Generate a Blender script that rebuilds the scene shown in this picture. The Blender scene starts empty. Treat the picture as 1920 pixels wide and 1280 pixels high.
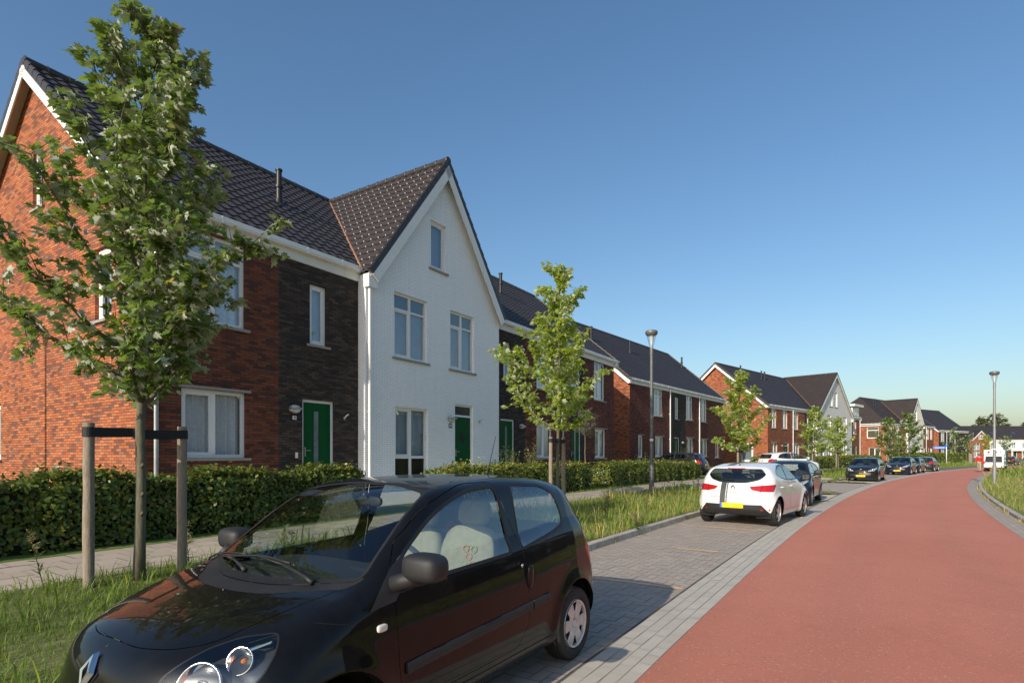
import bpy, bmesh, math, random
import numpy as np
from mathutils import Vector, Matrix
random.seed(7)
SC = bpy.context.scene
COL = SC.collection
EYE = 1.62
# ------------------------------------------------------------------ helpers
def link(o, parent=None):
    COL.objects.link(o)
    if parent is not None: o.parent = parent
    return o
def tag(o, label=None, cat=None, group=None, kind=None):
    if label: o['label'] = label
    if cat: o['category'] = cat
    if group: o['group'] = group
    if kind: o['kind'] = kind
    return o
def empty(name, loc=(0,0,0), rz=0.0, label=None, cat=None, group=None):
    o = bpy.data.objects.new(name, None); o.location = loc; o.rotation_euler = (0,0,rz)
    o.empty_display_size = .2
    link(o); return tag(o, label, cat, group)
def copy_tree(o, parent=None):
    c = o.copy(); link(c)
    if parent is not None: c.parent = parent
    for ch in list(o.children): copy_tree(ch, c)
    return c
class MB:
    """collects polygons, then links them as one mesh object"""
    def __init__(s): s.v=[]; s.f=[]; s.m=[]; s.uv=[]
    def poly(s, pts, mi=0, uv=None):
        n=len(s.v); s.v.extend([tuple(p) for p in pts]); s.f.append(tuple(range(n,n+len(pts)))); s.m.append(mi)
        s.uv.extend(uv if uv else [(0,0)]*len(pts))
    def box(s, x0,x1,y0,y1,z0,z1, mi=0, T=None):
        if T is None: T=lambda a,b,c:(a,b,c)
        P=[T(x,y,z) for z in (z0,z1) for y in (y0,y1) for x in (x0,x1)]
        for q in ((0,2,3,1),(4,5,7,6),(0,1,5,4),(2,6,7,3),(0,4,6,2),(1,3,7,5)):
            s.poly([P[i] for i in q], mi, [(P[i][0]+P[i][1],P[i][2]) for i in q])
    def obox(s, c, ax, ay, az, mi=0):
        c=Vector(c); ax=Vector(ax); ay=Vector(ay); az=Vector(az)
        s.box(-1,1,-1,1,-1,1,mi,T=lambda a,b,d: c+ax*a+ay*b+az*d)
    def tube(s, pts, rad, n=8, mi=0, caps=True):
        pts=[Vector(p) for p in pts]
        if not hasattr(rad,'__len__'): rad=[rad]*len(pts)
        base=len(s.v); up=None
        for i,p in enumerate(pts):
            d=(pts[min(i+1,len(pts)-1)]-pts[max(i-1,0)])
            d = d.normalized() if d.length>1e-9 else Vector((0,0,1))
            if up is None: up=d.orthogonal().normalized()
            up=(up-d*up.dot(d)); up = up.normalized() if up.length>1e-6 else d.orthogonal().normalized()
            w=d.cross(up)
            for k in range(n):
                a=2*math.pi*k/n; s.v.append(tuple(p+(up*math.cos(a)+w*math.sin(a))*rad[i]))
        for i in range(len(pts)-1):
            for k in range(n):
                s.f.append((base+i*n+k, base+i*n+(k+1)%n, base+(i+1)*n+(k+1)%n, base+(i+1)*n+k)); s.m.append(mi); s.uv.extend([(k/n,i),((k+1)/n,i),((k+1)/n,i+1),(k/n,i+1)])
        if caps:
            for r,rev in ((0,True),(len(pts)-1,False)):
                q=[base+r*n+k for k in range(n)]
                if rev: q=q[::-1]
                s.f.append(tuple(q)); s.m.append(mi); s.uv.extend([(0,0)]*n)
    def lathe(s, prof, n=24, mi=0, M=None, caps=True):
        """prof: (r,z) pairs around local z"""
        if M is None: M=Matrix.Identity(4)
        base=len(s.v)
        for r,z in prof:
            for k in range(n):
                a=2*math.pi*k/n; s.v.append(tuple(M@Vector((r*math.cos(a),r*math.sin(a),z))))
        for i in range(len(prof)-1):
            for k in range(n):
                s.f.append((base+i*n+k, base+i*n+(k+1)%n, base+(i+1)*n+(k+1)%n, base+(i+1)*n+k)); s.m.append(mi); s.uv.extend([(0,0)]*4)
        if caps:
            for r,rev in ((0,True),(len(prof)-1,False)):
                if prof[r][0]<1e-6: continue
                q=[base+r*n+k for k in range(n)]
                s.f.append(tuple(q[::-1] if rev else q)); s.m.append(mi); s.uv.extend([(0,0)]*n)
    def build(s, name, mats, parent=None, smooth=False, angle=None, recalc=False, bevel=0):
        me=bpy.data.meshes.new(name); me.from_pydata(s.v,[],s.f)
        if not isinstance(mats,(list,tuple)): mats=[mats]
        for m in mats: me.materials.append(m)
        me.polygons.foreach_set('material_index', s.m)
        u=me.uv_layers.new(name='UVMap'); u.data.foreach_set('uv', np.array(s.uv,dtype=np.float32).ravel())
        me.update()
        if recalc or bevel or angle is not None:
            bm=bmesh.new(); bm.from_mesh(me); bmesh.ops.remove_doubles(bm, verts=bm.verts, dist=1e-5)
            bmesh.ops.recalc_face_normals(bm, faces=bm.faces)
            bm.to_mesh(me); bm.free()
        if smooth or angle is not None:
            me.polygons.foreach_set('use_smooth',[True]*len(me.polygons))
            if angle is not None: me.set_sharp_from_angle(angle=math.radians(angle))
        o=bpy.data.objects.new(name,me); link(o,parent)
        if bevel:
            b=o.modifiers.new('bevel','BEVEL'); b.width=bevel; b.segments=2; b.limit_method='ANGLE'
        return o
def np_mesh(name, V, F4=None, F3=None, mats=(), parent=None, smooth=False, attr=None, uv=None, FN=None):
    """fast mesh from numpy: V (n,3); quads F4; tris F3; attr = per-face float colour attribute 'tint'"""
    me=bpy.data.meshes.new(name)
    parts=[]; sizes=[]
    for F,k in ((F4,4),(F3,3),(FN, FN.shape[1] if FN is not None else 0)):
        if F is not None and len(F): parts.append(np.asarray(F,dtype=np.int32).ravel()); sizes.append(np.full(len(F),k,dtype=np.int32))
    loops=np.concatenate(parts); sizes=np.concatenate(sizes); starts=np.concatenate([[0],np.cumsum(sizes)[:-1]]).astype(np.int32)
    me.vertices.add(len(V)); me.vertices.foreach_set('co', np.asarray(V,dtype=np.float32).ravel())
    me.loops.add(len(loops)); me.loops.foreach_set('vertex_index', loops)
    me.polygons.add(len(sizes)); me.polygons.foreach_set('loop_start', starts); me.polygons.foreach_set('loop_total', sizes)
    if smooth: me.polygons.foreach_set('use_smooth', np.ones(len(sizes),dtype=bool))
    me.update(calc_edges=True)
    if attr is not None:
        a=me.attributes.new('tint','FLOAT','FACE'); a.data.foreach_set('value', np.asarray(attr,dtype=np.float32))
    if uv is not None:
        u=me.uv_layers.new(name='UVMap'); u.data.foreach_set('uv', np.asarray(uv,dtype=np.float32).ravel())
    for m in mats: me.materials.append(m)
    me.validate()
    o=bpy.data.objects.new(name,me); link(o,parent); return o
# ------------------------------------------------------------------ materials
class N:
    def __init__(s,name):
        s.mat=bpy.data.materials.new(name); s.mat.use_nodes=True; s.t=s.mat.node_tree; s.n=s.t.nodes
        s.n.clear(); s.out=s.n.new('ShaderNodeOutputMaterial')
    def new(s,typ,**kw):
        o=s.n.new(typ)
        for k,v in kw.items():
            if k in o.inputs: s.set(o.inputs[k],v)
            else: setattr(o,k,v)
        return o
    def set(s,inp,v):
        if isinstance(v,bpy.types.NodeSocket): s.t.links.new(v,inp)
        elif isinstance(v,(tuple,list)) and inp.type=='RGBA' and len(v)==3: inp.default_value=(*v,1)
        else: inp.default_value=v
    def link(s,a,b): s.t.links.new(a,b)
    def bsdf(s,col,rough=.6,metal=0.,spec=.5,coat=0.,normal=None,**kw):
        b=s.new('ShaderNodeBsdfPrincipled'); s.set(b.inputs['Base Color'],col); s.set(b.inputs['Roughness'],rough); s.set(b.inputs['Metallic'],metal)
        s.set(b.inputs['Specular IOR Level'],spec); s.set(b.inputs['Coat Weight'],coat)
        if coat: b.inputs['Coat Roughness'].default_value=.015
        if normal is not None: s.link(normal,b.inputs['Normal'])
        for k,v in kw.items(): s.set(b.inputs[k],v)
        return b
    def done(s,sh): s.link(sh.outputs[0],s.out.inputs['Surface']); return s.mat
    def coord(s,kind='Object'):
        return s.new('ShaderNodeTexCoord').outputs[kind]
    def noise(s,vec,scale=5,detail=3,rough=.6,out='Fac'):
        n=s.new('ShaderNodeTexNoise'); s.set(n.inputs['Scale'],scale); n.inputs['Detail'].default_value=detail; n.inputs['Roughness'].default_value=rough
        if vec is not None: s.link(vec,n.inputs['Vector'])
        return n.outputs[out]
    def ramp(s,fac,stops,interp='LINEAR'):
        r=s.new('ShaderNodeValToRGB'); r.color_ramp.interpolation=interp
        e=r.color_ramp.elements
        while len(e)<len(stops): e.new(.5)
        for i,(p,c) in enumerate(stops):
            e[i].position=p; e[i].color=(*c,1) if len(c)==3 else c
        s.link(fac,r.inputs[0]); return r.outputs[0]
    def mix(s,fac,a,b,blend='MIX'):
        m=s.new('ShaderNodeMix'); m.data_type='RGBA'; m.blend_type=blend
        s.set(m.inputs[0],fac); s.set(m.inputs[6],a); s.set(m.inputs[7],b); return m.outputs[2]
    def math(s,op,a,b=None):
        m=s.new('ShaderNodeMath'); m.operation=op; s.set(m.inputs[0],a)
        if b is not None: s.set(m.inputs[1],b)
        return m.outputs[0]
    def bump(s,h,strength=.3,dist=.01):
        b=s.new('ShaderNodeBump'); b.inputs['Strength'].default_value=strength; b.inputs['Distance'].default_value=dist
        s.link(h,b.inputs['Height']); return b.outputs[0]
def simple(name,col,rough=.6,metal=0.,spec=.5,coat=0.,var=.12,scale=6.,bump=0.,bscale=80.):
    n=N(name); c=n.coord()
    k=n.noise(c,scale,4)
    lo=tuple(x*(1-var) for x in col); hi=tuple(min(1,x*(1+var)) for x in col)
    colr=n.ramp(k,[(.3,lo),(.7,hi)])
    nr=n.bump(n.noise(c,bscale,3),bump,.005) if bump else None
    return n.done(n.bsdf(colr,rough,metal,spec,coat,nr))
def brick_mat(name, stops, mortar, bw=.215, rh=.0605, rough=.85, var=.25, mort=.011, spec=.25):
    n=N(name); uv=n.coord('UV')
    b=n.new('ShaderNodeTexBrick'); n.link(uv,b.inputs['Vector'])
    b.offset=.5; b.inputs['Color1'].default_value=(0,0,0,1); b.inputs['Color2'].default_value=(1,1,1,1); b.inputs['Mortar'].default_value=(.5,.5,.5,1)
    b.inputs['Scale'].default_value=1; b.inputs['Mortar Size'].default_value=mort/2; b.inputs['Mortar Smooth'].default_value=.15
    b.inputs['Brick Width'].default_value=bw; b.inputs['Row Height'].default_value=rh; b.inputs['Bias'].default_value=0
    col=n.ramp(b.outputs['Color'],stops)
    big=n.noise(n.coord(),.9,4)
    fine=n.noise(uv,60,3)
    if 'white' not in name: col=n.mix(n.math('MULTIPLY',n.math('ABSOLUTE',n.math('SUBTRACT',fine,.5)),1.4),col,(.02,.015,.012))
    col=n.mix(1.,col,n.ramp(big,[(.25,(1-var,1-var,1-var)),(.75,(1+var*.4,)*3)]),'MULTIPLY')
    col=n.mix(b.outputs['Fac'],col,mortar)
    if 'white' in name:
        mp=n.new('ShaderNodeMapping'); n.link(uv,mp.inputs['Vector']); mp.inputs['Scale'].default_value=(5,.22,1)
        st=n.noise(mp.outputs[0],1.6,5,.7); col=n.mix(n.ramp(st,[(.5,(0,0,0)),(.8,(.16,.16,.16))]),col,(.52,.52,.48))
        sx=n.new('ShaderNodeSeparateXYZ'); n.link(uv,sx.inputs[0]); col=n.mix(n.math('MULTIPLY',n.ramp(sx.outputs[1],[(.0,(.5,)*3),(.09,(0,)*3)]),1.),col,(.40,.41,.36))
    h=n.math('SUBTRACT',n.math('MULTIPLY',fine,.3),b.outputs['Fac'])
    return n.done(n.bsdf(col,rough,0,spec,normal=n.bump(h,.35 if 'white' in name else .9,.012)))
M={}
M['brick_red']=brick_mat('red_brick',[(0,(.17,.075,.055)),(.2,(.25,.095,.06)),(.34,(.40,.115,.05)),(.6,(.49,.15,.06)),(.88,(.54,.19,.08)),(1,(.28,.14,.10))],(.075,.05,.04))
M['brick_dark']=brick_mat('dark_brick',[(0,(.035,.029,.027)),(.5,(.06,.047,.041)),(.8,(.085,.062,.05)),(1,(.12,.08,.06))],(.022,.02,.018))
M['brick_front']=brick_mat('darker_red_brick',[(0,(.085,.04,.03)),(.25,(.13,.05,.033)),(.5,(.20,.062,.034)),(.8,(.27,.082,.042)),(1,(.15,.07,.05))],(.045,.034,.028))  # front brick of the end house, darker and browner than its gable
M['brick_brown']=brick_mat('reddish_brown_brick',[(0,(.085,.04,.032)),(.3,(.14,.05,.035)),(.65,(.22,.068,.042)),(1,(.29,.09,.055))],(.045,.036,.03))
M['brick_white']=brick_mat('white_painted_brick',[(0,(.93,.935,.94)),(1,(.98,.98,.975))],(.60,.615,.63),var=.02,rough=.6,spec=.3)
M['render_white']=simple('white_render',(.72,.71,.69),.8,var=.05,scale=1.5,bump=.15)
M['white']=simple('white_paint',(.78,.78,.76),.35,var=.03,scale=2)
M['cream']=simple('offwhite_board',(.72,.70,.65),.5,var=.05,scale=2)
M['soffit']=simple('beige_soffit',(.55,.48,.42),.7,var=.08)
M['stone']=simple('grey_stone',(.30,.28,.25),.85,var=.2,scale=20,bump=.3)
M['green']=simple('green_door_paint',(.003,.075,.020),.5,var=.08,spec=.12)
M['steel']=simple('brushed_steel',(.55,.55,.55),.3,1.,var=.1)
M['zinc']=simple('zinc_pipe',(.42,.44,.46),.4,.85,var=.15,scale=3)
M['black_metal']=simple('black_metal',(.02,.02,.022),.45,.2,var=.2)
M['lead']=simple('copper_toned_valley',(.36,.2,.11),.5,.3,var=.3,scale=12)
M['dark']=simple('dark_room',(.012,.013,.014),.9,var=.2)
M['panelblack']=simple('black_window_panel',(.01,.011,.012),.15,var=.1)
def tile_mat(name, col, rough=.42, spec=.45):
    n=N(name); c=n.coord()
    k=n.noise(c,1.1,4); k2=n.noise(c,26,3)
    col2=n.mix(n.math('MULTIPLY',k,.9),tuple(x*.72 for x in col),tuple(x*1.35 for x in col))
    col2=n.mix(n.math('MULTIPLY',k2,.5),col2,tuple(x*.6 for x in col))
    return n.done(n.bsdf(col2,n.math('ADD',n.math('MULTIPLY',k2,.25),rough-.1),0,spec,normal=n.bump(k2,.15,.006)))
M['tile']=tile_mat('dark_roof_tile',(.047,.041,.041))
M['tile_brown']=tile_mat('brown_black_roof_tile',(.052,.041,.037),.5,.35)
def glass_mat(name, tint=(.9,.95,.95), base=.12, ior=1.75, rough=.005):
    n=N(name)
    geo=n.new('ShaderNodeNewGeometry'); fr=n.new('ShaderNodeFresnel'); n.link(n.math('ADD',ior,n.math('MULTIPLY',geo.outputs['Backfacing'],1/ior-ior)),fr.inputs['IOR'])
    tr=n.new('ShaderNodeBsdfTransparent',Color=tint); gl=n.new('ShaderNodeBsdfGlossy',Roughness=rough); gl.inputs['Color'].default_value=(.95,.97,1,1)
    mx=n.new('ShaderNodeMixShader'); n.link(n.math('ADD',fr.outputs[0],base),mx.inputs[0]); n.link(tr.outputs[0],mx.inputs[1]); n.link(gl.outputs[0],mx.inputs[2])
    return n.done(mx)
M['glass']=glass_mat('window_glass',(.80,.85,.87),.08)
M['carglass']=glass_mat('car_glass',(.84,.90,.88),.03,1.5)
M['carglass_side']=glass_mat('side_car_glass',(.80,.87,.86),.10,1.6)
M['carglass_dark']=glass_mat('tinted_car_glass',(.55,.60,.60),.05,1.55)
M['lensglass']=glass_mat('lamp_lens',(.95,.97,.97),.03,1.5)
M['curtain']=simple('sheer_curtain',(.74,.76,.78),.9,var=.12,scale=14)
M['curtain2']=simple('grey_blind',(.26,.30,.35),.9,var=.1,scale=4)
M['curtain3']=simple('pale_blue_blind',(.50,.55,.60),.9,var=.1,scale=3)
# ------------------------------------------------------------------ street frame
_HS=[(-60,32.0),(0,32.0),(5,32.7),(10,33.9),(17,35.4),(25,37),(34,39.0),(42,40.7),(53,42.4),(68,44.6),(85,47.2),(110,51),(150,58),(220,66)]
def heading(s):
    for (a,b),(c,d) in zip(_HS[:-1],_HS[1:]):
        if s<=c: return b+(d-b)*(s-a)/(c-a)
    return _HS[-1][1]
_DS=.25
def _integ():
    T={0:(0.87,4.05)}
    x,y=T[0]
    for i in range(0,int(220/_DS)):
        h=math.radians(heading((i+.5)*_DS)); x+=math.sin(h)*_DS; y+=math.cos(h)*_DS; T[i+1]=(x,y)
    x,y=T[0]
    for i in range(0,-int(60/_DS),-1):
        h=math.radians(heading((i-.5)*_DS)); x-=math.sin(h)*_DS; y-=math.cos(h)*_DS; T[i-1]=(x,y)
    return T
_T=_integ()
def C(s,o=0.,z=0.):
    """point at arc length s along the road's left edge, o metres to its left"""
    i=math.floor(s/_DS); t=s/_DS-i
    i=max(-int(60/_DS),min(int(220/_DS)-1,i))
    a=_T[i]; b=_T[i+1]; x=a[0]+(b[0]-a[0])*t; y=a[1]+(b[1]-a[1])*t
    h=math.radians(heading(s)); return Vector((x-math.cos(h)*o, y+math.sin(h)*o, z))
def inv(x,y):
    best=None
    for i in range(-240,880):
        a=_T[i]; d=(a[0]-x)**2+(a[1]-y)**2
        if best is None or d<best[0]: best=(d,i)
    s=best[1]*_DS; p=C(s); h=math.radians(heading(s)); o=-(x-p.x)*math.cos(h)+(y-p.y)*math.sin(h)
    return s+ (x-p.x)*math.sin(h)+(y-p.y)*math.cos(h), o
_OZ=[(-90,.25),(-12,.22),(-6,.16),(-4.4,.10),(-4.25,0),(0,0),(2.6,0),(2.75,.11),(4.2,.22),(5.4,.36),(6.9,.40),(8.5,.46),(10.7,.60),(120,.62)]
def gz(o):
    for (a,b),(c,d) in zip(_OZ[:-1],_OZ[1:]):
        if o<=c: return b+(d-b)*max(0,(o-a))/(c-a)
    return .62
def zat(x,y):
    s,o=inv(x,y); return gz(o)
# ================================================================== GROUND, ROAD, PAVING
def noise_mat(name, stops, scale, rough=.9, bump=.3, bscale=60, spec=.3, detail=6, speck=None):
    n=N(name); c=n.coord()
    col=n.ramp(n.noise(c,scale,detail,.65),stops)
    fine=n.noise(c,bscale,3)
    if speck: 
        v=n.new('ShaderNodeTexVoronoi'); v.inputs['Scale'].default_value=speck[0]; n.link(c,v.inputs['Vector'])
        col=n.mix(n.ramp(v.outputs['Distance'],[(speck[1],(1,1,1)),(speck[1]+.06,(0,0,0))]),col,speck[2])
    return n.done(n.bsdf(col,rough,0,spec,normal=n.bump(fine,bump,.004)))
def red_asphalt():
    n=N('red_asphalt'); c=n.coord()
    big=n.noise(c,.35,5,.6); mid=n.noise(c,3.,5,.7); fine=n.noise(c,140,2,.7)
    col=n.ramp(big,[(.3,(.52,.168,.103)),(.7,(.585,.205,.135))])
    col=n.mix(n.math('MULTIPLY',mid,.55),col,(.42,.18,.125))
    uvn=n.new('ShaderNodeAttribute'); uvn.attribute_name='across'
    trk=n.ramp(uvn.outputs['Fac'],[(0,(.35,.35,.35)),(.08,(.0,)*3),(.2,(0,)*3),(.30,(.4,)*3),(.42,(0,)*3),(.6,(0,)*3),(.70,(.4,)*3),(.82,(0,)*3),(.93,(0,)*3),(1,(.4,)*3)])
    col=n.mix(n.math('MULTIPLY',trk,mid),col,(.34,.15,.105))
    v=n.new('ShaderNodeTexVoronoi'); v.inputs['Scale'].default_value=70; n.link(c,v.inputs['Vector'])
    col=n.mix(n.ramp(v.outputs['Color'],[(.0,(0,0,0)),(.80,(0,0,0)),(.90,(.45,.45,.45))]),col,(.60,.40,.32))
    col=n.mix(n.ramp(v.outputs['Color'],[(.0,(.6,.6,.6)),(.18,(0,0,0))]),col,(.20,.07,.05))
    sp=n.new('ShaderNodeTexVoronoi'); sp.inputs['Scale'].default_value=1.7; n.link(c,sp.inputs['Vector'])
    col=n.mix(n.ramp(sp.outputs['Distance'],[(.016,(.7,.7,.7)),(.03,(0,0,0))]),col,(.5,.42,.36))
    blot=n.noise(c,.9,6,.75); col=n.mix(n.ramp(blot,[(.52,(0,0,0)),(.72,(.28,.28,.28))]),col,(.33,.115,.08))
    return n.done(n.bsdf(col,.82,0,.35,normal=n.bump(fine,.8,.008)))
M['red']=red_asphalt()
M['joint']=noise_mat('sand_joint',[(.3,(.10,.088,.072)),(.7,(.20,.175,.145))],8)
M['soil']=noise_mat('grassy_soil',[(.25,(.08,.09,.03)),(.5,(.15,.16,.055)),(.75,(.23,.215,.10))],2.2,bump=.6,bscale=25)
M['lawn']=noise_mat('lawn_ground',[(.25,(.07,.11,.025)),(.5,(.11,.16,.035)),(.75,(.16,.20,.05))],1.2,bump=.6,bscale=25)
def paver_mat(name, lo, hi, alt=None):
    n=N(name); c=n.coord()
    a=n.new('ShaderNodeAttribute'); a.attribute_name='tint'
    col=n.ramp(a.outputs['Fac'],[(0,lo),(.8,hi),(1,alt or hi)])
    col=n.mix(n.math('MULTIPLY',n.noise(c,2.2,6,.7),.55),col,tuple(x*.55 for x in lo))
    f=n.noise(c,120,3)
    col=n.mix(n.math('MULTIPLY',f,.35),col,tuple(x*1.5 for x in hi))
    return n.done(n.bsdf(col,.85,0,.3,normal=n.bump(f,.4,.004)))
M['clinker']=paver_mat('dark_brick_paver',(.33,.285,.24),(.40,.34,.285),(.44,.365,.30))
M['grey_paver']=paver_mat('grey_concrete_paver',(.43,.395,.335),(.49,.45,.385),(.52,.475,.41))
M['path_tile']=paver_mat('beige_path_tile',(.38,.315,.25),(.46,.385,.31),(.50,.415,.33))
M['pale_paver']=paver_mat('pale_drive_paver',(.50,.42,.32),(.58,.49,.38))
M['yellow_paver']=paver_mat('tan_marking_brick',(.62,.42,.22),(.70,.49,.27))
M['kerb']=noise_mat('concrete_kerb',[(.25,(.24,.215,.175)),(.5,(.40,.365,.31)),(.75,(.52,.475,.41))],4,bump=.6,bscale=70)
def srange(a,b,step): 
    n=max(1,int(math.ceil((b-a)/step))); return [a+(b-a)*i/n for i in range(n+1)]
def ribbon(name, s0, s1, prof, mat, step=1.5, kind='structure', parent=None):
    S=srange(s0,s1,step); V=[]; F=[]; k=len(prof)
    for s in S:
        for o,z in prof: V.append(C(s,o,z))
    for i in range(len(S)-1):
        for j in range(k-1): F.append((i*k+j,(i+1)*k+j,(i+1)*k+j+1,i*k+j+1))
    o=np_mesh(name,np.array([tuple(v) for v in V]),np.array(F),mats=[mat],parent=parent)
    if kind: o['kind']=kind
    return o
M['bounce_gravel']=noise_mat('pale_bounce_gravel',[(.3,(.46,.43,.38)),(.7,(.62,.59,.53))],6,bump=.5,bscale=120)  # bright ground cover, added to bounce light up the house fronts
# base sheet out to the horizon
gm=MB(); R=2500
gm.poly([(R*math.cos(2*math.pi*k/64),R*math.sin(2*math.pi*k/64),-.06) for k in range(64)])
tag(gm.build('ground',M['soil']),kind='structure')
rd=ribbon('road',-40,200,[(-.19*k,0) for k in range(21)],M['red'],1.0)
at=rd.data.attributes.new('across','FLOAT','POINT'); at.data.foreach_set('value',np.tile(np.linspace(0,1,21),len(rd.data.vertices)//21).astype(np.float32))
ribbon('road_bed',-40,200,[(2.62,-.008),(.46,-.008)],M['joint'])
M['sand']=noise_mat('pale_joint_sand',[(.3,(.42,.37,.29)),(.7,(.66,.60,.50))],14)
ribbon('paving_bed',-40,200,[(.455,-.006),(-.02,-.006)],M['sand'])
ribbon('paving_bed',-40,200,[(-3.78,-.006),(-4.27,-.006)],M['joint'])
ribbon('verge_ground',-40,200,[(2.6,-.02)]+[(o,gz(o)-.005) for o in (2.7,2.8,3.3,4.2,4.8,5.36)],M['soil'])
ribbon('path_bed',-40,200,[(5.33,gz(5.33)-.012),(6.95,gz(6.95)-.012)],M['joint'])
ribbon('garden_ground',-40,200,[(6.93,gz(6.93)-.004),(8.5,.455),(10.7,.6),(40,.62),(110,.62)],M['lawn'],3)
ribbon('right_verge_ground',-40,200,[(-4.25,-.02),(-4.42,.09),(-5.2,.13),(-6,.16),(-12,.22),(-80,.25)],M['soil'],3)
def bricks(name, s0, s1, o0, o1, ls, lo, mat, z, gap=.006, stagger=.5, herring=False, along=True, keep=None, seed=1, jit=.0015):
    """individual pavers as slightly separated quads on the curved street frame"""
    rng=random.Random(seed); V=[]; F=[]; A=[]
    def add(sa,sb,oa,ob):
        if keep and not keep((sa+sb)/2,(oa+ob)/2): return
        zz=z if not callable(z) else None
        q=[(sa+gap/2,oa+gap/2),(sb-gap/2,oa+gap/2),(sb-gap/2,ob-gap/2),(sa+gap/2,ob-gap/2)]
        n=len(V); dz=rng.uniform(-jit,jit)
        for s,o in q: V.append(tuple(C(s,o,(z if zz is not None else z(o))+dz)))
        F.append((n,n+1,n+2,n+3)); A.append(rng.random())
    if herring:
        # 2:1 herringbone, brick ls x ls/2, laid square to the street
        b=ls/2; ni=int((s1-s0)/b)+4; nj=int((o1-o0)/b)+4
        def clip(sa,sb,oa,ob):
            sa=max(sa,s0); sb=min(sb,s1); oa=max(oa,o0); ob=min(ob,o1)
            if sb-sa>.02 and ob-oa>.02: add(sa,sb,oa,ob)
        for j in range(-4,nj):
            for i in range(-4,ni):
                k=(i-j)%4
                if k==0: clip(s0+i*b,s0+(i+2)*b,o0+j*b,o0+(j+1)*b)
                elif k==3: clip(s0+i*b,s0+(i+1)*b,o0+(j)*b-0,o0+(j+2)*b) if True else None
    else:
        nr=int(round((o1-o0)/lo)); lo=(o1-o0)/nr
        for r in range(nr):
            s=s0-(ls*stagger if r%2 else 0)
            while s<s1:
                a=max(s,s0); b2=min(s+ls,s1)
                if b2-a>.03: add(a,b2,o0+r*lo,o0+(r+1)*lo)
                s+=ls
    o=np_mesh(name,np.array(V),np.array(F),mats=[mat],attr=A); o['kind']='structure'; return o
# grey concrete edge strip: four courses
bricks('edge_paving',-8,45,.0,.45,.21,.1125,M['grey_paver'],.002,seed=2)
bricks('edge_paving_far',45,150,.0,.45,.84,.225,M['grey_paver'],.002,seed=3)
bricks('edge_paving_right',-4,60,-4.25,-3.8,.25,.1125,M['clinker'],.002,seed=4)
bricks('edge_paving_right_far',60,150,-4.25,-3.8,.84,.225,M['clinker'],.002,seed=4)
BAYS=[(-9,18.0),(24.4,34.2),(38.2,60),(64.8,72)]
MARKS=[3.05,9.3,15.6]
def herr(name,s0,s1,mat,seed):
    return bricks(name,s0,s1,.475,2.6,.21,.1,mat,.0,herring=True,seed=seed)
herr('parking_bay',-8,18.0,M['clinker'],5)
bricks('parking_bay',24.4,34.2,.475,2.6,.42,.21,M['clinker'],.0,seed=6)
bricks('parking_bay',38.2,60,.475,2.6,.42,.21,M['clinker'],.0,seed=7)
bricks("parking_bay",64.8,72,.475,2.6,.42,.21,M["clinker"],.0,seed=17)
for m in MARKS:
    bricks('bay_marking',m-.05,m+.05,.5,2.45,.1,.2,M['yellow_paver'],.006,seed=int(m*10))
bricks('bay_marking',5.95,6.05,.75,1.45,.1,.2,M['yellow_paver'],.006,seed=44)
bricks('footpath',-9,32,5.36,6.92,.30,.30,M['path_tile'],lambda o:gz(o)-.003,seed=8,gap=.007,jit=.003)
bricks('footpath_far',32,150,5.36,6.92,.9,.52,M['path_tile'],lambda o:gz(o)-.003,seed=9,gap=.01)
# driveways crossing the verge
def dz(o): return .012 if o<2.7 else gz(o)+.012
for a,b in ((18.9,22.6),(34.9,37.6),(60.5,64.5)):
    bricks('driveway',a,b,.47,5.4,.42,.3,M['pale_paver'],dz,seed=int(a))
    bricks('driveway',a+.2,b-.2,6.92,10.6,.42,.3,M['pale_paver'],dz,seed=int(b))
def kerb(name,s0,s1,o,w,z0,z1,ds=1.0,side=1):
    m=MB(); s=s0
    while s<s1-.05:
        e=min(s+ds,s1); g=.006
        T=lambda a,b,c: C(a,b,c)
        a,b=s+g,e-g
        oa,ob=(o,o+w)
        P=[(oa,z0),(oa+.012*side,z1-.012),(oa+.03*side,z1),(ob-.012,z1),(ob,z1-.012),(ob,z0)]
        if side<0: P=[(oa,z0),(oa,z1-.012),(oa+.012,z1),(ob-.03,z1),(ob-.012,z1-.012),(ob,z0)]
        A=[C(a,oo,zz) for oo,zz in P]; B=[C(b,oo,zz) for oo,zz in P]
        for i in range(5): m.poly([A[i],A[i+1],B[i+1],B[i]])
        m.poly(A[::-1]); m.poly(B)
        s=e
    ob=m.build(name,M['kerb'],recalc=True); ob['kind']='structure'; return ob
for a,b in BAYS: kerb('kerb',max(a,-8),b,2.6,.15,-.05,.115)
kerb('kerb',-4,110,-4.40,.15,-.05,.085,side=-1)
# small planted islands between the bays and the drives
for a,b in ((18.02,18.85),(22.65,24.35),(34.22,34.88),(37.62,38.18),(60.05,60.45)):
    ribbon('verge_ground',a,b,[(.6,.004),(.8,.05),(2.0,.07),(2.62,.08),(2.9,.12)],M['soil'],.3)
# pale reflecting strips added behind the hedges to bounce light onto the house fronts
ribbon('added_bounce_strip',-6,7.6,[(8.1,gz(8.1)+.006),(8.5,.466),(10.66,.604)],M['bounce_gravel'],2)
ribbon('added_bounce_strip',7.6,60,[(8.9,.483),(10.66,.604)],M['bounce_gravel'],2)
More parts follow.
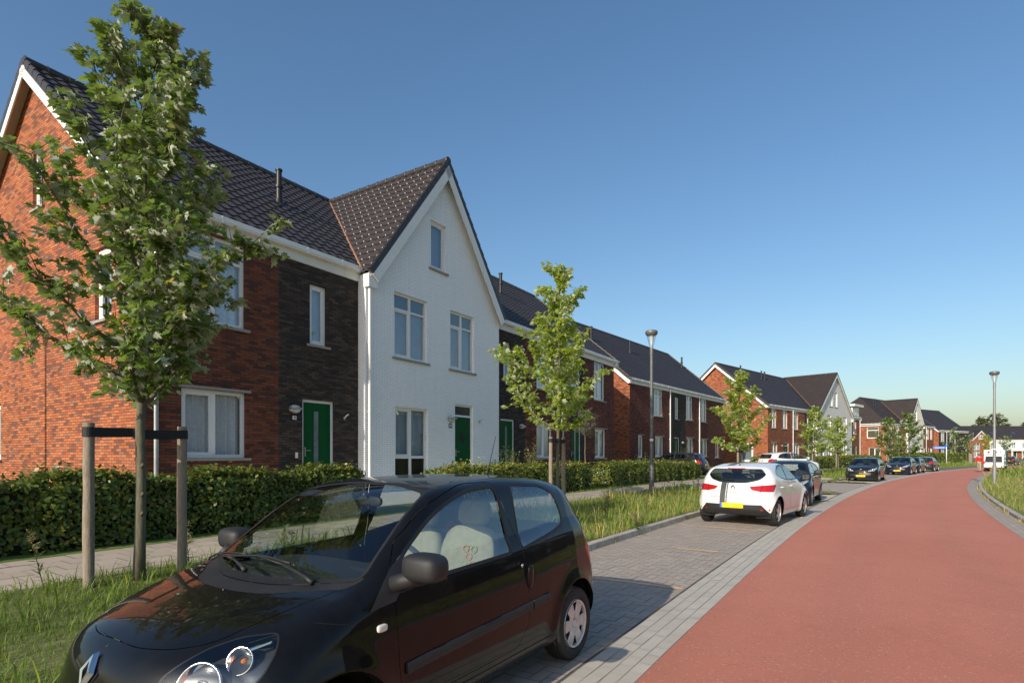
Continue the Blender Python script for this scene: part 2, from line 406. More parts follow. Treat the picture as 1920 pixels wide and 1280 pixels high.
# ================================================================== HOUSES
SL=.864; ZE=6.68; RIDGE_V=5.5; DEP=11.0; ZR=ZE+SL*(RIDGE_V+.12)
def clip2(poly, a, b, c):
    """keep a*u+b*z<=c"""
    out=[]
    for i in range(len(poly)):
        p=poly[i]; q=poly[(i+1)%len(poly)]
        dp=a*p[0]+b*p[1]-c; dq=a*q[0]+b*q[1]-c
        if dp<=1e-9: out.append(p)
        if (dp<-1e-9 and dq>1e-9) or (dp>1e-9 and dq<-1e-9):
            t=dp/(dp-dq); out.append((p[0]+(q[0]-p[0])*t,p[1]+(q[1]-p[1])*t))
    return out
def wall(mb, T, width, z0, z1, openings, uvo=0., splits=None, gable=None, reveal=.11, mi=0):
    """splits: list of (u0,u1,material index); gable: (uL,uR,zE,slope)"""
    us={0,width}; zs={z0,z1}
    for (a,b,c,d) in openings: us|={a,b}; zs|={c,d}
    for (a,b,i) in (splits or []): us|={a,b}
    us=sorted(u for u in us if -1e-6<=u<=width+1e-6); zs=sorted(z for z in zs if z0<=z<=z1)
    for i in range(len(us)-1):
        for j in range(len(zs)-1):
            uc=(us[i]+us[i+1])/2; zc=(zs[j]+zs[j+1])/2
            if any(a<uc<b and c<zc<d for a,b,c,d in openings): continue
            P=[(us[i],zs[j]),(us[i+1],zs[j]),(us[i+1],zs[j+1]),(us[i],zs[j+1])]
            if gable:
                uL,uR,zE_,sl=gable
                P=clip2(P,-sl,1,zE_-sl*uL); P=clip2(P,sl,1,zE_+sl*uR) if len(P)>2 else P
            if len(P)<3: continue
            m=mi
            for (a,b,k) in (splits or []):
                if a<=uc<=b: m=k
            mb.poly([T(u,0,z) for u,z in P], m, [(u+uvo,z) for u,z in P])
    for a,b,c,d in openings:
        uc=(a+b)/2; m=mi
        for (p,q,k) in (splits or []):
            if p<=uc<=q: m=k
        for (p,q) in (((a,c),(a,d)),((b,c),(b,d)),((a,c),(b,c)),((a,d),(b,d))):
            vert=p[0]==q[0]
            mb.poly([T(p[0],0,p[1]),T(q[0],0,q[1]),T(q[0],reveal,q[1]),T(p[0],reveal,p[1])], m,
                    [(uvo+p[0],p[1]),(uvo+q[0],q[1]),(uvo+q[0]+(reveal if vert else 0),q[1]+(0 if vert else reveal)),(uvo+p[0]+(reveal if vert else 0),p[1]+(0 if vert else reveal))])
def frame_boxes(m, T, u0,u1,z0,z1, kind, f=.075, w0=.075, w1=.15):
    panes=[]
    if kind=='fixed': f=.2
    B=lambda a,b,c,d,p=w0,q=w1: m.box(a,b,p,q,c,d,T=T)
    B(u0,u0+f,z0,z1); B(u1-f,u1,z0,z1); B(u0+f,u1-f,z0,z0+f); B(u0+f,u1-f,z1-f,z1)
    a,b,c,d=u0+f,u1-f,z0+f,z1-f
    def sash(a,b,c,d,t=.05,p=.088,q=.14):
        B(a,a+t,c,d,p,q); B(b-t,b,c,d,p,q); B(a+t,b-t,c,c+t,p,q); B(a+t,b-t,d-t,d,p,q)
        panes.append((a+t,b-t,c+t,d-t))
    if kind=='single': sash(a,b,c,d)
    elif kind=='single_top':
        zt=c+(d-c)*.76; B(a,b,zt-.035,zt+.035); sash(a,b,c,zt-.035); panes.append((a,b,zt+.035,d))
    elif kind=='duo':
        um=(a+b)/2; B(um-.045,um+.045,c,d); sash(a,um-.045,c,d); panes.append((um+.045,b,c,d))
    elif kind=='duo_top':
        um=(a+b)/2; zt=c+(d-c)*.77; B(um-.045,um+.045,c,d); B(a,um-.045,zt-.03,zt+.03); B(um+.045,b,zt-.03,zt+.03)
        sash(a,um-.045,c,zt-.03); panes.append((um+.045,b,c,zt-.03)); panes.append((a,um-.045,zt+.03,d)); panes.append((um+.045,b,zt+.03,d))
    elif kind=='duo_low':
        um=(a+b)/2; zt=1.56; B(um-.045,um+.045,c,d); B(a,um-.045,zt-.04,zt+.04); B(um+.045,b,zt-.04,zt+.04)
        sash(a,um-.045,zt+.04,d); panes.append((um+.045,b,zt+.04,d)); panes.append((a,um-.045,c,zt-.04,'k')); panes.append((um+.045,b,c,zt-.04,'k'))
    else: panes.append((a,b,c,d))
    return panes
def window(T, u0,u1,z0,z1, kind, parent, back='curtain3', sill=True, lintel=False, folds=False, bevel=0.):
    m=MB(); panes=frame_boxes(m,T,u0,u1,z0,z1,kind)
    w=m.build('window',M['white'],parent,recalc=True,bevel=bevel)
    g=MB()
    for p in panes: g.poly([T(p[0],.115,p[2]),T(p[1],.115,p[2]),T(p[1],.115,p[3]),T(p[0],.115,p[3])],1 if len(p)>4 else 0)
    g.build('pane',[M['glass'],M['panelblack']],w)
    b=MB(); e=.02
    a,bb,c,d=u0+e,u1-e,z0+e,z1-e; D=.42
    for q in ([(a,.16,c),(a,.16,d),(a,D,d),(a,D,c)],[(bb,.16,c),(bb,.16,d),(bb,D,d),(bb,D,c)],[(a,.16,c),(bb,.16,c),(bb,D,c),(a,D,c)],[(a,.16,d),(bb,.16,d),(bb,D,d),(a,D,d)],[(a,D,c),(bb,D,c),(bb,D,d),(a,D,d)]):
        b.poly([T(*p) for p in q],0)
    if back!='dark':
        if folds:
            n=44
            for k in range(n):
                fa=lambda i:.225+.022*math.sin(i*.9)+.012*math.sin(i*2.3+1)
                ua=a+(bb-a)*k/n; ub=a+(bb-a)*(k+1)/n
                if abs((ua+ub)/2-(a+bb)/2-.03)<.035: continue
                b.poly([T(ua,fa(k),c),T(ub,fa(k+1),c),T(ub,fa(k+1),d),T(ua,fa(k),d)],1)
        else:
            dt=d if kind not in('duo_top','single_top') else c+(d-c)*.76
            b.poly([T(a,.22,c),T(bb,.22,c),T(bb,.22,dt),T(a,.22,dt)],1)
    b.build('curtain',[M['dark'],M[back] if back!='dark' else M['dark']],w,smooth=False)
    if sill:
        s=MB(); s.box(u0-.09,u1+.09,-.055,.1,z0-.06,z0-.003,T=T); s.build('sill',M['stone'],w,recalc=True)
    if lintel:
        s=MB(); s.box(u0-.09,u1+.09,-.05,.1,z1+.003,z1+.06,T=T); s.build('lintel',M['stone'],w,recalc=True)
    return w
def door(T, u0,u1,z0,z1, kind, parent, detail=True, handle_left=True):
    f=.067; zt=z1-f
    m=MB(); B=lambda a,b,c,d,p=.06,q=.15,mi=0: m.box(a,b,p,q,c,d,mi,T=T)
    B(u0,u0+f,z0,z1); B(u1-f,u1,z0,z1); B(u0+f,u1-f,z1-f,z1)
    gl=[]
    if kind in ('diamond','transom'):
        zt=z1-.42; B(u0+f,u1-f,zt,zt+f); gl.append((u0+f,u1-f,zt+f,z1-f))
    m.box(u0-.0,u1,-.02,.15,z0-.07,z0-.002,1,T=T)
    d=MB(); a,b=u0+f+.004,u1-f-.004; w=b-a
    d.box(a,b,.075,.12,z0+.005,zt-.004,T=T)
    leaf=d.build('door',M['green'],parent,recalc=True)
    m.build('door_frame',[M['white'],M['stone']],leaf,recalc=True)
    for q in gl:
        g=MB(); g.poly([T(q[0],.1,q[2]),T(q[1],.1,q[2]),T(q[1],.1,q[3]),T(q[0],.1,q[3])],0); g.build('transom_pane',[M['panelblack']],leaf)
    g=MB()
    if kind in('slot','transom','plain'):
        uc=a+w*(.46 if kind!='plain' else .4); zz0=z0+.45; zz1=zt-.22
        hw=.07 if kind!='plain' else .045
        g.box(uc-hw-.014,uc+hw+.014,.069,.0745,zz0-.014,zz1+.014,2,T=T)
        g.box(uc-hw,uc+hw,.064,.0685,zz0,zz1,0 if kind!='plain' else 1,T=T)
    if kind=='diamond':
        uc=(a+b)/2; zc=z0+1.55; r=.15
        g.poly([T(uc-r-.02,.0725,zc),T(uc,.0725,zc-r*1.25-.02),T(uc+r+.02,.0725,zc),T(uc,.0725,zc+r*1.25+.02)],2)
        g.poly([T(uc-r,.071,zc),T(uc,.071,zc-r*1.25),T(uc+r,.071,zc),T(uc,.071,zc+r*1.25)],1)
    g.build('door_glass',[M['frost'],M['panelblack'],M['green']],leaf)
    if detail:
        h=MB(); uh=a+.06 if handle_left else b-.06
        h.box(uh-.02,uh+.02,.063,.0745,z0+.93,z0+1.17,T=T)
        s=1 if handle_left else -1
        h.tube([T(uh,.075,z0+1.08),T(uh,.02,z0+1.08),T(uh+s*.13,.02,z0+1.08)],.011,8)
        h.build('door_handle',M['steel'],leaf)
        l=MB(); uc=(a+b)/2; l.box(uc-.16,uc+.16,.062,.0745,z0+.28,z0+.36,0,T=T); l.box(uc-.11,uc+.11,.058,.0615,z0+.305,z0+.335,1,T=T)
        l.build('letter_slot',[M['steel'],M['black_metal']],leaf)
    return leaf
M['frost']=simple('frosted_glass',(.16,.19,.20),.12,var=.25,scale=5)
M['lampglass']=simple('opal_lamp_glass',(.55,.53,.50),.25,var=.05)
M['plate_dark']=simple('dark_number_plate',(.012,.016,.03),.3)
def text_obj(name, txt, size, mat, Mx, parent=None, extrude=.001, bold=0.):
    cu=bpy.data.curves.new(name,'FONT'); cu.body=txt; cu.size=size; cu.align_x='CENTER'; cu.align_y='CENTER'; cu.extrude=extrude; cu.offset=bold
    t=bpy.data.objects.new('tmp_text',cu); COL.objects.link(t)
    bpy.context.view_layer.update()
    me=bpy.data.meshes.new_from_object(t.evaluated_get(bpy.context.evaluated_depsgraph_get()))
    bpy.data.objects.remove(t); bpy.data.curves.remove(cu)
    me.name=name; me.materials.clear(); me.materials.append(mat); me.transform(Mx)
    o=bpy.data.objects.new(name,me); link(o,parent); return o
def wall_lamp(T,u,z,parent):
    m=MB(); O=Vector(T(u,0,z)); ex=Vector(T(u+1,0,z))-O; ey=Vector(T(u,1,z))-O; ez=Vector((0,0,1))
    Mx=Matrix((( ex.x,ez.x,-ey.x,O.x),(ex.y,ez.y,-ey.y,O.y),(ex.z,ez.z,-ey.z,O.z),(0,0,0,1)))
    S=Matrix.Diagonal((1,.68,1,1))
    m.lathe([(.16,0),(.165,.03),(.15,.05)],24,0,Mx@S)
    m.lathe([(.145,.05),(.135,.085),(.1,.115),(.05,.13),(.0001,.134)],24,1,Mx@S)
    m.box(u-.165,u+.165,-.142,-.03,z-.012,z+.03,0,T=T)
    return m.build('wall_lamp',[M['zinc'],M['lampglass']],parent,angle=40)
def number_plate(T,u,z,txt,parent):
    m=MB(); m.box(u-.085,u+.085,-.012,-.001,z-.075,z+.075,T=T)
    p=m.build('house_number',M['plate_dark'],parent,recalc=True)
    O=Vector(T(u,-.013,z)); ex=(Vector(T(u+1,-.013,z))-O); ez=Vector((0,0,1)); n=ex.cross(ez)
    Mx=Matrix(((ex.x,ez.x,n.x,O.x),(ex.y,ez.y,n.y,O.y),(ex.z,ez.z,n.z,O.z),(0,0,0,1)))
    text_obj('number_digits',txt,.13,M['white'],Mx,p,bold=.003)
def spot(T,u,z,parent):
    m=MB(); m.box(u-.03,u+.03,-.03,-.001,z-.05,z+.03,T=T); m.tube([T(u,-.03,z),T(u+.03,-.09,z+.07),T(u+.06,-.13,z+.1)],.022,8)
    m.build('flag_bracket',M['zinc'],parent,recalc=True)
def tile_slope(E,u,w,Lu,Lw,tw=.30,tl=.345,sub=6,amp=.036):
    """rows of interlocking wave tiles: E eave corner, u along eave, w up the slope (unit vectors)"""
    E=np.array(E,float);u=np.array(u,float);w=np.array(w,float);n=np.cross(u,w)
    if n[2]<0: n=-n
    prof=[(0,.10),(.12,.55),(.28,1.),(.45,.9),(.62,.35),(.82,0)]
    if sub==3: prof=[(0,.1),(.3,1.),(.65,.3)]
    nt=int(math.ceil(Lu/tw)); xs=[];hs=[]
    for k in range(nt):
        for a,b in prof: xs.append((k+a)*tw); hs.append(b*amp)
    xs.append(nt*tw); hs.append(prof[0][1]*amp)
    xs=np.array(xs);hs=np.array(hs); keep=xs<=Lu+1e-6; xs=xs[keep];hs=hs[keep]
    if xs[-1]<Lu-1e-3: xs=np.append(xs,Lu); hs=np.append(hs,.01)
    nc=int(math.ceil(Lw/tl)); ws=[];ds=[]
    for k in range(nc):
        ws+= [k*tl, min((k+1)*tl,Lw)]; ds+=[.034,.004]
    ws=np.array(ws);ds=np.array(ds)
    V=(E[None,None]+xs[None,:,None]*u+ws[:,None,None]*w+(hs[None,:]+ds[:,None])[...,None]*n)
    R,Cn=len(ws),len(xs); idx=np.arange(R*Cn).reshape(R,Cn)
    F=np.stack([idx[:-1,:-1],idx[:-1,1:],idx[1:,1:],idx[1:,:-1]],-1).reshape(-1,4)
    return V.reshape(-1,3),F
def roof_obj(name, slopes, mat, parent):
    """slopes: (V,F,clips[(co,no)]) keep the side the normal points to"""
    bmA=bmesh.new()
    for V,F,clips in slopes:
        me=bpy.data.meshes.new('tmp'); me.from_pydata(V.tolist(),[],F.tolist())
        bm=bmesh.new(); bm.from_mesh(me)
        for co,no in clips:
            bmesh.ops.bisect_plane(bm,geom=bm.verts[:]+bm.edges[:]+bm.faces[:],plane_co=co,plane_no=no,clear_inner=True)
        bm.to_mesh(me); bm.free(); bmA.from_mesh(me); bpy.data.meshes.remove(me)
    me=bpy.data.meshes.new(name); bmA.to_mesh(me); bmA.free(); me.materials.append(mat)
    me.polygons.foreach_set('use_smooth',[True]*len(me.polygons)); me.set_sharp_from_angle(angle=math.radians(38))
    o=bpy.data.objects.new(name,me); link(o,parent); return o
def ridge_caps(p0,p1,parent,r=.12,step=.42):
    p0=Vector(p0);p1=Vector(p1);L=(p1-p0).length;n=max(1,int(L/step));m=MB();d=(p1-p0)/n
    for k in range(n): m.tube([p0+d*k,p0+d*(k+.06),p0+d*(k+.1),p0+d*(k+1.03)],[r*1.02,r*1.08,r*.98,r*.93],10)
    return m.build('ridge_tiles',M['tile'],parent,angle=40)
def verge_tiles(p0,p1,out,parent,step=.345,th=.035,dp=.15):
    """sawtooth of verge tiles from eave p0 up to ridge p1; out: outward horizontal unit"""
    p0=Vector(p0);p1=Vector(p1);out=Vector(out);w=(p1-p0).normalized();n=out.cross(w)
    if n.z<0:n=-n
    m=MB();L=(p1-p0).length;k=0
    while k*step<L-.05:
        a=p0+w*(k*step);b=p0+w*min((k+1)*step+.03,L)
        for (q,lift) in ((0,0),):
            A=[a+n*.055+out*.0,a+n*.055+out*th,a+n*(.05-dp)+out*th,a+n*(.05-dp)]
            Bq=[b+n*.035,b+n*.035+out*th*.8,b+n*(.043-dp)+out*th*.8,b+n*(.043-dp)]
            for i in range(4): m.poly([A[i],A[(i+1)%4],Bq[(i+1)%4],Bq[i]])
            m.poly(A);m.poly(Bq)
            # roll over the top
        m.tube([a+n*.05-out*.02,b+n*.02-out*.02],[.05,.045],8)
        k+=1
    return m.build('verge_tiles',M['tile'],parent,recalc=True)
def board(p0,p1,out,parent,name='bargeboard',dp=.24,th=.03,mat='cream',drop=.085):
    p0=Vector(p0);p1=Vector(p1);out=Vector(out);w=(p1-p0).normalized();n=out.cross(w)
    if n.z<0:n=-n
    m=MB(); A=[p0-n*drop,p0-n*drop+out*th,p0-n*(drop+dp)+out*th,p0-n*(drop+dp)];B=[p1-n*drop,p1-n*drop+out*th,p1-n*(drop+dp)+out*th,p1-n*(drop+dp)]
    for i in range(4): m.poly([A[i],A[(i+1)%4],B[(i+1)%4],B[i]])
    m.poly(A[::-1]);m.poly(B)
    return m.build(name,M[mat],parent,recalc=True)
def flue(u,v,parent,h=.95):
    z=ZE+SL*(v+.12)
    m=MB(); m.tube([(u,v,z-.2),(u,v,z+.12)],[.16,.10],14); m.tube([(u,v,z+.12),(u,v,z+.45)],.085,14); m.tube([(u,v,z+.45),(u,v,z+.52)],[.115,.115],14); m.tube([(u,v,z+.52),(u,v,z+h)],.08,14); m.tube([(u,v,z+h),(u,v,z+h+.05)],.1,14)
    m.obox((u,v,z+.03),(.28,0,0),(0,.3,.3*SL),(0,-.012,.012))
    return m.build('flue',M['black_metal'],parent,angle=40)
def gutter(u0,u1,y,parent,z=6.66,ends=True):
    m=MB(); pr=[(-.02,.0),(-.02,.13),(-.005,.13),(-.005,.02),(.10,.02),(.125,.05),(.13,.14),(.15,.14),(.15,.045),(.12,.0)]
    A=[(u0,y-.03-a,z+b) for a,b in pr];B=[(u1,y-.03-a,z+b) for a,b in pr]
    k=len(pr)
    for i in range(k): m.poly([A[i],A[(i+1)%k],B[(i+1)%k],B[i]])
    if ends:
        for u in (u0,u1): m.box(u-.006,u+.006,y-.18,y-.01,z,z+.14)
    x=u0+.7
    while x<u1-.3: m.box(x-.02,x+.02,y-.186,y-.02,z-.006,z+.143); x+=1.1
    return m.build('gutter',M['white'],parent,recalc=True)
def fascia(u0,u1,y,parent,z0=6.42,z1=6.72):
    m=MB(); x=u0
    while x<u1-.01:
        e=min(x+1.75,u1); m.box(x+.003,e-.003,y-.05,y+.05,z0,z1); x=e
    m.box(u0,u1,y-.17,y-.051,z1-.07,z1-.05)
    return m.build('fascia',M['cream'],parent,recalc=True)
def downpipe(u,y,z1,z0,parent,mat='zinc',r=.045,out=-.085):
    m=MB(); m.tube([(u,y-.1,6.66),(u,y-.1,6.58),(u,y+out,6.36),(u,y+out,z0)],r,12)
    z=z0+.5
    while z<6.2: m.tube([(u,y+out,z),(u,y+out,z+.05)],r*1.18,12); m.box(u-.012,u+.012,y+out,y+.0,z,z+.05); z+=1.9
    return m.build('downpipe',M[mat],parent,angle=40)
def origin(th,d,s):
    t=math.radians(th); return (s*math.sin(t)-d*math.cos(t), s*math.cos(t)+d*math.sin(t))
ZF=.66  # ground floor level
def house(name,label,th,d,s0,s1,spec,group=None):
    """one terraced house; local x along the facade, y into the house"""
    global SL,RIDGE_V,DEP,ZR
    RIDGE_V,SL=spec.get('roofdim',(5.5,.864)); DEP=2*RIDGE_V; ZR=ZE+SL*(RIDGE_V+.12)
    L=s1-s0; x,y=origin(th,d,s0)
    root=empty(name,(x,y,0),math.radians(90-th),label,'house',group)
    T=lambda u,w,z:(u,w,z)
    W=spec.get('win',[]); D=spec.get('doors',[])
    ops=[w[:4] for w in W]+[(a,b,z0-.0,z1) for (a,b,z0,z1,*_) in D]
    mats=[M[k] for k in spec['mats']]
    gr=spec.get('cross'); y0=spec.get('setfront',0.)   # y0: main eave plane lies this far behind the facade
    det=spec.get('detail',True); bev=.006 if spec.get('near') else 0
    mb=MB()
    if gr:
        ua,hw,sl,zap=gr['u'],gr['hw'],gr['slope'],gr['apex']
        wall(mb,T,L,-.3,zap-.05,ops,uvo=s0,splits=spec.get('splits'),gable=(ua-hw,ua+hw,zap-sl*hw-.12,sl))
    else:
        wall(mb,T,L,-.3,6.5,ops,uvo=s0,splits=spec.get('splits'))
    mb.build('wall',mats,root)
    lintel=spec.get('lintel',False)
    for w in W:
        o=w[5] if len(w)>5 else {}
        window(T,*w[:4],w[4],root,back=o.get('back','curtain3'),sill=o.get('sill',True),lintel=o.get('lintel',False),folds=o.get('folds',False),bevel=bev)
    for q in D: door(T,*q[:4],q[4],root,detail=det,handle_left=q[5] if len(q)>5 else True)
    for (u,z) in spec.get('lamps',[]): wall_lamp(T,u,z,root)
    for (u,z,t) in spec.get('numbers',[]): number_plate(T,u,z,t,root)
    for (u,z) in spec.get('spots',[]): spot(T,u,z,root)
    for (u,z) in spec.get('bells',[]): m=MB(); m.box(u-.03,u+.03,-.025,-.001,z-.07,z+.07); m.build('doorbell',M['white'],root,recalc=True)
    # side and back walls
    gable=(-.12+y0,DEP+.12+y0,ZE-.1,SL)
    for side in ('left','right'):
        g=spec.get(side)
        if not g: continue
        Ts=(lambda u,w,z:(w,u,z)) if side=='left' else (lambda u,w,z:(L-w,u,z))
        b=MB(); so=[w[:4] for w in g.get('win',[])]+[q[:4] for q in g.get('doors',[])]
        if g.get('hip'): wall(b,Ts,DEP+y0,-.3,6.5,so,uvo=7.3)
        else: wall(b,Ts,DEP+y0,-.3,ZR,so,uvo=7.3,gable=gable,splits=g.get('splits'))
        b.build('wall',[M[k] for k in g['mats']],root)
        for w in g.get('win',[]):
            o=w[5] if len(w)>5 else {}
            window(Ts,*w[:4],w[4],root,back=o.get('back','dark'),sill=o.get('sill',True),lintel=False,bevel=bev)
        for q in g.get('doors',[]): door(Ts,*q[:4],q[4],root,detail=False)
        ov=g.get('over',.3); sg=-1 if side=='left' else 1; xo=0 if side=='left' else L
        if not g.get('hip'):
            xe=xo+sg*ov; out=(sg,0,0)
            for a,bq in (((xe,y0-.22,ZE-SL*.1),(xe,y0+RIDGE_V,ZR)),((xe,y0+DEP+.22,ZE-SL*.1),(xe,y0+RIDGE_V,ZR))):
                board(a,bq,out,root,dp=g.get('bdp',.22),mat='white'); vt=verge_tiles((a[0]+sg*.0,a[1],a[2]+.06),(bq[0],bq[1],bq[2]+.06),out,root)
            s_=MB()
            for k in (0,1):
                ya,yb=(y0-.2,y0+RIDGE_V) if k==0 else (y0+DEP+.2,y0+RIDGE_V)
                za,zb=ZE-SL*.1-.12,ZR-.12
                s_.poly([(xo,ya,za),(xe,ya,za),(xe,yb,zb),(xo,yb,zb)])
            s_.build('soffit',M['soffit'],root)
            m=MB(); # eave end box
            m.box(min(xo,xe),max(xo,xe),y0-.16,y0+.02,6.40,6.66); m.build('eave_box',M['cream'],root,recalc=True)
    b=MB(); b.poly([(0,DEP+y0,-.3),(L,DEP+y0,-.3),(L,DEP+y0,6.6),(0,DEP+y0,6.6)],0,[(0,0),(L,0),(L,6.9),(0,6.9)]); b.build('wall',[M[spec.get('backmat','brick_red')]],root)
    # main roof
    u0=-(spec['left'].get('over',.3) if spec.get('left') and not spec['left'].get('hip') else 0); u1=L+(spec['right'].get('over',.3) if spec.get('right') and not spec['right'].get('hip') else 0)
    cs=1/math.sqrt(1+SL*SL); Lw=(RIDGE_V+.2)/cs; sub=6 if spec.get('near') else 3
    clips=[]
    hip=spec.get('hip')
    if hip:   # hipped left end running in hip metres
        k=hip; slh=(ZR-ZE)/k; clips=[((-.2,y0-.2,ZE-SL*.1),Vector((slh, -SL,0)).normalized())]; u0=-.2
    front=tile_slope((u0,y0-.10,ZE+SL*.02),(1,0,0),(0,cs,cs*SL),u1-u0,Lw,sub=sub)
    back=tile_slope((u0,y0+DEP+.2,ZE-SL*.08),(1,0,0),(0,-cs,cs*SL),u1-u0,Lw,sub=3)
    slopes=[(front[0],front[1],clips),(back[0],back[1],[((-.2,y0+DEP+.2,0),Vector((slh,SL,0)).normalized())] if hip else [])]
    tm=M[spec.get('tile','tile')]
    if hip:
        ch=1/math.sqrt(1+slh*slh)
        V,F=tile_slope((-.2,y0-.2,ZE-SL*.08),(0,1,0),(ch,0,ch*slh),DEP+.4,(k+.3)/ch,sub=sub)
        slopes.append((V,F,[((-.2,y0-.2,0),Vector((-slh,SL,0)).normalized()),((-.2,y0+DEP+.2,0),Vector((-slh,-SL,0)).normalized())]))
    rf=roof_obj('roof',slopes,tm,root)
    ru0=u0 if not hip else k
    ridge_caps((ru0,y0+RIDGE_V,ZR+.03),(u1,y0+RIDGE_V,ZR+.03),rf)
    if hip:
        ridge_caps((-.1,y0-.12,ZE+.02),(k,y0+RIDGE_V,ZR+.03),rf,r=.1)
    for (u,v) in spec.get('flues',[]): flue(u,v+y0,rf)
    if not gr:
        fascia(u0 if spec.get('left') else 0,L,y0,root); gutter(u0 if spec.get('left') else 0,u1,y0,root)
    if hip:
        m=MB(); m.box(-.05,.0,0.,DEP,6.42,6.72); m.box(-.2,-.06,-.15,DEP,6.66,6.8); m.build('fascia',M['white'],root,recalc=True)
    for q in spec.get('pipes',[]): downpipe(q[0],0,6.4,.4,root,mat=q[1] if len(q)>1 else 'zinc')
    if gr:
        cr=1/math.sqrt(1+sl*sl); fy=-gr.get('over',.22); ez=zap-sl*(hw+.05)
        ymax=RIDGE_V+y0
        pl=((0,y0-.12,ZE-.02),Vector((0,-SL,1)).normalized())
        lw=(hw+.05)/cr
        A=tile_slope((ua-hw-.05,fy,ez),(0,1,0),(cr,0,cr*sl),ymax-fy,lw,sub=sub)
        Bq=tile_slope((ua+hw+.05,fy,ez),(0,1,0),(-cr,0,cr*sl),ymax-fy,lw,sub=sub)
        rg=roof_obj('roof',[(A[0],A[1],[pl]),(Bq[0],Bq[1],[pl])],M[gr.get('tile','tile_brown')],root)
        yr=y0-.12+(zap-ZE)/SL
        ridge_caps((ua,fy-.02,zap+.03),(ua,yr+.1,zap+.03),rg)
        if gr.get('clips'):   # tile clips on the sun-facing slope, white colour standing for their steel glint
            m=MB(); lr=int(lw/.345)
            for i in range(1,lr):
                for j in range(0,int((ymax-fy)/.3)):
                    p=Vector((ua-hw-.05+cr*i*.345, fy+.12+j*.3, ez+cr*sl*i*.345)); 
                    if p.z-(ZE+SL*(p.y-y0+.12))<.1: continue
                    n_=Vector((-cr*sl,0,cr)); p=p+n_*.055
                    m.obox(p,Vector((cr,0,cr*sl))*.016,(0,.02,0),n_*.012)
            o_=m.build('tile_clips',M['white'],rg); o_['kind']='stuff'
        for sg in (-1,1):
            a=(ua+sg*(hw+.05),fy,ez); bq=(ua,fy,zap)
            board(a,bq,(0,-1,0),root,dp=.26,mat='white'); verge_tiles((a[0],fy,a[2]+.05),(bq[0],fy,bq[2]+.05),(0,-1,0),root)
            # valley gutter
            m=MB(); yv=y0-.12; P0=Vector((ua+sg*(hw+.0),yv+(ez+sl*.05-ZE)/SL,ez+sl*.05+.07)); P1=Vector((ua,yr,zap+.06))
            m.tube([P0,P1],[.04,.035],6); m.build('valley',M['lead'],rg)
        s_=MB()
        for sg in (-1,1):
            s_.poly([(ua+sg*(hw+.05),fy,ez-.1),(ua,fy,zap-.1),(ua,0.02,zap-.1),(ua+sg*(hw+.05),0.02,ez-.1)])
        s_.build('soffit',M['cream'],root)
        m=MB()
        for sg in gr.get('boxes',(-1,1)):
            xx=ua+sg*(hw-.08); m.box(xx-.16,xx+.16,fy+.02,.04,ez-.38,ez-.02)
        if m.f: m.build('eave_box',M['white'],root,recalc=True)
        if gr.get('returns'):
            for xx in (0,L):
                m=MB(); m.poly([(xx,0,-.3),(xx,y0+.02,-.3),(xx,y0+.02,6.6),(xx,0,6.6)],0,[(0,0),(y0,0),(y0,6.9),(0,6.9)]); m.build('wall',[mats[0]],root)
    return root
G1='houses of the nearest terrace'; 
S=5.44
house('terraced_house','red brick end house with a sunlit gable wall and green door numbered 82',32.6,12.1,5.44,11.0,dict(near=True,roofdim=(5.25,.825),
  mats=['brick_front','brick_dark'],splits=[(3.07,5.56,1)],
  win=[(.79,2.23,1.56,3.03,'duo',dict(back='curtain',folds=True,lintel=True)),(.79,2.21,4.47,6.38,'duo_top',dict(back='curtain',folds=True)),(3.96,4.49,4.44,5.98,'single',dict(back='curtain3'))],
  doors=[(3.74,4.73,ZF,3.03,'slot')],lamps=[(3.5,2.76)],numbers=[(3.5,2.54,'82')],spots=[(5.05,2.62)],bells=[(3.56,1.62)],
  left=dict(mats=['brick_red'],over=.22,bdp=.2,win=[(4.72,5.36,7.62,9.0,'single_top',dict(back='curtain3')),(7.55,8.9,1.5,2.98,'duo',dict(back='curtain3')),(1.2,1.95,4.47,6.0,'single',dict(back='curtain3'))]),
  flues=[(5.0,2.74)],pipes=[(.26,)]))
house('terraced_house','white painted brick house with a steep front gable between two dark brick bays',32.6,11.8,11.0,17.55,dict(near=True,roofdim=(5.25,.825),setfront=.3,
  mats=['brick_white'],cross=dict(u=3.33,hw=3.30,slope=1.33,apex=11.06,over=.2,returns=True,boxes=(-1,),clips=True),
  win=[(1.09,2.54,4.48,6.40,'duo_top',dict(back='curtain2')),(3.68,5.0,4.46,6.40,'duo_top',dict(back='curtain2')),(2.70,3.46,7.52,9.04,'single',dict(back='curtain2')),(1.13,2.58,ZF,3.05,'duo_low',dict(back='curtain3',sill=False))],
  doors=[(3.93,4.94,ZF,3.33,'diamond')],lamps=[(3.7,2.82)],numbers=[(3.68,2.59,'80')],spots=[(5.3,2.8)],bells=[(3.72,1.75)],backmat='brick_white',
  pipes=[(.06,'white')]))
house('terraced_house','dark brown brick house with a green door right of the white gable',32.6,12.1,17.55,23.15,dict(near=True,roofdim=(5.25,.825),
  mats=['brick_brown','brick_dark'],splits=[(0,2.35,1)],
  win=[(.76,1.27,4.5,6.02,'single',dict(back='curtain3')),(3.3,4.72,4.46,6.42,'duo_top',dict(back='curtain3')),(3.3,4.72,1.5,2.98,'duo',dict(back='curtain3'))],
  doors=[(.55,1.57,ZF,3.03,'slot')],lamps=[(2.05,2.78)],flues=[(5.35,3.2)],pipes=[(5.55,)]))
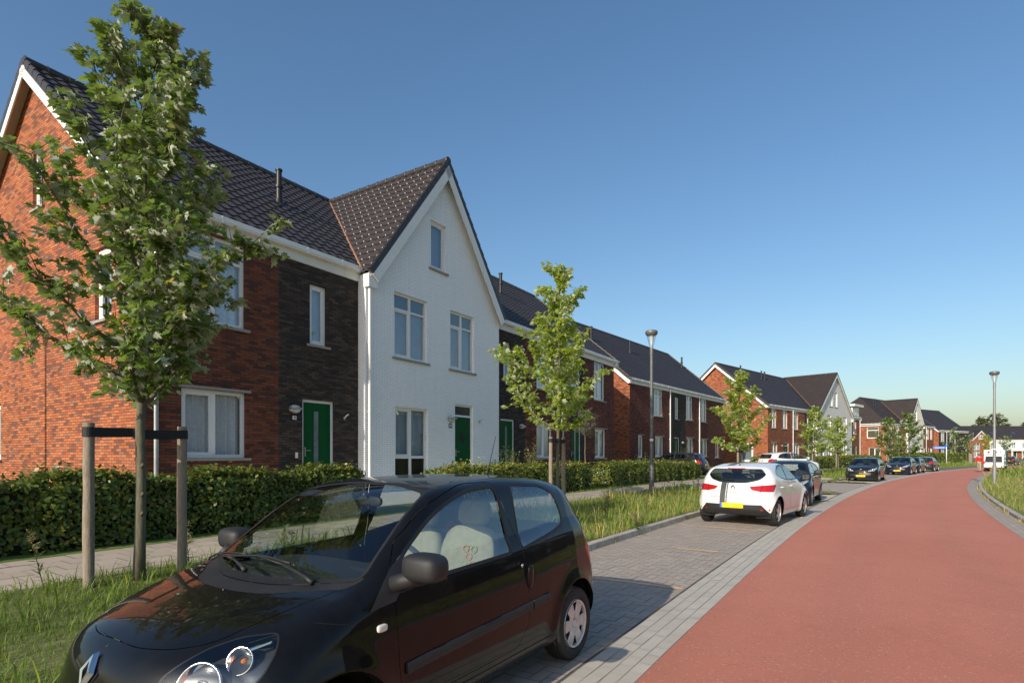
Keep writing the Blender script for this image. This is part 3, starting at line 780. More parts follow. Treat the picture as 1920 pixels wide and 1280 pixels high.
house('terraced_house','brown brick house closing the nearest terrace, behind the small round olive tree',32.6,12.1,23.15,29.26,dict(near=True,roofdim=(5.25,.825),
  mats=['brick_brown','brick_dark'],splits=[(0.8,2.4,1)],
  win=[(.55,1.96,4.46,6.42,'duo_top',dict(back='curtain3')),(3.52,4.92,4.46,6.42,'duo_top',dict(back='curtain3')),(3.64,5.04,1.48,2.98,'duo',dict(back='curtain3',lintel=True))],
  doors=[(1.0,2.0,ZF,3.03,'slot')],flues=[],
  right=dict(mats=['brick_red'],over=.3)))
TH=38.38;DD=17.39
house('terraced_house','end house of the second terrace with a half sunlit side wall and side window',TH,DD,34.6,41.1,dict(
  mats=['brick_brown','brick_dark'],tile='tile',
  win=[(3.75,5.3,4.46,6.42,'duo_top'),(1.25,2.02,1.45,3.0,'single',dict(lintel=True)),(4.0,5.45,1.5,2.98,'duo',dict(lintel=True))],
  left=dict(mats=['brick_red'],over=.25,win=[(2.5,3.6,4.3,6.5,'single_top')],doors=[(1.9,3.2,ZF,3.0,'transom')]),flues=[(1.1,3.6)],pipes=[(6.5,'white')]))
house('terraced_house','brick house with a dark brick strip in the middle of the second terrace',TH,DD,41.1,47.2,dict(
  mats=['brick_brown','brick_dark'],splits=[(0,3.25,1)],
  win=[(1.1,1.82,4.42,6.1,'single'),(3.35,4.75,4.46,6.42,'duo_top'),(3.5,4.9,1.5,3.02,'duo',dict(lintel=True))],
  doors=[(1.0,2.0,ZF,3.0,'slot')],lamps=[(2.55,2.6)],flues=[(.4,3.45)],pipes=[(6.1,'white')]))
house('terraced_house','last brick house of the second terrace, left of the leafy tree behind the white hatchback',TH,DD,47.2,53.5,dict(
  mats=['brick_brown'],
  win=[(.6,2.0,4.46,6.42,'duo_top'),(.7,2.15,1.5,3.0,'duo',dict(lintel=True)),(4.1,5.1,1.4,3.0,'single',dict(lintel=True))],
  right=dict(mats=['brick_brown'],over=.3),flues=[(5.6,3.7)]))
TH=46.6;DD=24.1
house('terraced_house','end house with a wide sunlit orange gable and one white framed side window',TH,DD,58.5,64.9,dict(
  mats=['brick_red'],tile='tile',
  win=[(.85,2.1,4.42,6.44,'duo_top'),(3.75,5.05,4.42,6.44,'duo_top'),(.95,2.4,1.3,2.95,'duo',dict(lintel=True))],
  doors=[(4.2,5.4,ZF,3.0,'transom')],lamps=[(3.5,2.6)],flues=[(3.4,4.4)],pipes=[(6.4,'white')],
  left=dict(mats=['brick_red'],over=.3,win=[(1.5,3.0,.95,2.95,'fixed',dict(back='curtain2'))])))
house('terraced_house','narrow brick house between the wide orange gable and the far white gable',TH,DD,64.9,71.1,dict(
  mats=['brick_red','brick_dark'],splits=[(3.6,6.2,1)],
  win=[(.35,1.7,4.42,6.44,'duo_top'),(4.2,4.9,4.42,6.1,'single'),(.45,2.0,1.4,2.95,'duo',dict(lintel=True))],
  doors=[(4.1,5.1,ZF,3.0,'slot')],lamps=[(3.2,2.6)],flues=[(2.2,4.3),(3.1,4.3)]))
house('terraced_house','white rendered house with a broad front gable and two narrow attic windows',TH,DD-.3,71.1,84.4,dict(setfront=.3,
  mats=['render_white'],cross=dict(u=6.65,hw=6.65,slope=.80,apex=11.75,over=.25,returns=True,boxes=(-1,1)),
  win=[(4.6,5.7,7.6,9.4,'single',dict(back='curtain2')),(6.4,7.5,7.6,9.4,'single',dict(back='curtain2')),(.8,1.9,4.5,6.5,'duo_top'),(3.9,5.2,4.5,6.5,'duo_top'),(7.2,8.5,4.5,6.5,'duo_top'),(9.8,11.2,4.5,6.5,'duo_top'),(3.9,5.4,1.4,3.0,'duo'),(9.6,11.1,ZF,3.0,'duo')],
  doors=[(1.6,2.6,ZF,3.0,'slot'),(7.4,8.4,ZF,3.0,'slot')],pipes=[(.1,'white')]))
h=house('terraced_house','small brick house with a white box dormer beside the far white gable',TH,DD,84.4,89.05,dict(
  mats=['brick_red'],win=[(1.6,3.0,4.42,6.44,'duo_top')],doors=[(1.8,3.1,ZF,2.95,'slot')],pipes=[(4.3,'white')],
  right=dict(mats=['brick_red'],over=.1)))
m=MB(); m.box(1.5,4.3,.05,3.2,6.82,8.2,0); m.box(1.1,5.0,-.35,3.3,8.203,8.5,0); 
dm=m.build('dormer',M['white'],h,recalc=True)
window(lambda u,w,z:(u,-.03+w*.2,z),2.0,3.5,7.0,8.1,'duo',dm,sill=False,back='dark')
TH=53.7;DD=38.18
house('terraced_house','brick corner house with a hipped dark roof on the far bend',TH,DD,102.9,110.9,dict(
  mats=['brick_red'],hip=3.6,tile='tile_brown',
  left=dict(mats=['brick_red'],hip=True,win=[(1.1,2.9,4.4,6.2,'single_top',dict(sill=False)),(.9,2.6,1.2,2.9,'duo',dict(sill=False))]),
  win=[(1.0,2.2,4.4,6.3,'duo'),(4.0,5.2,4.4,6.3,'duo'),(1.0,2.4,1.4,2.9,'duo')],doors=[(4.2,5.2,ZF,2.95,'slot')],flues=[(6.0,4.2),(6.7,4.2)]))
house('terraced_house','tall narrow white gabled house on the far bend above the parked black cars',TH,DD-.3,110.9,117.7,dict(setfront=.3,
  mats=['render_white'],cross=dict(u=3.4,hw=3.4,slope=1.34,apex=11.3,over=.25,returns=True,boxes=(-1,1)),
  win=[(2.9,3.9,7.4,9.2,'single',dict(back='dark')),(1.0,2.2,4.5,6.4,'duo_top'),(4.2,5.4,4.5,6.4,'duo_top'),(.9,2.5,ZF,2.9,'duo'),(4.4,5.8,1.2,2.9,'duo')],doors=[(3.0,4.0,ZF,3.0,'slot')]))
house('terraced_house','brick house with three tall white windows right of the narrow far gable',TH,DD,117.7,123.6,dict(
  mats=['brick_red'],win=[(.6,1.7,4.42,6.4,'duo'),(2.5,3.6,4.42,6.4,'duo'),(4.2,5.3,4.42,6.4,'duo'),(.6,1.7,1.3,2.95,'duo'),(4.2,5.3,1.3,2.95,'duo')],doors=[(2.5,3.5,ZF,3.0,'slot')],pipes=[(2.1,'white')],
  right=dict(mats=['brick_red'],over=.3)))
# block four: gable seen end on, plus the cross wing behind it
TH=60.;x4,y4=88.2,117.6
t=math.radians(TH); s4=x4*math.sin(t)+y4*math.cos(t); d4=-(x4*math.cos(t)-y4*math.sin(t))
house('terraced_house','red brick gabled end house far down the bend behind the blue street sign',TH,d4,s4,s4+13,dict(
  mats=['brick_dark'],win=[(.8,2.4,4.4,6.4,'duo'),(4.5,6.,4.4,6.4,'duo'),(.8,2.4,1.3,2.9,'duo')],doors=[(4.5,5.5,ZF,3.0,'slot')],pipes=[(3.2,'white'),(6.8,'white')],
  left=dict(mats=['brick_red'],over=.3)))
TH=93.;x5,y5=92.,143.5
t=math.radians(TH); s5=x5*math.sin(t)+y5*math.cos(t); d5=-(x5*math.cos(t)-y5*math.sin(t))
house('terraced_house','long brick house with a wide plain dark roof facing the street behind the blue sign',TH,d5,s5,s5+20.2,dict(
  mats=['brick_red'],tile='tile',win=[(16.2,18.0,1.2,3.2,'duo'),(18.3,19.4,1.2,3.2,'single'),(10.,12,4.4,6.2,'duo')],doors=[(6,7,ZF,3,'slot')],
  left=dict(mats=['brick_red'],over=.3),right=dict(mats=['brick_red'],over=.3)))
# the row closing the street at the far right
TH=88.;x6,y6=146.,190.
t=math.radians(TH); s6=x6*math.sin(t)+y6*math.cos(t); d6=-(x6*math.cos(t)-y6*math.sin(t))
house('terraced_house','far brick house with a small white trimmed front gable across the end of the street',TH,d6-.3,s6+7.6,s6+13.6,dict(setfront=.3,
  mats=['brick_red'],cross=dict(u=3.,hw=3.0,slope=1.0,apex=9.9,over=.25,returns=True,boxes=(-1,1),tile='tile'),
  win=[(2.2,3.8,7.0,8.4,'duo',dict(sill=False)),(.6,2.6,3.4,5.6,'duo_top',dict(sill=False)),(.6,2.6,.9,2.9,'duo',dict(sill=False))],doors=[(4.,5.,ZF,3.0,'slot')]))
house('terraced_house','far brick house with a plain dark roof and rooflight left of the small gable',TH,d6,s6,s6+7.6,dict(
  mats=['brick_red'],win=[(4.6,6.6,3.6,5.6,'duo'),(1.,3.,3.6,5.6,'duo')],doors=[(6,7,ZF,3,'slot')],left=dict(mats=['brick_red'],over=.2)))
for k in range(3):
    a=s6+13.6+k*7.2
    hh=house('terraced_house',['far house with a white rendered upper floor, first to the right of the small gable','far house with a white rendered upper floor, second to the right of the small gable','far white and brick house at the right edge, third from the small gable'][k],TH,d6,a,a+7.2,dict(
      mats=['render_white'],win=[(.8,2.2,3.9,5.8,'duo',dict(sill=False)),(4.4,6.0,3.9,5.8,'duo',dict(sill=False)),(4.4,6.2,1.0,2.8,'duo',dict(sill=False))],doors=[(1.4,2.5,ZF,3.,'plain')],right=dict(mats=['brick_red'],over=.2) if k==2 else None))
    m=MB(); m.box(0.02,1.38,-.06,-.005,-.2,3.2); m.box(2.52,4.38,-.06,-.005,-.2,3.2); m.box(6.22,7.18,-.06,-.005,-.2,3.2); m.box(4.38,6.22,-.06,-.005,-.2,.98)
    b=m.build('brick_base',M['brick_red'],hh,recalc=True)
    m=MB(); m.box(0,7.2,-1.1,-.07,3.05,3.3); 
    for xx in (.1,3.4,7.0): m.box(xx-.07,xx+.07,-1.05,-.92,.1,3.05)
    m.build('porch',M['white'],hh,recalc=True)
    m=MB(); zz=ZE+SL*(2.6+.12); m.obox((3.6,2.6,zz+.12),(.55,0,0),(0,.5,.5*SL),(0,-.03,.035)); m.build('rooflight',M['steel'],hh,recalc=True)

# the row across the street, right of the picture: the foreground car's flank and windows mirror it
for k,(a,b) in enumerate(((-64,-49),(-47,-30))):
    house('terraced_house','dark brick house across the street, mirrored in the black car, '+('farther of the two','nearer of the two')[k],212.,24.,a,b,dict(mats=['brick_dark'],tile='tile',detail=False,
      win=[(2,3.6,4.4,6.3,'duo'),(6,7.6,4.4,6.3,'duo'),(10,11.6,4.4,6.3,'duo'),(2,4,1.4,2.9,'duo'),(9,11,1.4,2.9,'duo')],doors=[(6,7,ZF,2.95,'slot')],left=dict(mats=['brick_dark'],over=.2),right=dict(mats=['brick_dark'],over=.2)))
# ================================================================== TREES, HEDGES, GRASS
def leaf_mat(name, top, under, spec=.3, rough=.55, trans=.35):
    n=N(name); a=n.new('ShaderNodeAttribute'); a.attribute_name='tint'
    g=n.new('ShaderNodeNewGeometry')
    t0=tuple(x*.55 for x in top); t1=(min(1,top[0]*1.9),top[1]*1.45,top[2]*1.2)
    ct=n.ramp(a.outputs['Fac'],[(0,t0),(.55,top),(.93,t1),(1,(t1[0]*1.6,t1[1]*1.05,t1[2]))])
    cu=n.mix(n.math('MULTIPLY',a.outputs['Fac'],.4),under,tuple(x*.75 for x in under))
    col=n.mix(g.outputs['Backfacing'],ct,cu)
    b=n.bsdf(col,rough,0,spec)
    tr=n.new('ShaderNodeBsdfTranslucent'); n.link(n.mix(.5,ct,(top[0]*2.2,top[1]*2.0,top[2]*.8)),tr.inputs['Color'])
    mx=n.new('ShaderNodeMixShader'); mx.inputs[0].default_value=trans; n.link(b.outputs[0],mx.inputs[1]); n.link(tr.outputs[0],mx.inputs[2])
    return n.done(mx)
M['maple']=leaf_mat('maple_leaf',(.125,.205,.034),(.58,.62,.50),trans=.36)
M['maple_light']=leaf_mat('light_maple_leaf',(.28,.38,.045),(.62,.67,.46),trans=.5)
M['beech']=leaf_mat('hedge_leaf',(.085,.135,.022),(.11,.15,.045),spec=.45,rough=.42,trans=.3)
M['beech_light']=leaf_mat('light_hedge_leaf',(.135,.19,.034),(.15,.19,.05),spec=.45,rough=.42,trans=.3)
M['olive']=leaf_mat('olive_leaf',(.16,.18,.12),(.26,.28,.23))
M['hazy_leaf']=leaf_mat('hazed_distant_leaf',(.15,.175,.10),(.17,.19,.12))  # leaf colour lightened and greyed to carry the distance haze
M['grass']=leaf_mat('grass_blade',(.25,.335,.07),(.26,.345,.075),trans=.4)
M['grass_near']=leaf_mat('lush_grass_blade',(.165,.25,.045),(.17,.26,.05),trans=.4)
M['drygrass']=leaf_mat('dry_grass_blade',(.42,.375,.16),(.44,.39,.18),trans=.4)
M['weedleaf']=leaf_mat('weed_leaf',(.095,.13,.040),(.12,.15,.07))
M['weedhead']=leaf_mat('weed_seed_head',(.20,.20,.09),(.24,.24,.13))
def bark(name,a,b,scale):
    n=N(name); c=n.coord(); mp=n.new('ShaderNodeMapping'); n.link(c,mp.inputs['Vector']); mp.inputs['Scale'].default_value=(1,1,.18)
    k=n.noise(mp.outputs[0],scale,5,.7); k2=n.noise(c,5,3)
    col=n.mix(n.math('MULTIPLY',k2,.8),n.ramp(k,[(.35,a),(.65,b)]),tuple(x*.7 for x in b))
    return n.done(n.bsdf(col,.9,0,.2,normal=n.bump(k,.7,.008)))
M['bark']=bark('maple_bark',(.085,.075,.05),(.19,.175,.125),45)
M['stake']=bark('weathered_stake',(.17,.13,.095),(.36,.30,.235),60)
M['strap']=simple('black_strap',(.012,.012,.012),.7,var=.2)
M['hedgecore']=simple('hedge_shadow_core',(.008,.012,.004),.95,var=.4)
MAPLE=np.array([(0,0),(.05,.10),(.30,.02),(.28,.16),(.50,.30),(.34,.36),(.42,.62),(.22,.58),(.14,.62),(.12,.74),(0,1.0)])
MAPLE=np.vstack([MAPLE,(MAPLE*[-1,1])[-2:0:-1]])            # lobed outline, 20 points
OVAL=np.array([(0,0),(.20,.18),(.29,.45),(.20,.78),(0,1),(-.20,.78),(-.29,.45),(-.20,.18)])
LANCE=np.array([(0,0),(.09,.3),(.07,.7),(0,1),(-.07,.7),(-.09,.3)])
def leaves(shape, P, Dirs, Nrm, size, curl=.12):
    """one polygon per leaf: base point P, pointing along Dirs, blade normal Nrm"""
    P=np.asarray(P);D=np.asarray(Dirs,float);Nn=np.asarray(Nrm,float);size=np.asarray(size)
    D/=np.linalg.norm(D,axis=1,keepdims=True)+1e-9
    Sd=np.cross(D,Nn);Sd/=np.linalg.norm(Sd,axis=1,keepdims=True)+1e-9;Nn=np.cross(Sd,D)
    k=len(shape)
    x=shape[:,0][None,:,None];y=shape[:,1][None,:,None]
    V=P[:,None]+size[:,None,None]*(Sd[:,None]*x+D[:,None]*y+Nn[:,None]*(curl*(np.abs(x)*.9-y*y*.6)))
    return V.reshape(-1,3)
def leaf_obj(name,shape,P,D,Nn,size,mat,parent,rng,kind=None,tint=None,curl=.12):
    V=leaves(shape,P,D,Nn,size,curl); k=len(shape); n=len(P)
    t=rng.random(n) if tint is None else tint
    if k>8:
        # fan around the midrib so concave lobes stay clean: split into two halves
        h=k//2; i0=np.arange(n)[:,None]*k
        A=np.array(list(range(0,h+1)));B=np.array([0]+list(range(h,k)))
        o=np_mesh(name,V,FN=None,F4=None,F3=None,mats=[mat],parent=parent) if False else None
        FA=i0+A[None];FB=i0+B[None]
        m=len(A);
        if len(B)==m: F=np.vstack([FA,FB]); att=np.concatenate([t,t])
        else:
            F=FA;att=t
        return np_mesh(name,V,FN=F,mats=[mat],parent=parent,attr=att)
    F=np.arange(n*k).reshape(n,k)
    return np_mesh(name,V,FN=F,mats=[mat],parent=parent,attr=t)
def tree(label,x,y,H,crown0,prof,seed,nleaf,lsize,mat='maple',trunk_r=.055,nbr=16,group='young street trees',lean=(0,0),shape=MAPLE,z=None,lowfork=True,name='maple_tree',bias=0.):
    """prof: list of (height fraction of crown, radius). Trunk, limbs, twigs and single leaves."""
    rng=np.random.default_rng(seed); z0=zat(x,y) if z is None else z
    root=empty(name,(x,y,z0),0,label,'tree',group)
    tb=MB(); hs=np.linspace(0,H*.97,12)
    wob=np.cumsum(rng.normal(0,.012,(12,2)),0)+np.outer(hs/H,lean)
    tp=[Vector((wob[i,0],wob[i,1],hs[i]-(.06 if i==0 else 0))) for i in range(12)]
    tr=[trunk_r*(1.25 if h<.15 else 1.0)*(1-.93*(h/H)**1.15)+.004 for h in hs]
    tb.tube(tp,tr,12)
    if nleaf>1500:
        for hz_ in (.75,.95,1.25):
            i=hz_/H*11/.97; a=tp[int(i)].lerp(tp[int(i)+1],i-int(i)); tb.tube([a+Vector((trunk_r*.6,-trunk_r*.5,-.02)),a+Vector((trunk_r*1.05,-trunk_r*.9,.01))],[.022,.012],8)
    tr_o=tb.build('trunk',M['bark'],root,smooth=True)
    def on(h):
        i=min(10.999,h/H*11/.97); k=int(i); return tp[k].lerp(tp[k+1],i-k)
    P=[];D=[];Nr=[];lb=MB(); r_at=lambda h: np.interp((h-crown0)/(H-crown0),*zip(*prof))
    tw=[]
    for b in range(nbr):
        f=(b+.35)/nbr; h=crown0+(H-crown0)*(f**1.12)*.94
        R=max(.10,r_at(h+.25*(1-f)*.8)*.74)*rng.uniform(.82,1.12); az=b*2.39996+rng.normal(0,.3)
        up=.45+.75*f+rng.normal(0,.1)
        d=Vector((math.cos(az),math.sin(az),up)).normalized(); L=R/max(.35,math.hypot(d.x,d.y))
        L=min(L,R*1.25)*(1-bias*d.x*(1 if f<.42 else 0))
        p=on(max(crown0*.96,h-R*.45*up)); pts=[p];cur=p.copy();dd=d.copy()
        ns=6
        for k in range(ns):
            dd=(dd+Vector(rng.normal(0,.10,3))+Vector((0,0,.05))).normalized(); cur=cur+dd*(L/ns); pts.append(cur.copy())
        r0=trunk_r*(.45-.25*f)+.004
        lb.tube(pts,[r0*(1-.85*k/ns)+.002 for k in range(ns+1)],6,caps=False)
        tw.append((pts,L))
        for k in range(1,ns+1):
            for q in range(2 if k<ns else 3):
                td=(dd*.6+Vector(rng.normal(0,.65,3))+Vector((0,0,.12))).normalized(); tl=L*rng.uniform(.14,.27)+.06
                e=pts[k]+td*tl; mid=pts[k].lerp(e,.5)+Vector((0,0,.02))
                lb.tube([pts[k],mid,e],[.005,.004,.002],4,caps=False); tw.append(([pts[k],mid,e],tl))
    for i in range(3): tw.append(([on(H*.8),on(H*.9),on(H*.97)],H*.17))
    lb.build('limbs',M['bark'],tr_o,smooth=True)
    wts=np.array([t[1] for t in tw]); wts/=wts.sum()
    # leaves gather in pairs near the twig ends; some stretches are left bare so the sky shows through
    cnt=rng.multinomial(nleaf,wts)
    for (pts,L),c in zip(tw,cnt):
        for j in range(c):
            t=rng.beta(1.8,1.0)*(len(pts)-1)*.999; k=int(t); p=pts[k].lerp(pts[k+1],t-k)
            az=rng.uniform(0,2*math.pi); drop=rng.uniform(-.75,.35)
            out=Vector((p.x,p.y,0)); out=out.normalized()*.6 if out.length>.02 else out
            d=(Vector((math.cos(az),math.sin(az),drop))+out).normalized()
            n=Vector(rng.normal(0,.55,3))+Vector((0,0,.75))
            P.append(tuple(p+d*lsize*.45));D.append(tuple(d));Nr.append(tuple(n))
    nl=len(P); sz=lsize*rng.uniform(.6,1.25,nl)
    tint=np.clip(rng.normal(.5,.22,nl),0,1)
    leaf_obj('crown',shape,np.array(P),np.array(D),np.array(Nr),sz,M[mat],root,rng,tint=tint,curl=.22)
    return root
def stake(x,y,h,label,r=.05,z=None,lean=(0,0)):
    z0=(zat(x,y) if z is None else z); m=MB(); n=9
    rng=random.Random(int(x*1000)); 
    pts=[Vector((x+lean[0]*k/n+rng.uniform(-.003,.003),y+lean[1]*k/n+rng.uniform(-.003,.003),z0-.25+(h+.25)*k/n)) for k in range(n+1)]
    rr=[r*rng.uniform(.95,1.05) for _ in range(n)]+[r*.97]
    m.tube(pts,rr,16)
    o=m.build('tree_stake',M['stake'],smooth=False,angle=50)
    return tag(o,label,'stake','wooden stakes beside the street trees'), pts[-1]
def strap(a,b,label,w=.095,ra=.06,rb=.052):
    """flat belt nailed round a stake at a and looped round the trunk at b"""
    a=Vector(a);b=Vector(b);d=(b-a);d.z=0;d.normalize();s=Vector((-d.y,d.x,0)); m=MB(); wz=Vector((0,0,w/2))
    ring=[a+(d*math.cos(t)+s*math.sin(t))*ra for t in np.linspace(math.pi*.5,math.pi*1.5,10)]
    ring+= [a+(b-a)*t+s*(-ra+(ra*2)*t*0+ (ra-.012)*t)+Vector((0,0,-.004*math.sin(math.pi*t))) for t in (.15,.5,.85)]
    ring+= [b+(d*math.cos(t)+s*math.sin(t))*rb for t in np.linspace(-math.pi*.5,math.pi*.5,10)]
    ring+= [a+(b-a)*t+s*(ra-.012*t-(ra-.02)*.6*t)+Vector((0,0,-.004*math.sin(math.pi*t))) for t in (.85,.5,.15)]
    k=len(ring)
    for i in range(k): m.poly([ring[i]-wz,ring[(i+1)%k]-wz,ring[(i+1)%k]+wz,ring[i]+wz])
    o=m.build('tree_strap',M['strap']); return tag(o,label,'strap','black tree straps')
NT=['large young maple nearest the camera, tied between two tall stakes','slender light green maple behind the black foreground car','bushy maple behind the white hatchback','slim maple left in front of the far white gable','slim maple right in front of the far white gable']
# ---- the near tree with its stakes
tree('large leafy young maple nearest the camera, tied to two tall stakes',-3.94,6.0,6.15,1.95,[(0,.9),(.12,1.5),(.28,1.8),(.42,1.6),(.55,1.1),(.66,.85),(.78,.72),(.88,.42),(1,.10)],3,10500,.097,trunk_r=.050,nbr=34,lean=(.16,.02),z=.27,bias=.22)
ST=[]
def stakes(tx,ty,h,labels,dd=.45,r=.05,ra=None,strapz=None,z=None):
    s,o=inv(tx,ty); hd=math.radians(heading(s)); u=Vector((math.sin(hd),math.cos(hd),0))
    for k,sg in enumerate((-1,1)):
        p=Vector((tx,ty,0))+u*dd*sg
        st,top=stake(p.x,p.y,h,labels[0][k],r=r,z=z)
        a=Vector((top.x,top.y,top.z-.09)); b=Vector((tx,ty,a.z-.01*sg))
        strap(a,b,labels[1][k],ra=r+.006)
stakes(-3.94,6.0,1.72,(('left wooden stake of the nearest tree, closest to the bonnet','right wooden stake of the nearest tree'),('black strap from the left stake to the nearest tree trunk','black strap from the right stake to the nearest tree trunk')),z=.22)
tree('slender light green maple behind the black foreground car, taller than its neighbours',1.17,14.7,6.35,1.95,[(0,.9),(.1,1.9),(.22,2.2),(.36,1.8),(.46,.9),(.6,.72),(.8,.66),(.9,.42),(1,.10)],11,5200,.125,mat='maple_light',trunk_r=.045,nbr=26,bias=.32)
stakes(1.17,14.7,1.72,(('left stake of the light green maple behind the black foreground car','right stake of the light green maple behind the black foreground car'),('strap to the left stake of the light green maple','strap to the right stake of the light green maple')),dd=.34)
def small_stakes(x,y,nm,h=1.6,dd=.3): stakes(x,y,h,(('left stake of the '+nm,'right stake of the '+nm),('strap to the left stake of the '+nm,'strap to the right stake of the '+nm)),dd=dd)
tree('bushy rounded maple behind the white hatchback with the grey stripe',11.0,27.5,5.6,1.6,[(0,1.0),(.15,1.9),(.3,2.0),(.5,1.5),(.7,.9),(.88,.5),(1,.15)],21,4200,.14,mat='maple_light',trunk_r=.05,nbr=20)
small_stakes(11.0,27.5,'bushy maple behind the white hatchback')
tree('slim maple in front of the far white gable, left of the pair',21.3,40.2,4.9,1.5,[(0,.7),(.2,1.6),(.5,1.3),(.8,.65),(1,.2)],31,1500,.18,mat='maple_light',trunk_r=.045,nbr=16)
small_stakes(21.3,40.2,'slim left maple before the far white gable')
tree('slim maple in front of the far white gable, right of the pair',26.4,46.2,4.5,1.4,[(0,.7),(.2,1.7),(.5,1.3),(.8,.6),(1,.2)],32,1400,.19,mat='maple_light',trunk_r=.045,nbr=16)
small_stakes(26.4,46.2,'slim right maple before the far white gable')
tree('maple left of the two merging crowns behind the black parked cars',38.4,58.2,5.4,1.5,[(0,.6),(.2,1.5),(.5,1.3),(.8,.7),(1,.2)],33,1100,.24,trunk_r=.05,nbr=16)
small_stakes(38.4,58.2,'left of the two merging maples')
tree('maple right of the two merging crowns, taller, before the tall narrow white gable',46.0,66.0,6.4,1.5,[(0,.8),(.2,2.0),(.5,1.8),(.8,.9),(1,.3)],34,1500,.27,trunk_r=.06,nbr=18)
tree('left maple of the far pair beside the blue street sign',74.0,95.5,6.0,1.6,[(0,.5),(.3,1.6),(.6,1.2),(1,.3)],35,420,.28,trunk_r=.06,nbr=14)
tree('right maple of the far pair beside the blue street sign',78.3,98.0,4.9,1.5,[(0,.5),(.3,1.7),(.6,1.3),(1,.3)],36,420,.28,trunk_r=.06,nbr=14)
for (x,y,nm) in ((74.0,95.5,'left far maple by the blue sign'),(78.3,98.,'right far maple by the blue sign')):
    stake(x+.35,y-.35,1.9,'pale stake of the '+nm,r=.28,z=0)[0]
tree('far maple just behind the white utility truck, left',101.,121.,5.6,1.6,[(0,.6),(.3,1.9),(.6,1.5),(1,.3)],37,380,.34,trunk_r=.06,nbr=12,mat='maple_light')
tree('far maple just behind the white utility truck, right',106.,122.,5.4,1.6,[(0,.6),(.3,2.0),(.6,1.6),(1,.3)],38,380,.34,trunk_r=.06,nbr=12)
# big background trees beyond the far row
for i,(x,y,H,w,sd,lab) in enumerate(((186,225,17.,6.0,51,'big round dark tree rising behind the far roofs, left half of the clump'),(194,228,19.,6.5,52,'big round dark tree rising behind the far roofs, tallest of the clump'),(170,232,13.,7.,53,'low dark tree behind the far roofs left of the clump'),(211,232,15.5,6,54,'tree behind the far roofs at the right edge, near the clump'),(221,235,19.,8,55,'tree behind the far roofs on the right edge of the photo'))):
    tree(lab,x,y,H,3.,[(0,.5*w),(.3,w),(.6,w*.85),(.85,w*.5),(1,w*.15)],sd,1600,1.0,mat='hazy_leaf',trunk_r=.25,nbr=26,group='trees beyond the far roofs',shape=OVAL,z=0,name='broadleaf_tree')
# ---- olive on a stem in the garden
tree('small round grey green olive tree on a thin stem behind the hedge',2.95,22.6,2.95,2.0,[(0,.30),(.25,.52),(.6,.55),(.9,.34),(1,.15)],41,1500,.075,mat='olive',trunk_r=.028,nbr=26,group=None,shape=LANCE,name='olive_tree')
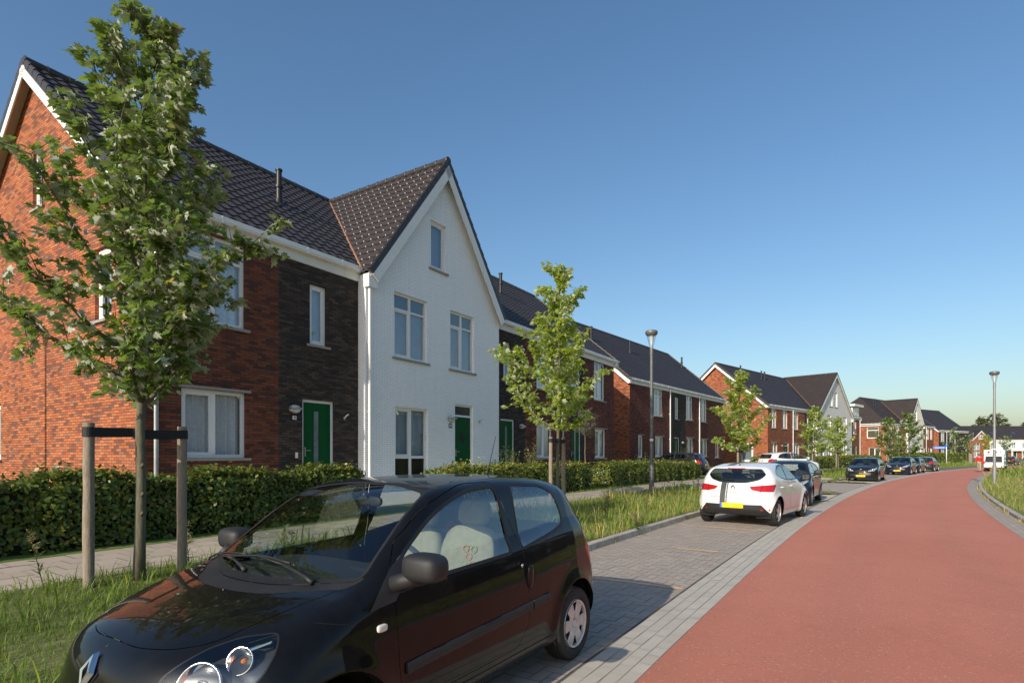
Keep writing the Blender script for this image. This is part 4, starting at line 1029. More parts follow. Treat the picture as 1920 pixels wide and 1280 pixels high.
# ---- hedges: thousands of single leaves over a dark core
def hedge(label,pts,w,h,dens,lsize,seed,mat='beech',top=.06,z=None):
    rng=np.random.default_rng(seed); pts=[Vector((p[0],p[1],0)) for p in pts]
    P=[];Nn=[];core=MB()
    c0=pts[0]
    for a,b in zip(pts[:-1],pts[1:]):
        L=(b-a).length;u=(b-a)/L;n=Vector((-u.y,u.x,0))
        za=zat(a.x,a.y) if z is None else z; zb=zat(b.x,b.y) if z is None else z
        s_=MB; A=a-u*0;B=b
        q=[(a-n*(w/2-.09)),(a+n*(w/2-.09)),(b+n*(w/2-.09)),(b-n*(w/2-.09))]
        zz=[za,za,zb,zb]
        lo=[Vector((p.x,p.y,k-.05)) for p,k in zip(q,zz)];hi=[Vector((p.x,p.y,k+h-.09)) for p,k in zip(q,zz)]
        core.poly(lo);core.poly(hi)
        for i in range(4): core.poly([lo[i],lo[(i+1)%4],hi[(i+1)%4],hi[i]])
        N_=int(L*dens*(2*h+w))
        for side,wt in ((-1,h),(1,h),(0,w*1.15)):
            m=int(N_*wt/(2*h+w))
            t=rng.uniform(0,1,m); 
            bump=.06*np.sin(t*L*1.7+seed)+.045*np.sin(t*L*4.3+seed*2)+.03*np.sin(t*L*9+seed)
            if side:
                if side==0: pass
                zz_=rng.uniform(0,1,m)**.85*h; off=side*(w/2+bump*.8+rng.normal(0,.035,m)-.03*(zz_/h)**4); nn=np.stack([n.x*side+rng.normal(0,.45,m),n.y*side+rng.normal(0,.45,m),rng.normal(.35,.45,m)],1)
            else:
                off=rng.uniform(-w/2,w/2,m); zz_=h+bump+np.abs(rng.normal(0,top,m))-.02; nn=np.stack([rng.normal(0,.5,m),rng.normal(0,.5,m),np.abs(rng.normal(.8,.4,m))],1)
            x=a.x+u.x*L*t+n.x*off;y=a.y+u.y*L*t+n.y*off;z_=za+(zb-za)*t+zz_
            P.append(np.stack([x,y,z_],1));Nn.append(nn)
        # ends
        for e,sg in ((a,-1),(b,1)):
            m=int(dens*w*h); zz_=rng.uniform(0,h,m);off=rng.uniform(-w/2,w/2,m);ou=rng.normal(.03,.05,m)*1.
            P.append(np.stack([e.x+u.x*sg*ou+n.x*off,e.y+u.y*sg*ou+n.y*off,(za if sg<0 else zb)+zz_],1)); Nn.append(np.stack([u.x*sg+rng.normal(0,.5,m),u.y*sg+rng.normal(0,.5,m),rng.normal(.3,.4,m)],1))
    P=np.vstack(P);Nn=np.vstack(Nn);m=len(P)
    D=rng.normal(0,1,(m,3));D[:,2]-=.35;D=D-Nn*((D*Nn).sum(1)/(Nn*Nn).sum(1))[:,None]
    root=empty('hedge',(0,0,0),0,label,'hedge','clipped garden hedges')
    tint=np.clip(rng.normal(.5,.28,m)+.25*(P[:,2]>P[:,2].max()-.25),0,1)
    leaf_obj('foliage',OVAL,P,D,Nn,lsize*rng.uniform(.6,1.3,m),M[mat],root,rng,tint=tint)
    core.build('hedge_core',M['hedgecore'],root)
    # thin upright shoots that escaped the shears
    sh=MB(); k=int(sum((b-a).length for a,b in zip(pts[:-1],pts[1:]))*2.2); LP=[];LD=[];LN=[]
    for i in range(k):
        j=rng.integers(0,len(pts)-1); t=rng.random(); p=pts[j].lerp(pts[j+1],t); zb=(zat(p.x,p.y) if z is None else z)+h-.03
        p=Vector((p.x+rng.uniform(-w/2,w/2),p.y+rng.uniform(-w/2,w/2),zb)); l=rng.uniform(.06,.26); e=p+Vector((rng.normal(0,.05),rng.normal(0,.05),l))
        sh.tube([p,e],[.003,.0015],4,caps=False)
        for q in range(int(l*28)+1):
            tt=rng.random(); LP.append(tuple(p.lerp(e,tt)));LD.append(tuple(rng.normal(0,1,3)+[0,0,.5]));LN.append(tuple(rng.normal(0,.6,3)+[0,0,.6]))
    if LP:
        leaf_obj('shoot_leaves',OVAL,np.array(LP),np.array(LD),np.array(LN),lsize*rng.uniform(.6,1.1,len(LP)),M[mat],root,rng)
        sh.build('shoots',M['bark'],root)
    return root
def Cs(s,o): p=C(s,o); return (p.x,p.y)
HO=7.62
def hline(s0,s1,o=HO,step=2.5): return [Cs(s,o) for s in srange(s0,s1,step)]
hedge('long clipped hedge in front of the red brick end house with the sunlit gable',hline(-4.0,4.2),.75,.85,1450,.070,61)
hedge('hedge before the white gabled house, seen over the black foreground car roof',hline(6.7,14.4),.72,.78,1150,.068,62,mat='beech_light')
hedge('shaggy hedge right of the lawn gap, behind the light green maple',hline(15.9,20.0),.8,.70,1100,.070,63,mat='beech_light',top=.10)
hedge('short hedge just left of the tall lamp post',hline(20.05,22.6),.8,.73,1000,.072,64,mat='beech_light',top=.09)
hedge('hedge right of the lamp post that hides the dark hatchback',hline(22.7,26.1),.8,.74,850,.078,65,mat='beech_light',top=.07)
hedge('far hedge in front of the wide orange gable house',hline(37.5,44),.8,1.0,360,.11,66,mat='beech_light')
hedge('low hedge behind the two slim maples near the far white gable',hline(46,57),.9,.95,260,.13,67,mat='beech_light')
hedge('long hedge behind the last parked black cars',hline(58,76),1.,1.0,200,.15,68,mat='beech_light')
hedge('far hedge behind the blue street sign',hline(84,118),1.2,1.35,110,.22,69,mat='beech_light')
# ---- grass
def grass(name,N_,samp,hmin,hmax,wd,seed,mat,tall=.0):
    rng=np.random.default_rng(seed); S,O=samp(rng,N_)
    P=np.array([tuple(C(s,o,gz(o)-.02)) for s,o in zip(S,O)])
    n=len(P); h=rng.uniform(hmin,hmax,n)*(1+.5*np.sin(S*1.7+O*2.3)*np.sin(S*.6-O*1.1)); 
    if tall: h=np.where(rng.random(n)<tall,h*rng.uniform(1.8,3.0,n),h)
    az=rng.uniform(0,2*math.pi,n); d=np.stack([np.cos(az),np.sin(az),0*az],1); sd=np.stack([-np.sin(az),np.cos(az),0*az],1)
    bend=rng.uniform(.15,1.1,n)*h; w=wd*rng.uniform(.6,1.4,n)*(.6+h/hmax*.6)
    up=np.array([0,0,1.])
    rows=[]
    for t,ww in ((0,1.),(.38,.9),(.72,.62)):
        c=P+up*(h*t*(1-.25*t))[:,None]+d*(bend*t*t*.75)[:,None]
        rows+= [c-sd*(w*ww/2)[:,None],c+sd*(w*ww/2)[:,None]]
    tip=P+up*(h*(1-.28))[:,None]+d*(bend*.95)[:,None]
    V=np.concatenate(rows+[tip]); I=np.arange(n)
    q=lambda a,b: np.stack([a*n+I,(a+1)*n+I,(b+1)*n+I,b*n+I],1)
    F4=np.vstack([q(0,2),q(2,4)]); F3=np.stack([4*n+I,5*n+I,6*n+I],1)
    t=np.clip(rng.normal(.5,.22,n)+.18*np.sin(S*.9+O*3),0,1)
    o=np_mesh(name,V,F4=F4,F3=F3,mats=[M[mat]],attr=np.concatenate([t,t,t])); return tag(o,kind='stuff')
DRV=((18.7,22.8),(34.7,37.8),(60.3,64.7))
def strip(s0,s1,o0,o1,p=1.0):
    def f(rng,n):
        S=s0+(s1-s0)*rng.random(n)**p;O=rng.uniform(o0,o1,n)
        k=np.ones(n,bool)
        for a,b in DRV: k&=~((S>a)&(S<b)&(O>0))
        return S[k],O[k]
    return f
tag(grass('verge_grass',56000,strip(-7.5,5.5,2.78,5.45),.05,.14,.0055,71,'grass_near',.06),'green grass on the verge beside the black car')
tag(grass('verge_grass',38000,strip(5.5,15,2.78,5.42),.06,.15,.007,72,'grass',.08),'green grass on the verge between the two nearest trees')
tag(grass('verge_grass',6000,strip(5,17,2.76,5.42),.07,.22,.008,78,'drygrass',.10),'yellowish dry grass on the verge')
tag(grass('verge_grass',14000,strip(15,40,2.78,5.42),.08,.22,.016,73,'grass',.08),'grass on the verge by the white hatchback')
tag(grass('verge_grass',9000,strip(40,110,2.78,5.42),.12,.34,.04,74,'grass',.05),'far verge grass')
tag(grass('right_verge_grass',42000,strip(0,40,-10.5,-4.42,1.1),.07,.22,.011,75,'grass',.05),'grass on the right verge')
tag(grass('right_verge_grass',19000,strip(0,45,-11,-4.40,1.1),.08,.30,.011,76,'drygrass',.05),'dry brownish grass on the right verge')
tag(grass('right_verge_grass',9000,strip(40,120,-24,-4.5,1.2),.2,.5,.05,77,'grass',.05),'far grass inside the bend')
tag(grass('kerbside_weeds',2600,strip(8,34,-4.30,-4.16),.03,.10,.008,80,'drygrass',.05),'dry weeds growing in the gutter along the right kerb')
tag(grass('kerbside_weeds',900,strip(3,30,2.52,2.6),.02,.07,.006,82,'grass',.05),'small weeds along the left kerb')
tag(grass('island_grass',2600,lambda rng,n:(np.concatenate([rng.uniform(18.1,18.8,n//3),rng.uniform(22.7,24.3,n//3),rng.uniform(34.3,34.8,n//3)]),rng.uniform(.8,2.7,3*(n//3))),.05,.16,.012,81,'grass',.05),'grass on the small islands between the bays')
tag(grass('garden_lawn',9000,strip(12.5,19,7.0,10.4),.05,.10,.010,79,'grass'),'short lawn in the front gardens')
# ---- tall weeds standing out of the verge
def weed(x,y,h,seed,label,mat='weedleaf',head=True):
    rng=np.random.default_rng(seed); z0=zat(x,y); root=empty('weed',(x,y,z0),rng.uniform(0,6),label,'weed','tall weeds on the verges')
    m=MB();P=[];D=[];Nn=[];HP=[];HD=[];HN=[]
    for st in range(rng.integers(1,4)):
        b=Vector((rng.normal(0,.03),rng.normal(0,.03),-.02)); l=h*rng.uniform(.7,1.); t=b+Vector((rng.normal(0,.06),rng.normal(0,.06),l)); m.tube([b,b.lerp(t,.5),t],[.005,.004,.002],5,caps=False)
        for i in range(int(90*l)):
            f=rng.random()**.8; p=b.lerp(t,f); az=rng.uniform(0,6.28); d=(math.cos(az),math.sin(az),rng.uniform(.1,.9))
            if head and f>.62: HP.append(tuple(p));HD.append(d);HN.append(tuple(rng.normal(0,1,3)))
            else: P.append(tuple(p));D.append(d);Nn.append((rng.normal(0,.3),rng.normal(0,.3),1))
    m.build('stem',M['weedleaf'],root)
    if P: leaf_obj('leaves',LANCE,np.array(P),np.array(D),np.array(Nn),rng.uniform(.05,.12,len(P)),M[mat],root,rng)
    if HP:
        k=len(HP)*3; idx=rng.integers(0,len(HP),k); leaf_obj('seed_heads',LANCE,np.array(HP)[idx]+rng.normal(0,.012,(k,3)),np.array(HD)[idx]+rng.normal(0,.3,(k,3)),np.array(HN)[idx],rng.uniform(.03,.075,k),M['weedhead'],root,rng)
    return root
WD=[(-4.55,5.55,.62,'weed with a pale seed head left of the nearest tree'),(-3.75,6.55,.55,'weed between the nearest trunk and its right stake'),(-2.75,6.9,.6,'weed behind the bonnet near the right stake'),(2.05,12.6,.75,'tall weed just right of the black car boot'),(2.25,13.4,.65,'second weed right of the black car boot'),(5.7,20.3,.7,'weed just right of the lamp post foot'),(6.7,20.7,.65,'weed between the lamp post and the white hatchback'),(7.3,21.2,.8,'weed left of the white hatchback'),(7.7,20.6,.6,'weed touching the white hatchback in view'),(2.6,11.6,.5,'low weed on the verge behind the kerb'),(3.4,14.6,.5,'low weed halfway along the verge'),(.95,12.7,.6,'weed at the foot of the light green maple')]
for i,(x,y,h,l) in enumerate(WD): weed(x,y,h,90+i,l)
def shrub(x,y,h,r,seed,label,mat='beech_light',n=500,ls=.05):
    rng=np.random.default_rng(seed); z0=zat(x,y); root=empty('garden_shrub',(x,y,z0),0,label,'shrub','garden shrubs behind the hedges'); m=MB();P=[];D=[];Nn=[]
    for b in range(14):
        az=rng.uniform(0,6.28); e=Vector((math.cos(az)*r*rng.uniform(.3,1),math.sin(az)*r*rng.uniform(.3,1),h*rng.uniform(.6,1.05))); m.tube([(0,0,-.02),(e.x*.4,e.y*.4,e.z*.6),tuple(e)],[.01,.006,.002],5,caps=False)
        for i in range(n//14):
            f=rng.uniform(.3,1.05); p=Vector((e.x*f,e.y*f,e.z*f))+Vector(rng.normal(0,.05,3)); P.append(tuple(p));D.append(tuple(rng.normal(0,1,3)));Nn.append(tuple(rng.normal(0,.5,3)+[0,0,.6]))
    m.build('stems',M['bark'],root); leaf_obj('leaves',OVAL,np.array(P),np.array(D),np.array(Nn),ls*rng.uniform(.7,1.3,len(P)),M[mat],root,rng); return root
shrub(-.05,20.0,1.35,.5,120,'loose shrub in front of the green door of the white gabled house')
shrub(.75,21.6,1.6,.4,121,'tall thin shrub by the dark brick bay, left of the light green maple')
shrub(-1.2,17.6,1.0,.5,122,'yellow green shrub before the white gabled house',mat='maple_light')
shrub(6.3,27.5,1.2,.45,123,'shrub behind the hedge left of the lamp post')
shrub(10.8,36.,1.6,.5,124,'shrub at the foot of the second terrace')
# ================================================================== CARS
def paint_mat(name,col,rough=.28,metal=.0,flake=0.,coat=1.,dust=.0):
    n=N(name); c=n.coord()
    k=n.noise(c,3,4); colr=n.mix(n.math('MULTIPLY',k,.25),col,tuple(x*.7 for x in col))
    if flake:
        f=n.noise(c,900,1); colr=n.mix(n.ramp(f,[(.6,(0,0,0)),(.75,(flake,)*3)]),colr,tuple(min(1,x*4+.05) for x in col))
    if dust:
        d=n.noise(c,7,6,.7); d2=n.noise(c,160,2)
        fac=n.math('MULTIPLY',n.math('MULTIPLY',n.ramp(d,[(.42,(0,0,0)),(.75,(1,1,1))]),d2),dust)
        colr=n.mix(fac,colr,(.22,.19,.15))
    b=n.bsdf(colr,rough,metal,.05 if max(col)<.1 else .4,coat*(.8 if max(col)<.006 else 1))
    n.set(b.inputs['Coat IOR'],1.40 if max(col)<.1 else 1.5); n.set(b.inputs['Coat Roughness'],n.math('ADD',.012,n.math('MULTIPLY',n.noise(c,9,5,.7),.03)))
    return n.done(b)
M['paint_black']=paint_mat('black_car_paint',(.0045,.0045,.005),.35,flake=.04,dust=.035)
M['paint_white']=paint_mat('white_car_paint',(.74,.74,.73),.4)
M['paint_blueblack']=paint_mat('dark_blue_car_paint',(.010,.014,.028),.35,flake=.3,dust=.1)
M['paint_dark']=paint_mat('dark_car_paint',(.010,.010,.011),.35,dust=.15)
M['paint_grey']=paint_mat('dark_grey_car_paint',(.03,.03,.032),.35,metal=.3)
M['plastic']=simple('black_plastic',(.016,.016,.017),.55,var=.2,bump=.25,bscale=700)
M['rubber']=simple('black_rubber',(.010,.010,.010),.6,var=.2)
M['seam']=simple('panel_gap',(.002,.002,.002),.9)
M['tyre']=simple('tyre_rubber',(.020,.019,.018),.75,var=.3,scale=20,bump=.3,bscale=120)
M['hubcap']=simple('silver_hubcap',(.62,.60,.57),.36,.45,var=.1,scale=14)
M['chrome']=simple('chrome',(.75,.76,.78),.08,1.,var=.04)
M['lampwell']=simple('lamp_housing',(.14,.145,.155),.25,.7,var=.3)
M['seat']=simple('beige_seat_fabric',(.26,.25,.185),.9,var=.12,scale=20,bump=.2,bscale=300)
M['seatdark']=simple('dark_seat_fabric',(.03,.03,.032),.9,var=.2)
M['dash']=simple('dark_dashboard',(.016,.019,.019),.6,var=.2,bump=.2,bscale=400)
M['redlamp']=simple('red_lamp_lens',(.42,.008,.012),.12,var=.2,scale=30,coat=.6)
M['darkredlamp']=simple('dark_red_lamp_lens',(.16,.004,.008),.1,var=.2,coat=.6)
M['orange']=simple('orange_bulb',(.75,.20,.02),.3)
M['plate_yellow']=simple('yellow_plate',(.80,.52,.02),.35,var=.03)
M['plate_blue']=simple('blue_plate_strip',(.02,.15,.55),.35)
M['stripe']=simple('grey_stripe',(.055,.058,.055),.4,coat=.5)
M['ring_orange']=simple('orange_ring',(.55,.20,.07),.7); M['ring_green']=simple('green_ring',(.28,.42,.12),.7)
M['mirrorglass']=simple('mirror_glass',(.16,.18,.20),.06,1.,var=.05)
M['headliner']=simple('headliner',(.16,.155,.145),.9)
def catmull(P,n=8,closed=True):
    P=np.array(P,float); k=len(P); out=[]
    for i in range(k if closed else k-1):
        p0,p1,p2,p3=(P[(i-1)%k],P[i],P[(i+1)%k],P[(i+2)%k]) if closed else (P[max(i-1,0)],P[i],P[i+1],P[min(i+2,k-1)])
        for t in np.linspace(0,1,n,endpoint=False):
            out.append(.5*((2*p1)+(-p0+p2)*t+(2*p0-5*p1+4*p2-p3)*t*t+(-p0+3*p1-3*p2+p3)*t**3))
    if not closed: out.append(P[-1])
    return np.array(out)
def smax(a,b,k):
    h=np.maximum(k-np.abs(a-b),0)/k
    return np.maximum(a,b)+h*h*k*.25
class Body:
    def __init__(s,sp):
        s.sp=sp; s.L=sp['L']
        poly=catmull(sp['profile'],8)
        s.g=.012; s.a0=-.3; s.z0=-.2
        na=int((s.L+.6)/s.g)+1; nz=int(2.2/s.g)+1
        A=s.a0+np.arange(na)*s.g; Z=s.z0+np.arange(nz)*s.g
        GA,GZ=np.meshgrid(A,Z,indexing='ij'); Q=np.stack([GA.ravel(),GZ.ravel()],1)
        d2=np.full(len(Q),1e9); ins=np.zeros(len(Q),bool)
        for i in range(len(poly)):
            p=poly[i];q=poly[(i+1)%len(poly)];e=q-p;w=Q-p
            t=np.clip((w@e)/(e@e+1e-12),0,1); dd=((w-t[:,None]*e)**2).sum(1); d2=np.minimum(d2,dd)
            c=((p[1]<=Q[:,1])&(Q[:,1]<q[1]))|((q[1]<=Q[:,1])&(Q[:,1]<p[1]))
            xs=p[0]+(Q[:,1]-p[1])*e[0]/(e[1] if abs(e[1])>1e-12 else 1e-12)
            ins^=c&(Q[:,0]<xs)
        d=np.sqrt(d2); d[ins]*=-1; s.D=d.reshape(na,nz); s.na=na;s.nz=nz
    def prof(s,a,z):
        x=np.clip((a-s.a0)/s.g,0,s.na-1.001); y=np.clip((z-s.z0)/s.g,0,s.nz-1.001)
        i=x.astype(int);j=y.astype(int);u=x-i;v=y-j;D=s.D
        return D[i,j]*(1-u)*(1-v)+D[i+1,j]*u*(1-v)+D[i,j+1]*(1-u)*v+D[i+1,j+1]*u*v
    def W(s,a,z):
        sp=s.sp
        wp=np.interp(a,*zip(*sp['plan'])); zb=np.interp(a,*zip(*sp['belt'])); zm=sp.get('zmid',.56)
        lo=np.clip((zm-z)/zm,0,1); up=np.clip((z-zm)/(zb-zm),0,1.2)
        w=wp-sp.get('tuck',.10)*lo**2-sp.get('shoulder',.045)*up**2
        t=.025; ab=np.logaddexp(0,(z-zb)/t)*t
        w=w-ab*sp.get('tumble',.36)
        for aw in sp['wheels']:
            r=np.sqrt((a-aw)**2+(z-sp['wr'])**2)
            w=w+sp.get('flare',.02)*np.exp(-((r-sp['wr']-.055)/.075)**2)
        if 'crease' in sp:
            zc,amp,sl=sp['crease']; w=w+amp*np.exp(-((z-(zc+sl*a))/.035)**2)
        return w
    def f(s,P):
        sp=s.sp; a,y,z=P[...,0],P[...,1],P[...,2]; Y=np.abs(y)/sp['hw']
        wf=np.interp(a,*zip(*sp['frontw'])); wr=np.interp(a,*zip(*sp['rearw']))
        ae=a-sp['bulge_f']*wf*Y**sp.get('bpow',2.6)+sp['bulge_r']*wr*Y**2.6
        ze=z+np.interp(a,*zip(*sp['crown']))*Y**2
        k=np.interp(a,*zip(*sp['blend']))
        return smax(s.prof(ae,ze),np.abs(y)-s.W(a,z),k)
    def grad(s,P,e=.004):
        G=np.zeros_like(P)
        for i in range(3):
            d=np.zeros(3);d[i]=e; G[...,i]=(s.f(P+d)-s.f(P-d))/(2*e)
        return G
    def mesh(s,h):
        lo=np.array([-.08,-s.sp['hw']-.12,.06]);hi=np.array([s.L+.08,s.sp['hw']+.12,s.sp['H']+.08])
        n=np.ceil((hi-lo)/h).astype(int)+1
        ax=[lo[i]+np.arange(n[i])*h for i in range(3)]
        F=np.empty(n,np.float32)
        for i in range(n[0]):
            g=np.stack(np.meshgrid([ax[0][i]],ax[1],ax[2],indexing='ij'),-1)
            F[i]=s.f(g)[0]
        S=F<0; c=tuple(m-1 for m in n); acc=np.zeros(c+(3,));cnt=np.zeros(c)
        offs=[(0,0),(0,1),(1,0),(1,1)]
        for d in range(3):
            o=[x for x in range(3) if x!=d]
            for u,v in offs:
                sl0=[None]*3;sl1=[None]*3
                sl0[d]=slice(0,n[d]-1);sl1[d]=slice(1,n[d])
                for q,w_ in zip(o,(u,v)):
                    sl0[q]=slice(w_,n[q]-1+w_);sl1[q]=sl0[q]
                f0=F[tuple(sl0)];f1=F[tuple(sl1)];m=(f0<0)!=(f1<0)
                t=np.where(m,f0/(f0-f1+1e-20),0)
                acc[...,d]+=np.where(m,t,0); 
                for q,w_ in zip(o,(u,v)): acc[...,q]+=np.where(m,w_,0)
                cnt+=m
        act=cnt>0; idx=-np.ones(c,int); idx[act]=np.arange(act.sum())
        I=np.argwhere(act); V=lo+(I+acc[act]/cnt[act][:,None])*h
        Q=[]
        for d in range(3):
            o=[x for x in range(3) if x!=d]
            sl0=[slice(1,n[x]-1) for x in range(3)];sl1=list(sl0);sl0[d]=slice(0,n[d]-1);sl1[d]=slice(1,n[d])
            a0=S[tuple(sl0)];a1=S[tuple(sl1)];m=np.argwhere(a0!=a1)
            inside=a0[tuple(m.T)]
            base=m.copy(); base[:,o[0]]+=1;base[:,o[1]]+=1
            def cell(u,v):
                b=base.copy();b[:,o[0]]-=u;b[:,o[1]]-=v; return idx[tuple(b.T)]
            q=np.stack([cell(1,1),cell(0,1),cell(0,0),cell(1,0)],1)
            flip=inside if d!=1 else ~inside
            q[~flip]=q[~flip][:,::-1]; Q.append(q)
        Q=np.concatenate(Q)
        for it in range(4):
            f=s.f(V);g=s.grad(V);g2=(g*g).sum(1)+1e-6; st=-(f/g2)[:,None]*g
            ln=np.linalg.norm(st,axis=1,keepdims=True); V=V+st*np.minimum(1,h*.6/(ln+1e-9))
        return V,Q
    def hit(s,view,pts):
        """drop 2-D points onto the shell along a view axis"""
        pts=np.array(pts,float); n=len(pts)
        if view in('L','R'): sg=1 if view=='L' else -1; start=np.stack([pts[:,0],np.full(n,sg*1.1),pts[:,1]],1);d=np.array([0,-sg,0.]);R=1.05
        elif view=='T': start=np.stack([pts[:,0],pts[:,1],np.full(n,1.9)],1);d=np.array([0,0,-1.]);R=1.6
        elif view=='F': start=np.stack([np.full(n,-.2),pts[:,0],pts[:,1]],1);d=np.array([1.,0,0]);R=2.0
        else: start=np.stack([np.full(n,s.L+.2),pts[:,0],pts[:,1]],1);d=np.array([-1.,0,0]);R=2.0
        ts=np.linspace(0,R,160); lo=np.full(n,np.nan)
        for t in ts:
            f=s.f(start+d*t); new=np.isnan(lo)&(f<0); lo[new]=t
        a=np.where(np.isnan(lo),R,lo)-ts[1];b=a+ts[1]
        for _ in range(18):
            m=(a+b)/2; ins=s.f(start+d*m[:,None])<0; b=np.where(ins,m,b);a=np.where(ins,a,m)
        P=start+d*((a+b)/2)[:,None]; g=s.grad(P); g/=np.linalg.norm(g,axis=1,keepdims=True)+1e-9
        return P,g
VIEW={'L':((1,0,0),(0,0,1)),'R':((1,0,0),(0,0,1)),'F':((0,1,0),(0,0,1)),'B':((0,1,0),(0,0,1)),'T':((1,0,0),(0,1,0))}
class Shell:
    """light polygon mesh that can be split by planes; every face carries a part number"""
    KM=12
    def __init__(s,V,Q):
        s.n=len(V); s.V=np.zeros((len(V)+60000,3)); s.V[:s.n]=V
        s.F=np.full((len(Q),s.KM),-1,int); s.F[:,:4]=Q; s.F[:,4:]=Q[:,:1]; s.k=np.full(len(Q),4); s.part=np.zeros(len(Q),int); s.alive=np.ones(len(Q),bool); s.cache={}
    def center(s):
        m=np.arange(s.KM)[None]<s.k[:,None]; return (s.V[s.F]*m[...,None]).sum(1)/s.k[:,None]
    def add(s,rows,parts):
        if not rows: return np.zeros(0,int)
        A=np.empty((len(rows),s.KM),int)
        for i,r in enumerate(rows): r=r[:s.KM]; A[i,:len(r)]=r; A[i,len(r):]=r[0]
        i0=len(s.F); s.F=np.vstack([s.F,A]); s.k=np.concatenate([s.k,[min(len(r),s.KM) for r in rows]]); s.part=np.concatenate([s.part,parts]); s.alive=np.concatenate([s.alive,np.ones(len(rows),bool)])
        return np.arange(i0,i0+len(rows))
    def split(s,cand,no,off):
        """returns faces of cand on the negative side of no.x=off; straddling faces are cut"""
        d=s.V[:s.n]@no-off; d[np.abs(d)<1e-6]=0
        fd=d[s.F[cand]]; mx=fd.max(1);mn=fd.min(1)
        ins=cand[mx<=0]; st=cand[(mx>0)&(mn<0)]
        ri=[];ro=[];pp=[]
        for f in st:
            idx=s.F[f,:s.k[f]]; A=[];B=[]
            for i in range(len(idx)):
                p=idx[i];q=idx[(i+1)%len(idx)];dp=d[p];dq=d[q]
                if dp<=0:A.append(p)
                if dp>=0:B.append(p)
                if dp*dq<0:
                    key=(min(p,q),max(p,q)); v=s.cache.get((key,s.cut)) 
                    if v is None:
                        t=dp/(dp-dq); v=s.n; s.V[v]=s.V[p]+(s.V[q]-s.V[p])*t; s.n+=1; s.cache[(key,s.cut)]=v
                    A.append(v);B.append(v)
            s.alive[f]=False
            if len(A)>2: ri.append(A)
            else: ri.append(None)
            ro.append(B if len(B)>2 else None); pp.append(s.part[f])
        s.cut+=1
        s.add([r for r in ro if r],[p for r,p in zip(ro,pp) if r])
        new=s.add([r for r in ri if r],[p for r,p in zip(ri,pp) if r])
        return np.concatenate([ins,new]).astype(int)
    cut=0
def cut_region(sh,cand,poly,Pv,Qv):
    """split a set of faces by a convex polygon seen along the axis normal to Pv,Qv; returns faces inside"""
    Pv=np.array(Pv,float);Qv=np.array(Qv,float); poly=[np.array(p[:2],float) for p in poly]; n=len(poly)
    area=sum(poly[i][0]*poly[(i+1)%n][1]-poly[(i+1)%n][0]*poly[i][1] for i in range(n))
    if area<0: poly=poly[::-1]
    cand=np.asarray(cand,int)
    for i in range(n):
        p=poly[i];e=poly[(i+1)%n]-p
        if np.hypot(*e)<1e-6 or not len(cand): continue
        no=Pv*e[1]-Qv*e[0]; no/=np.linalg.norm(no)
        cand=sh.split(cand,no,float((Pv*p[0]+Qv*p[1])@no))
    return cand
def round_poly(P,r=.03,n=4):
    """round the corners of a polygon (list of 2-D points, optional third = radius)"""
    out=[];k=len(P)
    for i in range(k):
        p0=np.array(P[i-1][:2],float);p=np.array(P[i][:2],float);p1=np.array(P[(i+1)%k][:2],float)
        rr=P[i][2] if len(P[i])>2 else r
        u=p0-p;v=p1-p;lu=np.linalg.norm(u);lv=np.linalg.norm(v);u/=lu;v/=lv
        t=min(rr,lu*.45,lv*.45)
        if t<1e-4: out.append(tuple(p));continue
        a=p+u*t;b=p+v*t
        for q in np.linspace(0,1,n+1): out.append(tuple((1-q)**2*a+2*q*(1-q)*p+q*q*b))
    return out
def offset_poly(P,d):
    P=[np.array(p,float) for p in P];n=len(P)
    ar=sum(P[i][0]*P[(i+1)%n][1]-P[(i+1)%n][0]*P[i][1] for i in range(n)); sg=1 if ar>0 else -1
    L=[]
    for i in range(n):
        e=P[(i+1)%n]-P[i]; nn=np.array([e[1],-e[0]])*sg; nn/=np.linalg.norm(nn)+1e-9; L.append(nn)
    return [tuple(P[i]+d*(L[i-1]+L[i])/max(.4,1+L[i-1]@L[i])) for i in range(n)]
def superell(mb,c,r,e=.6,n=20,m=14,mi=0,rot=None):
    base=len(mb.v); R=rot or Matrix.Identity(3)
    sp=lambda x,p: math.copysign(abs(x)**p,x)
    for j in range(m+1):
        ph=-math.pi/2+math.pi*j/m
        for i in range(n):
            th=2*math.pi*i/n
            p=Vector((r[0]*sp(math.cos(ph),e)*sp(math.cos(th),e),r[1]*sp(math.cos(ph),e)*sp(math.sin(th),e),r[2]*sp(math.sin(ph),e)))
            mb.v.append(tuple(Vector(c)+R@p))
    for j in range(m):
        for i in range(n):
            mb.f.append((base+j*n+i,base+j*n+(i+1)%n,base+(j+1)*n+(i+1)%n,base+(j+1)*n+i)); mb.m.append(mi); mb.uv.extend([(0,0)]*4)
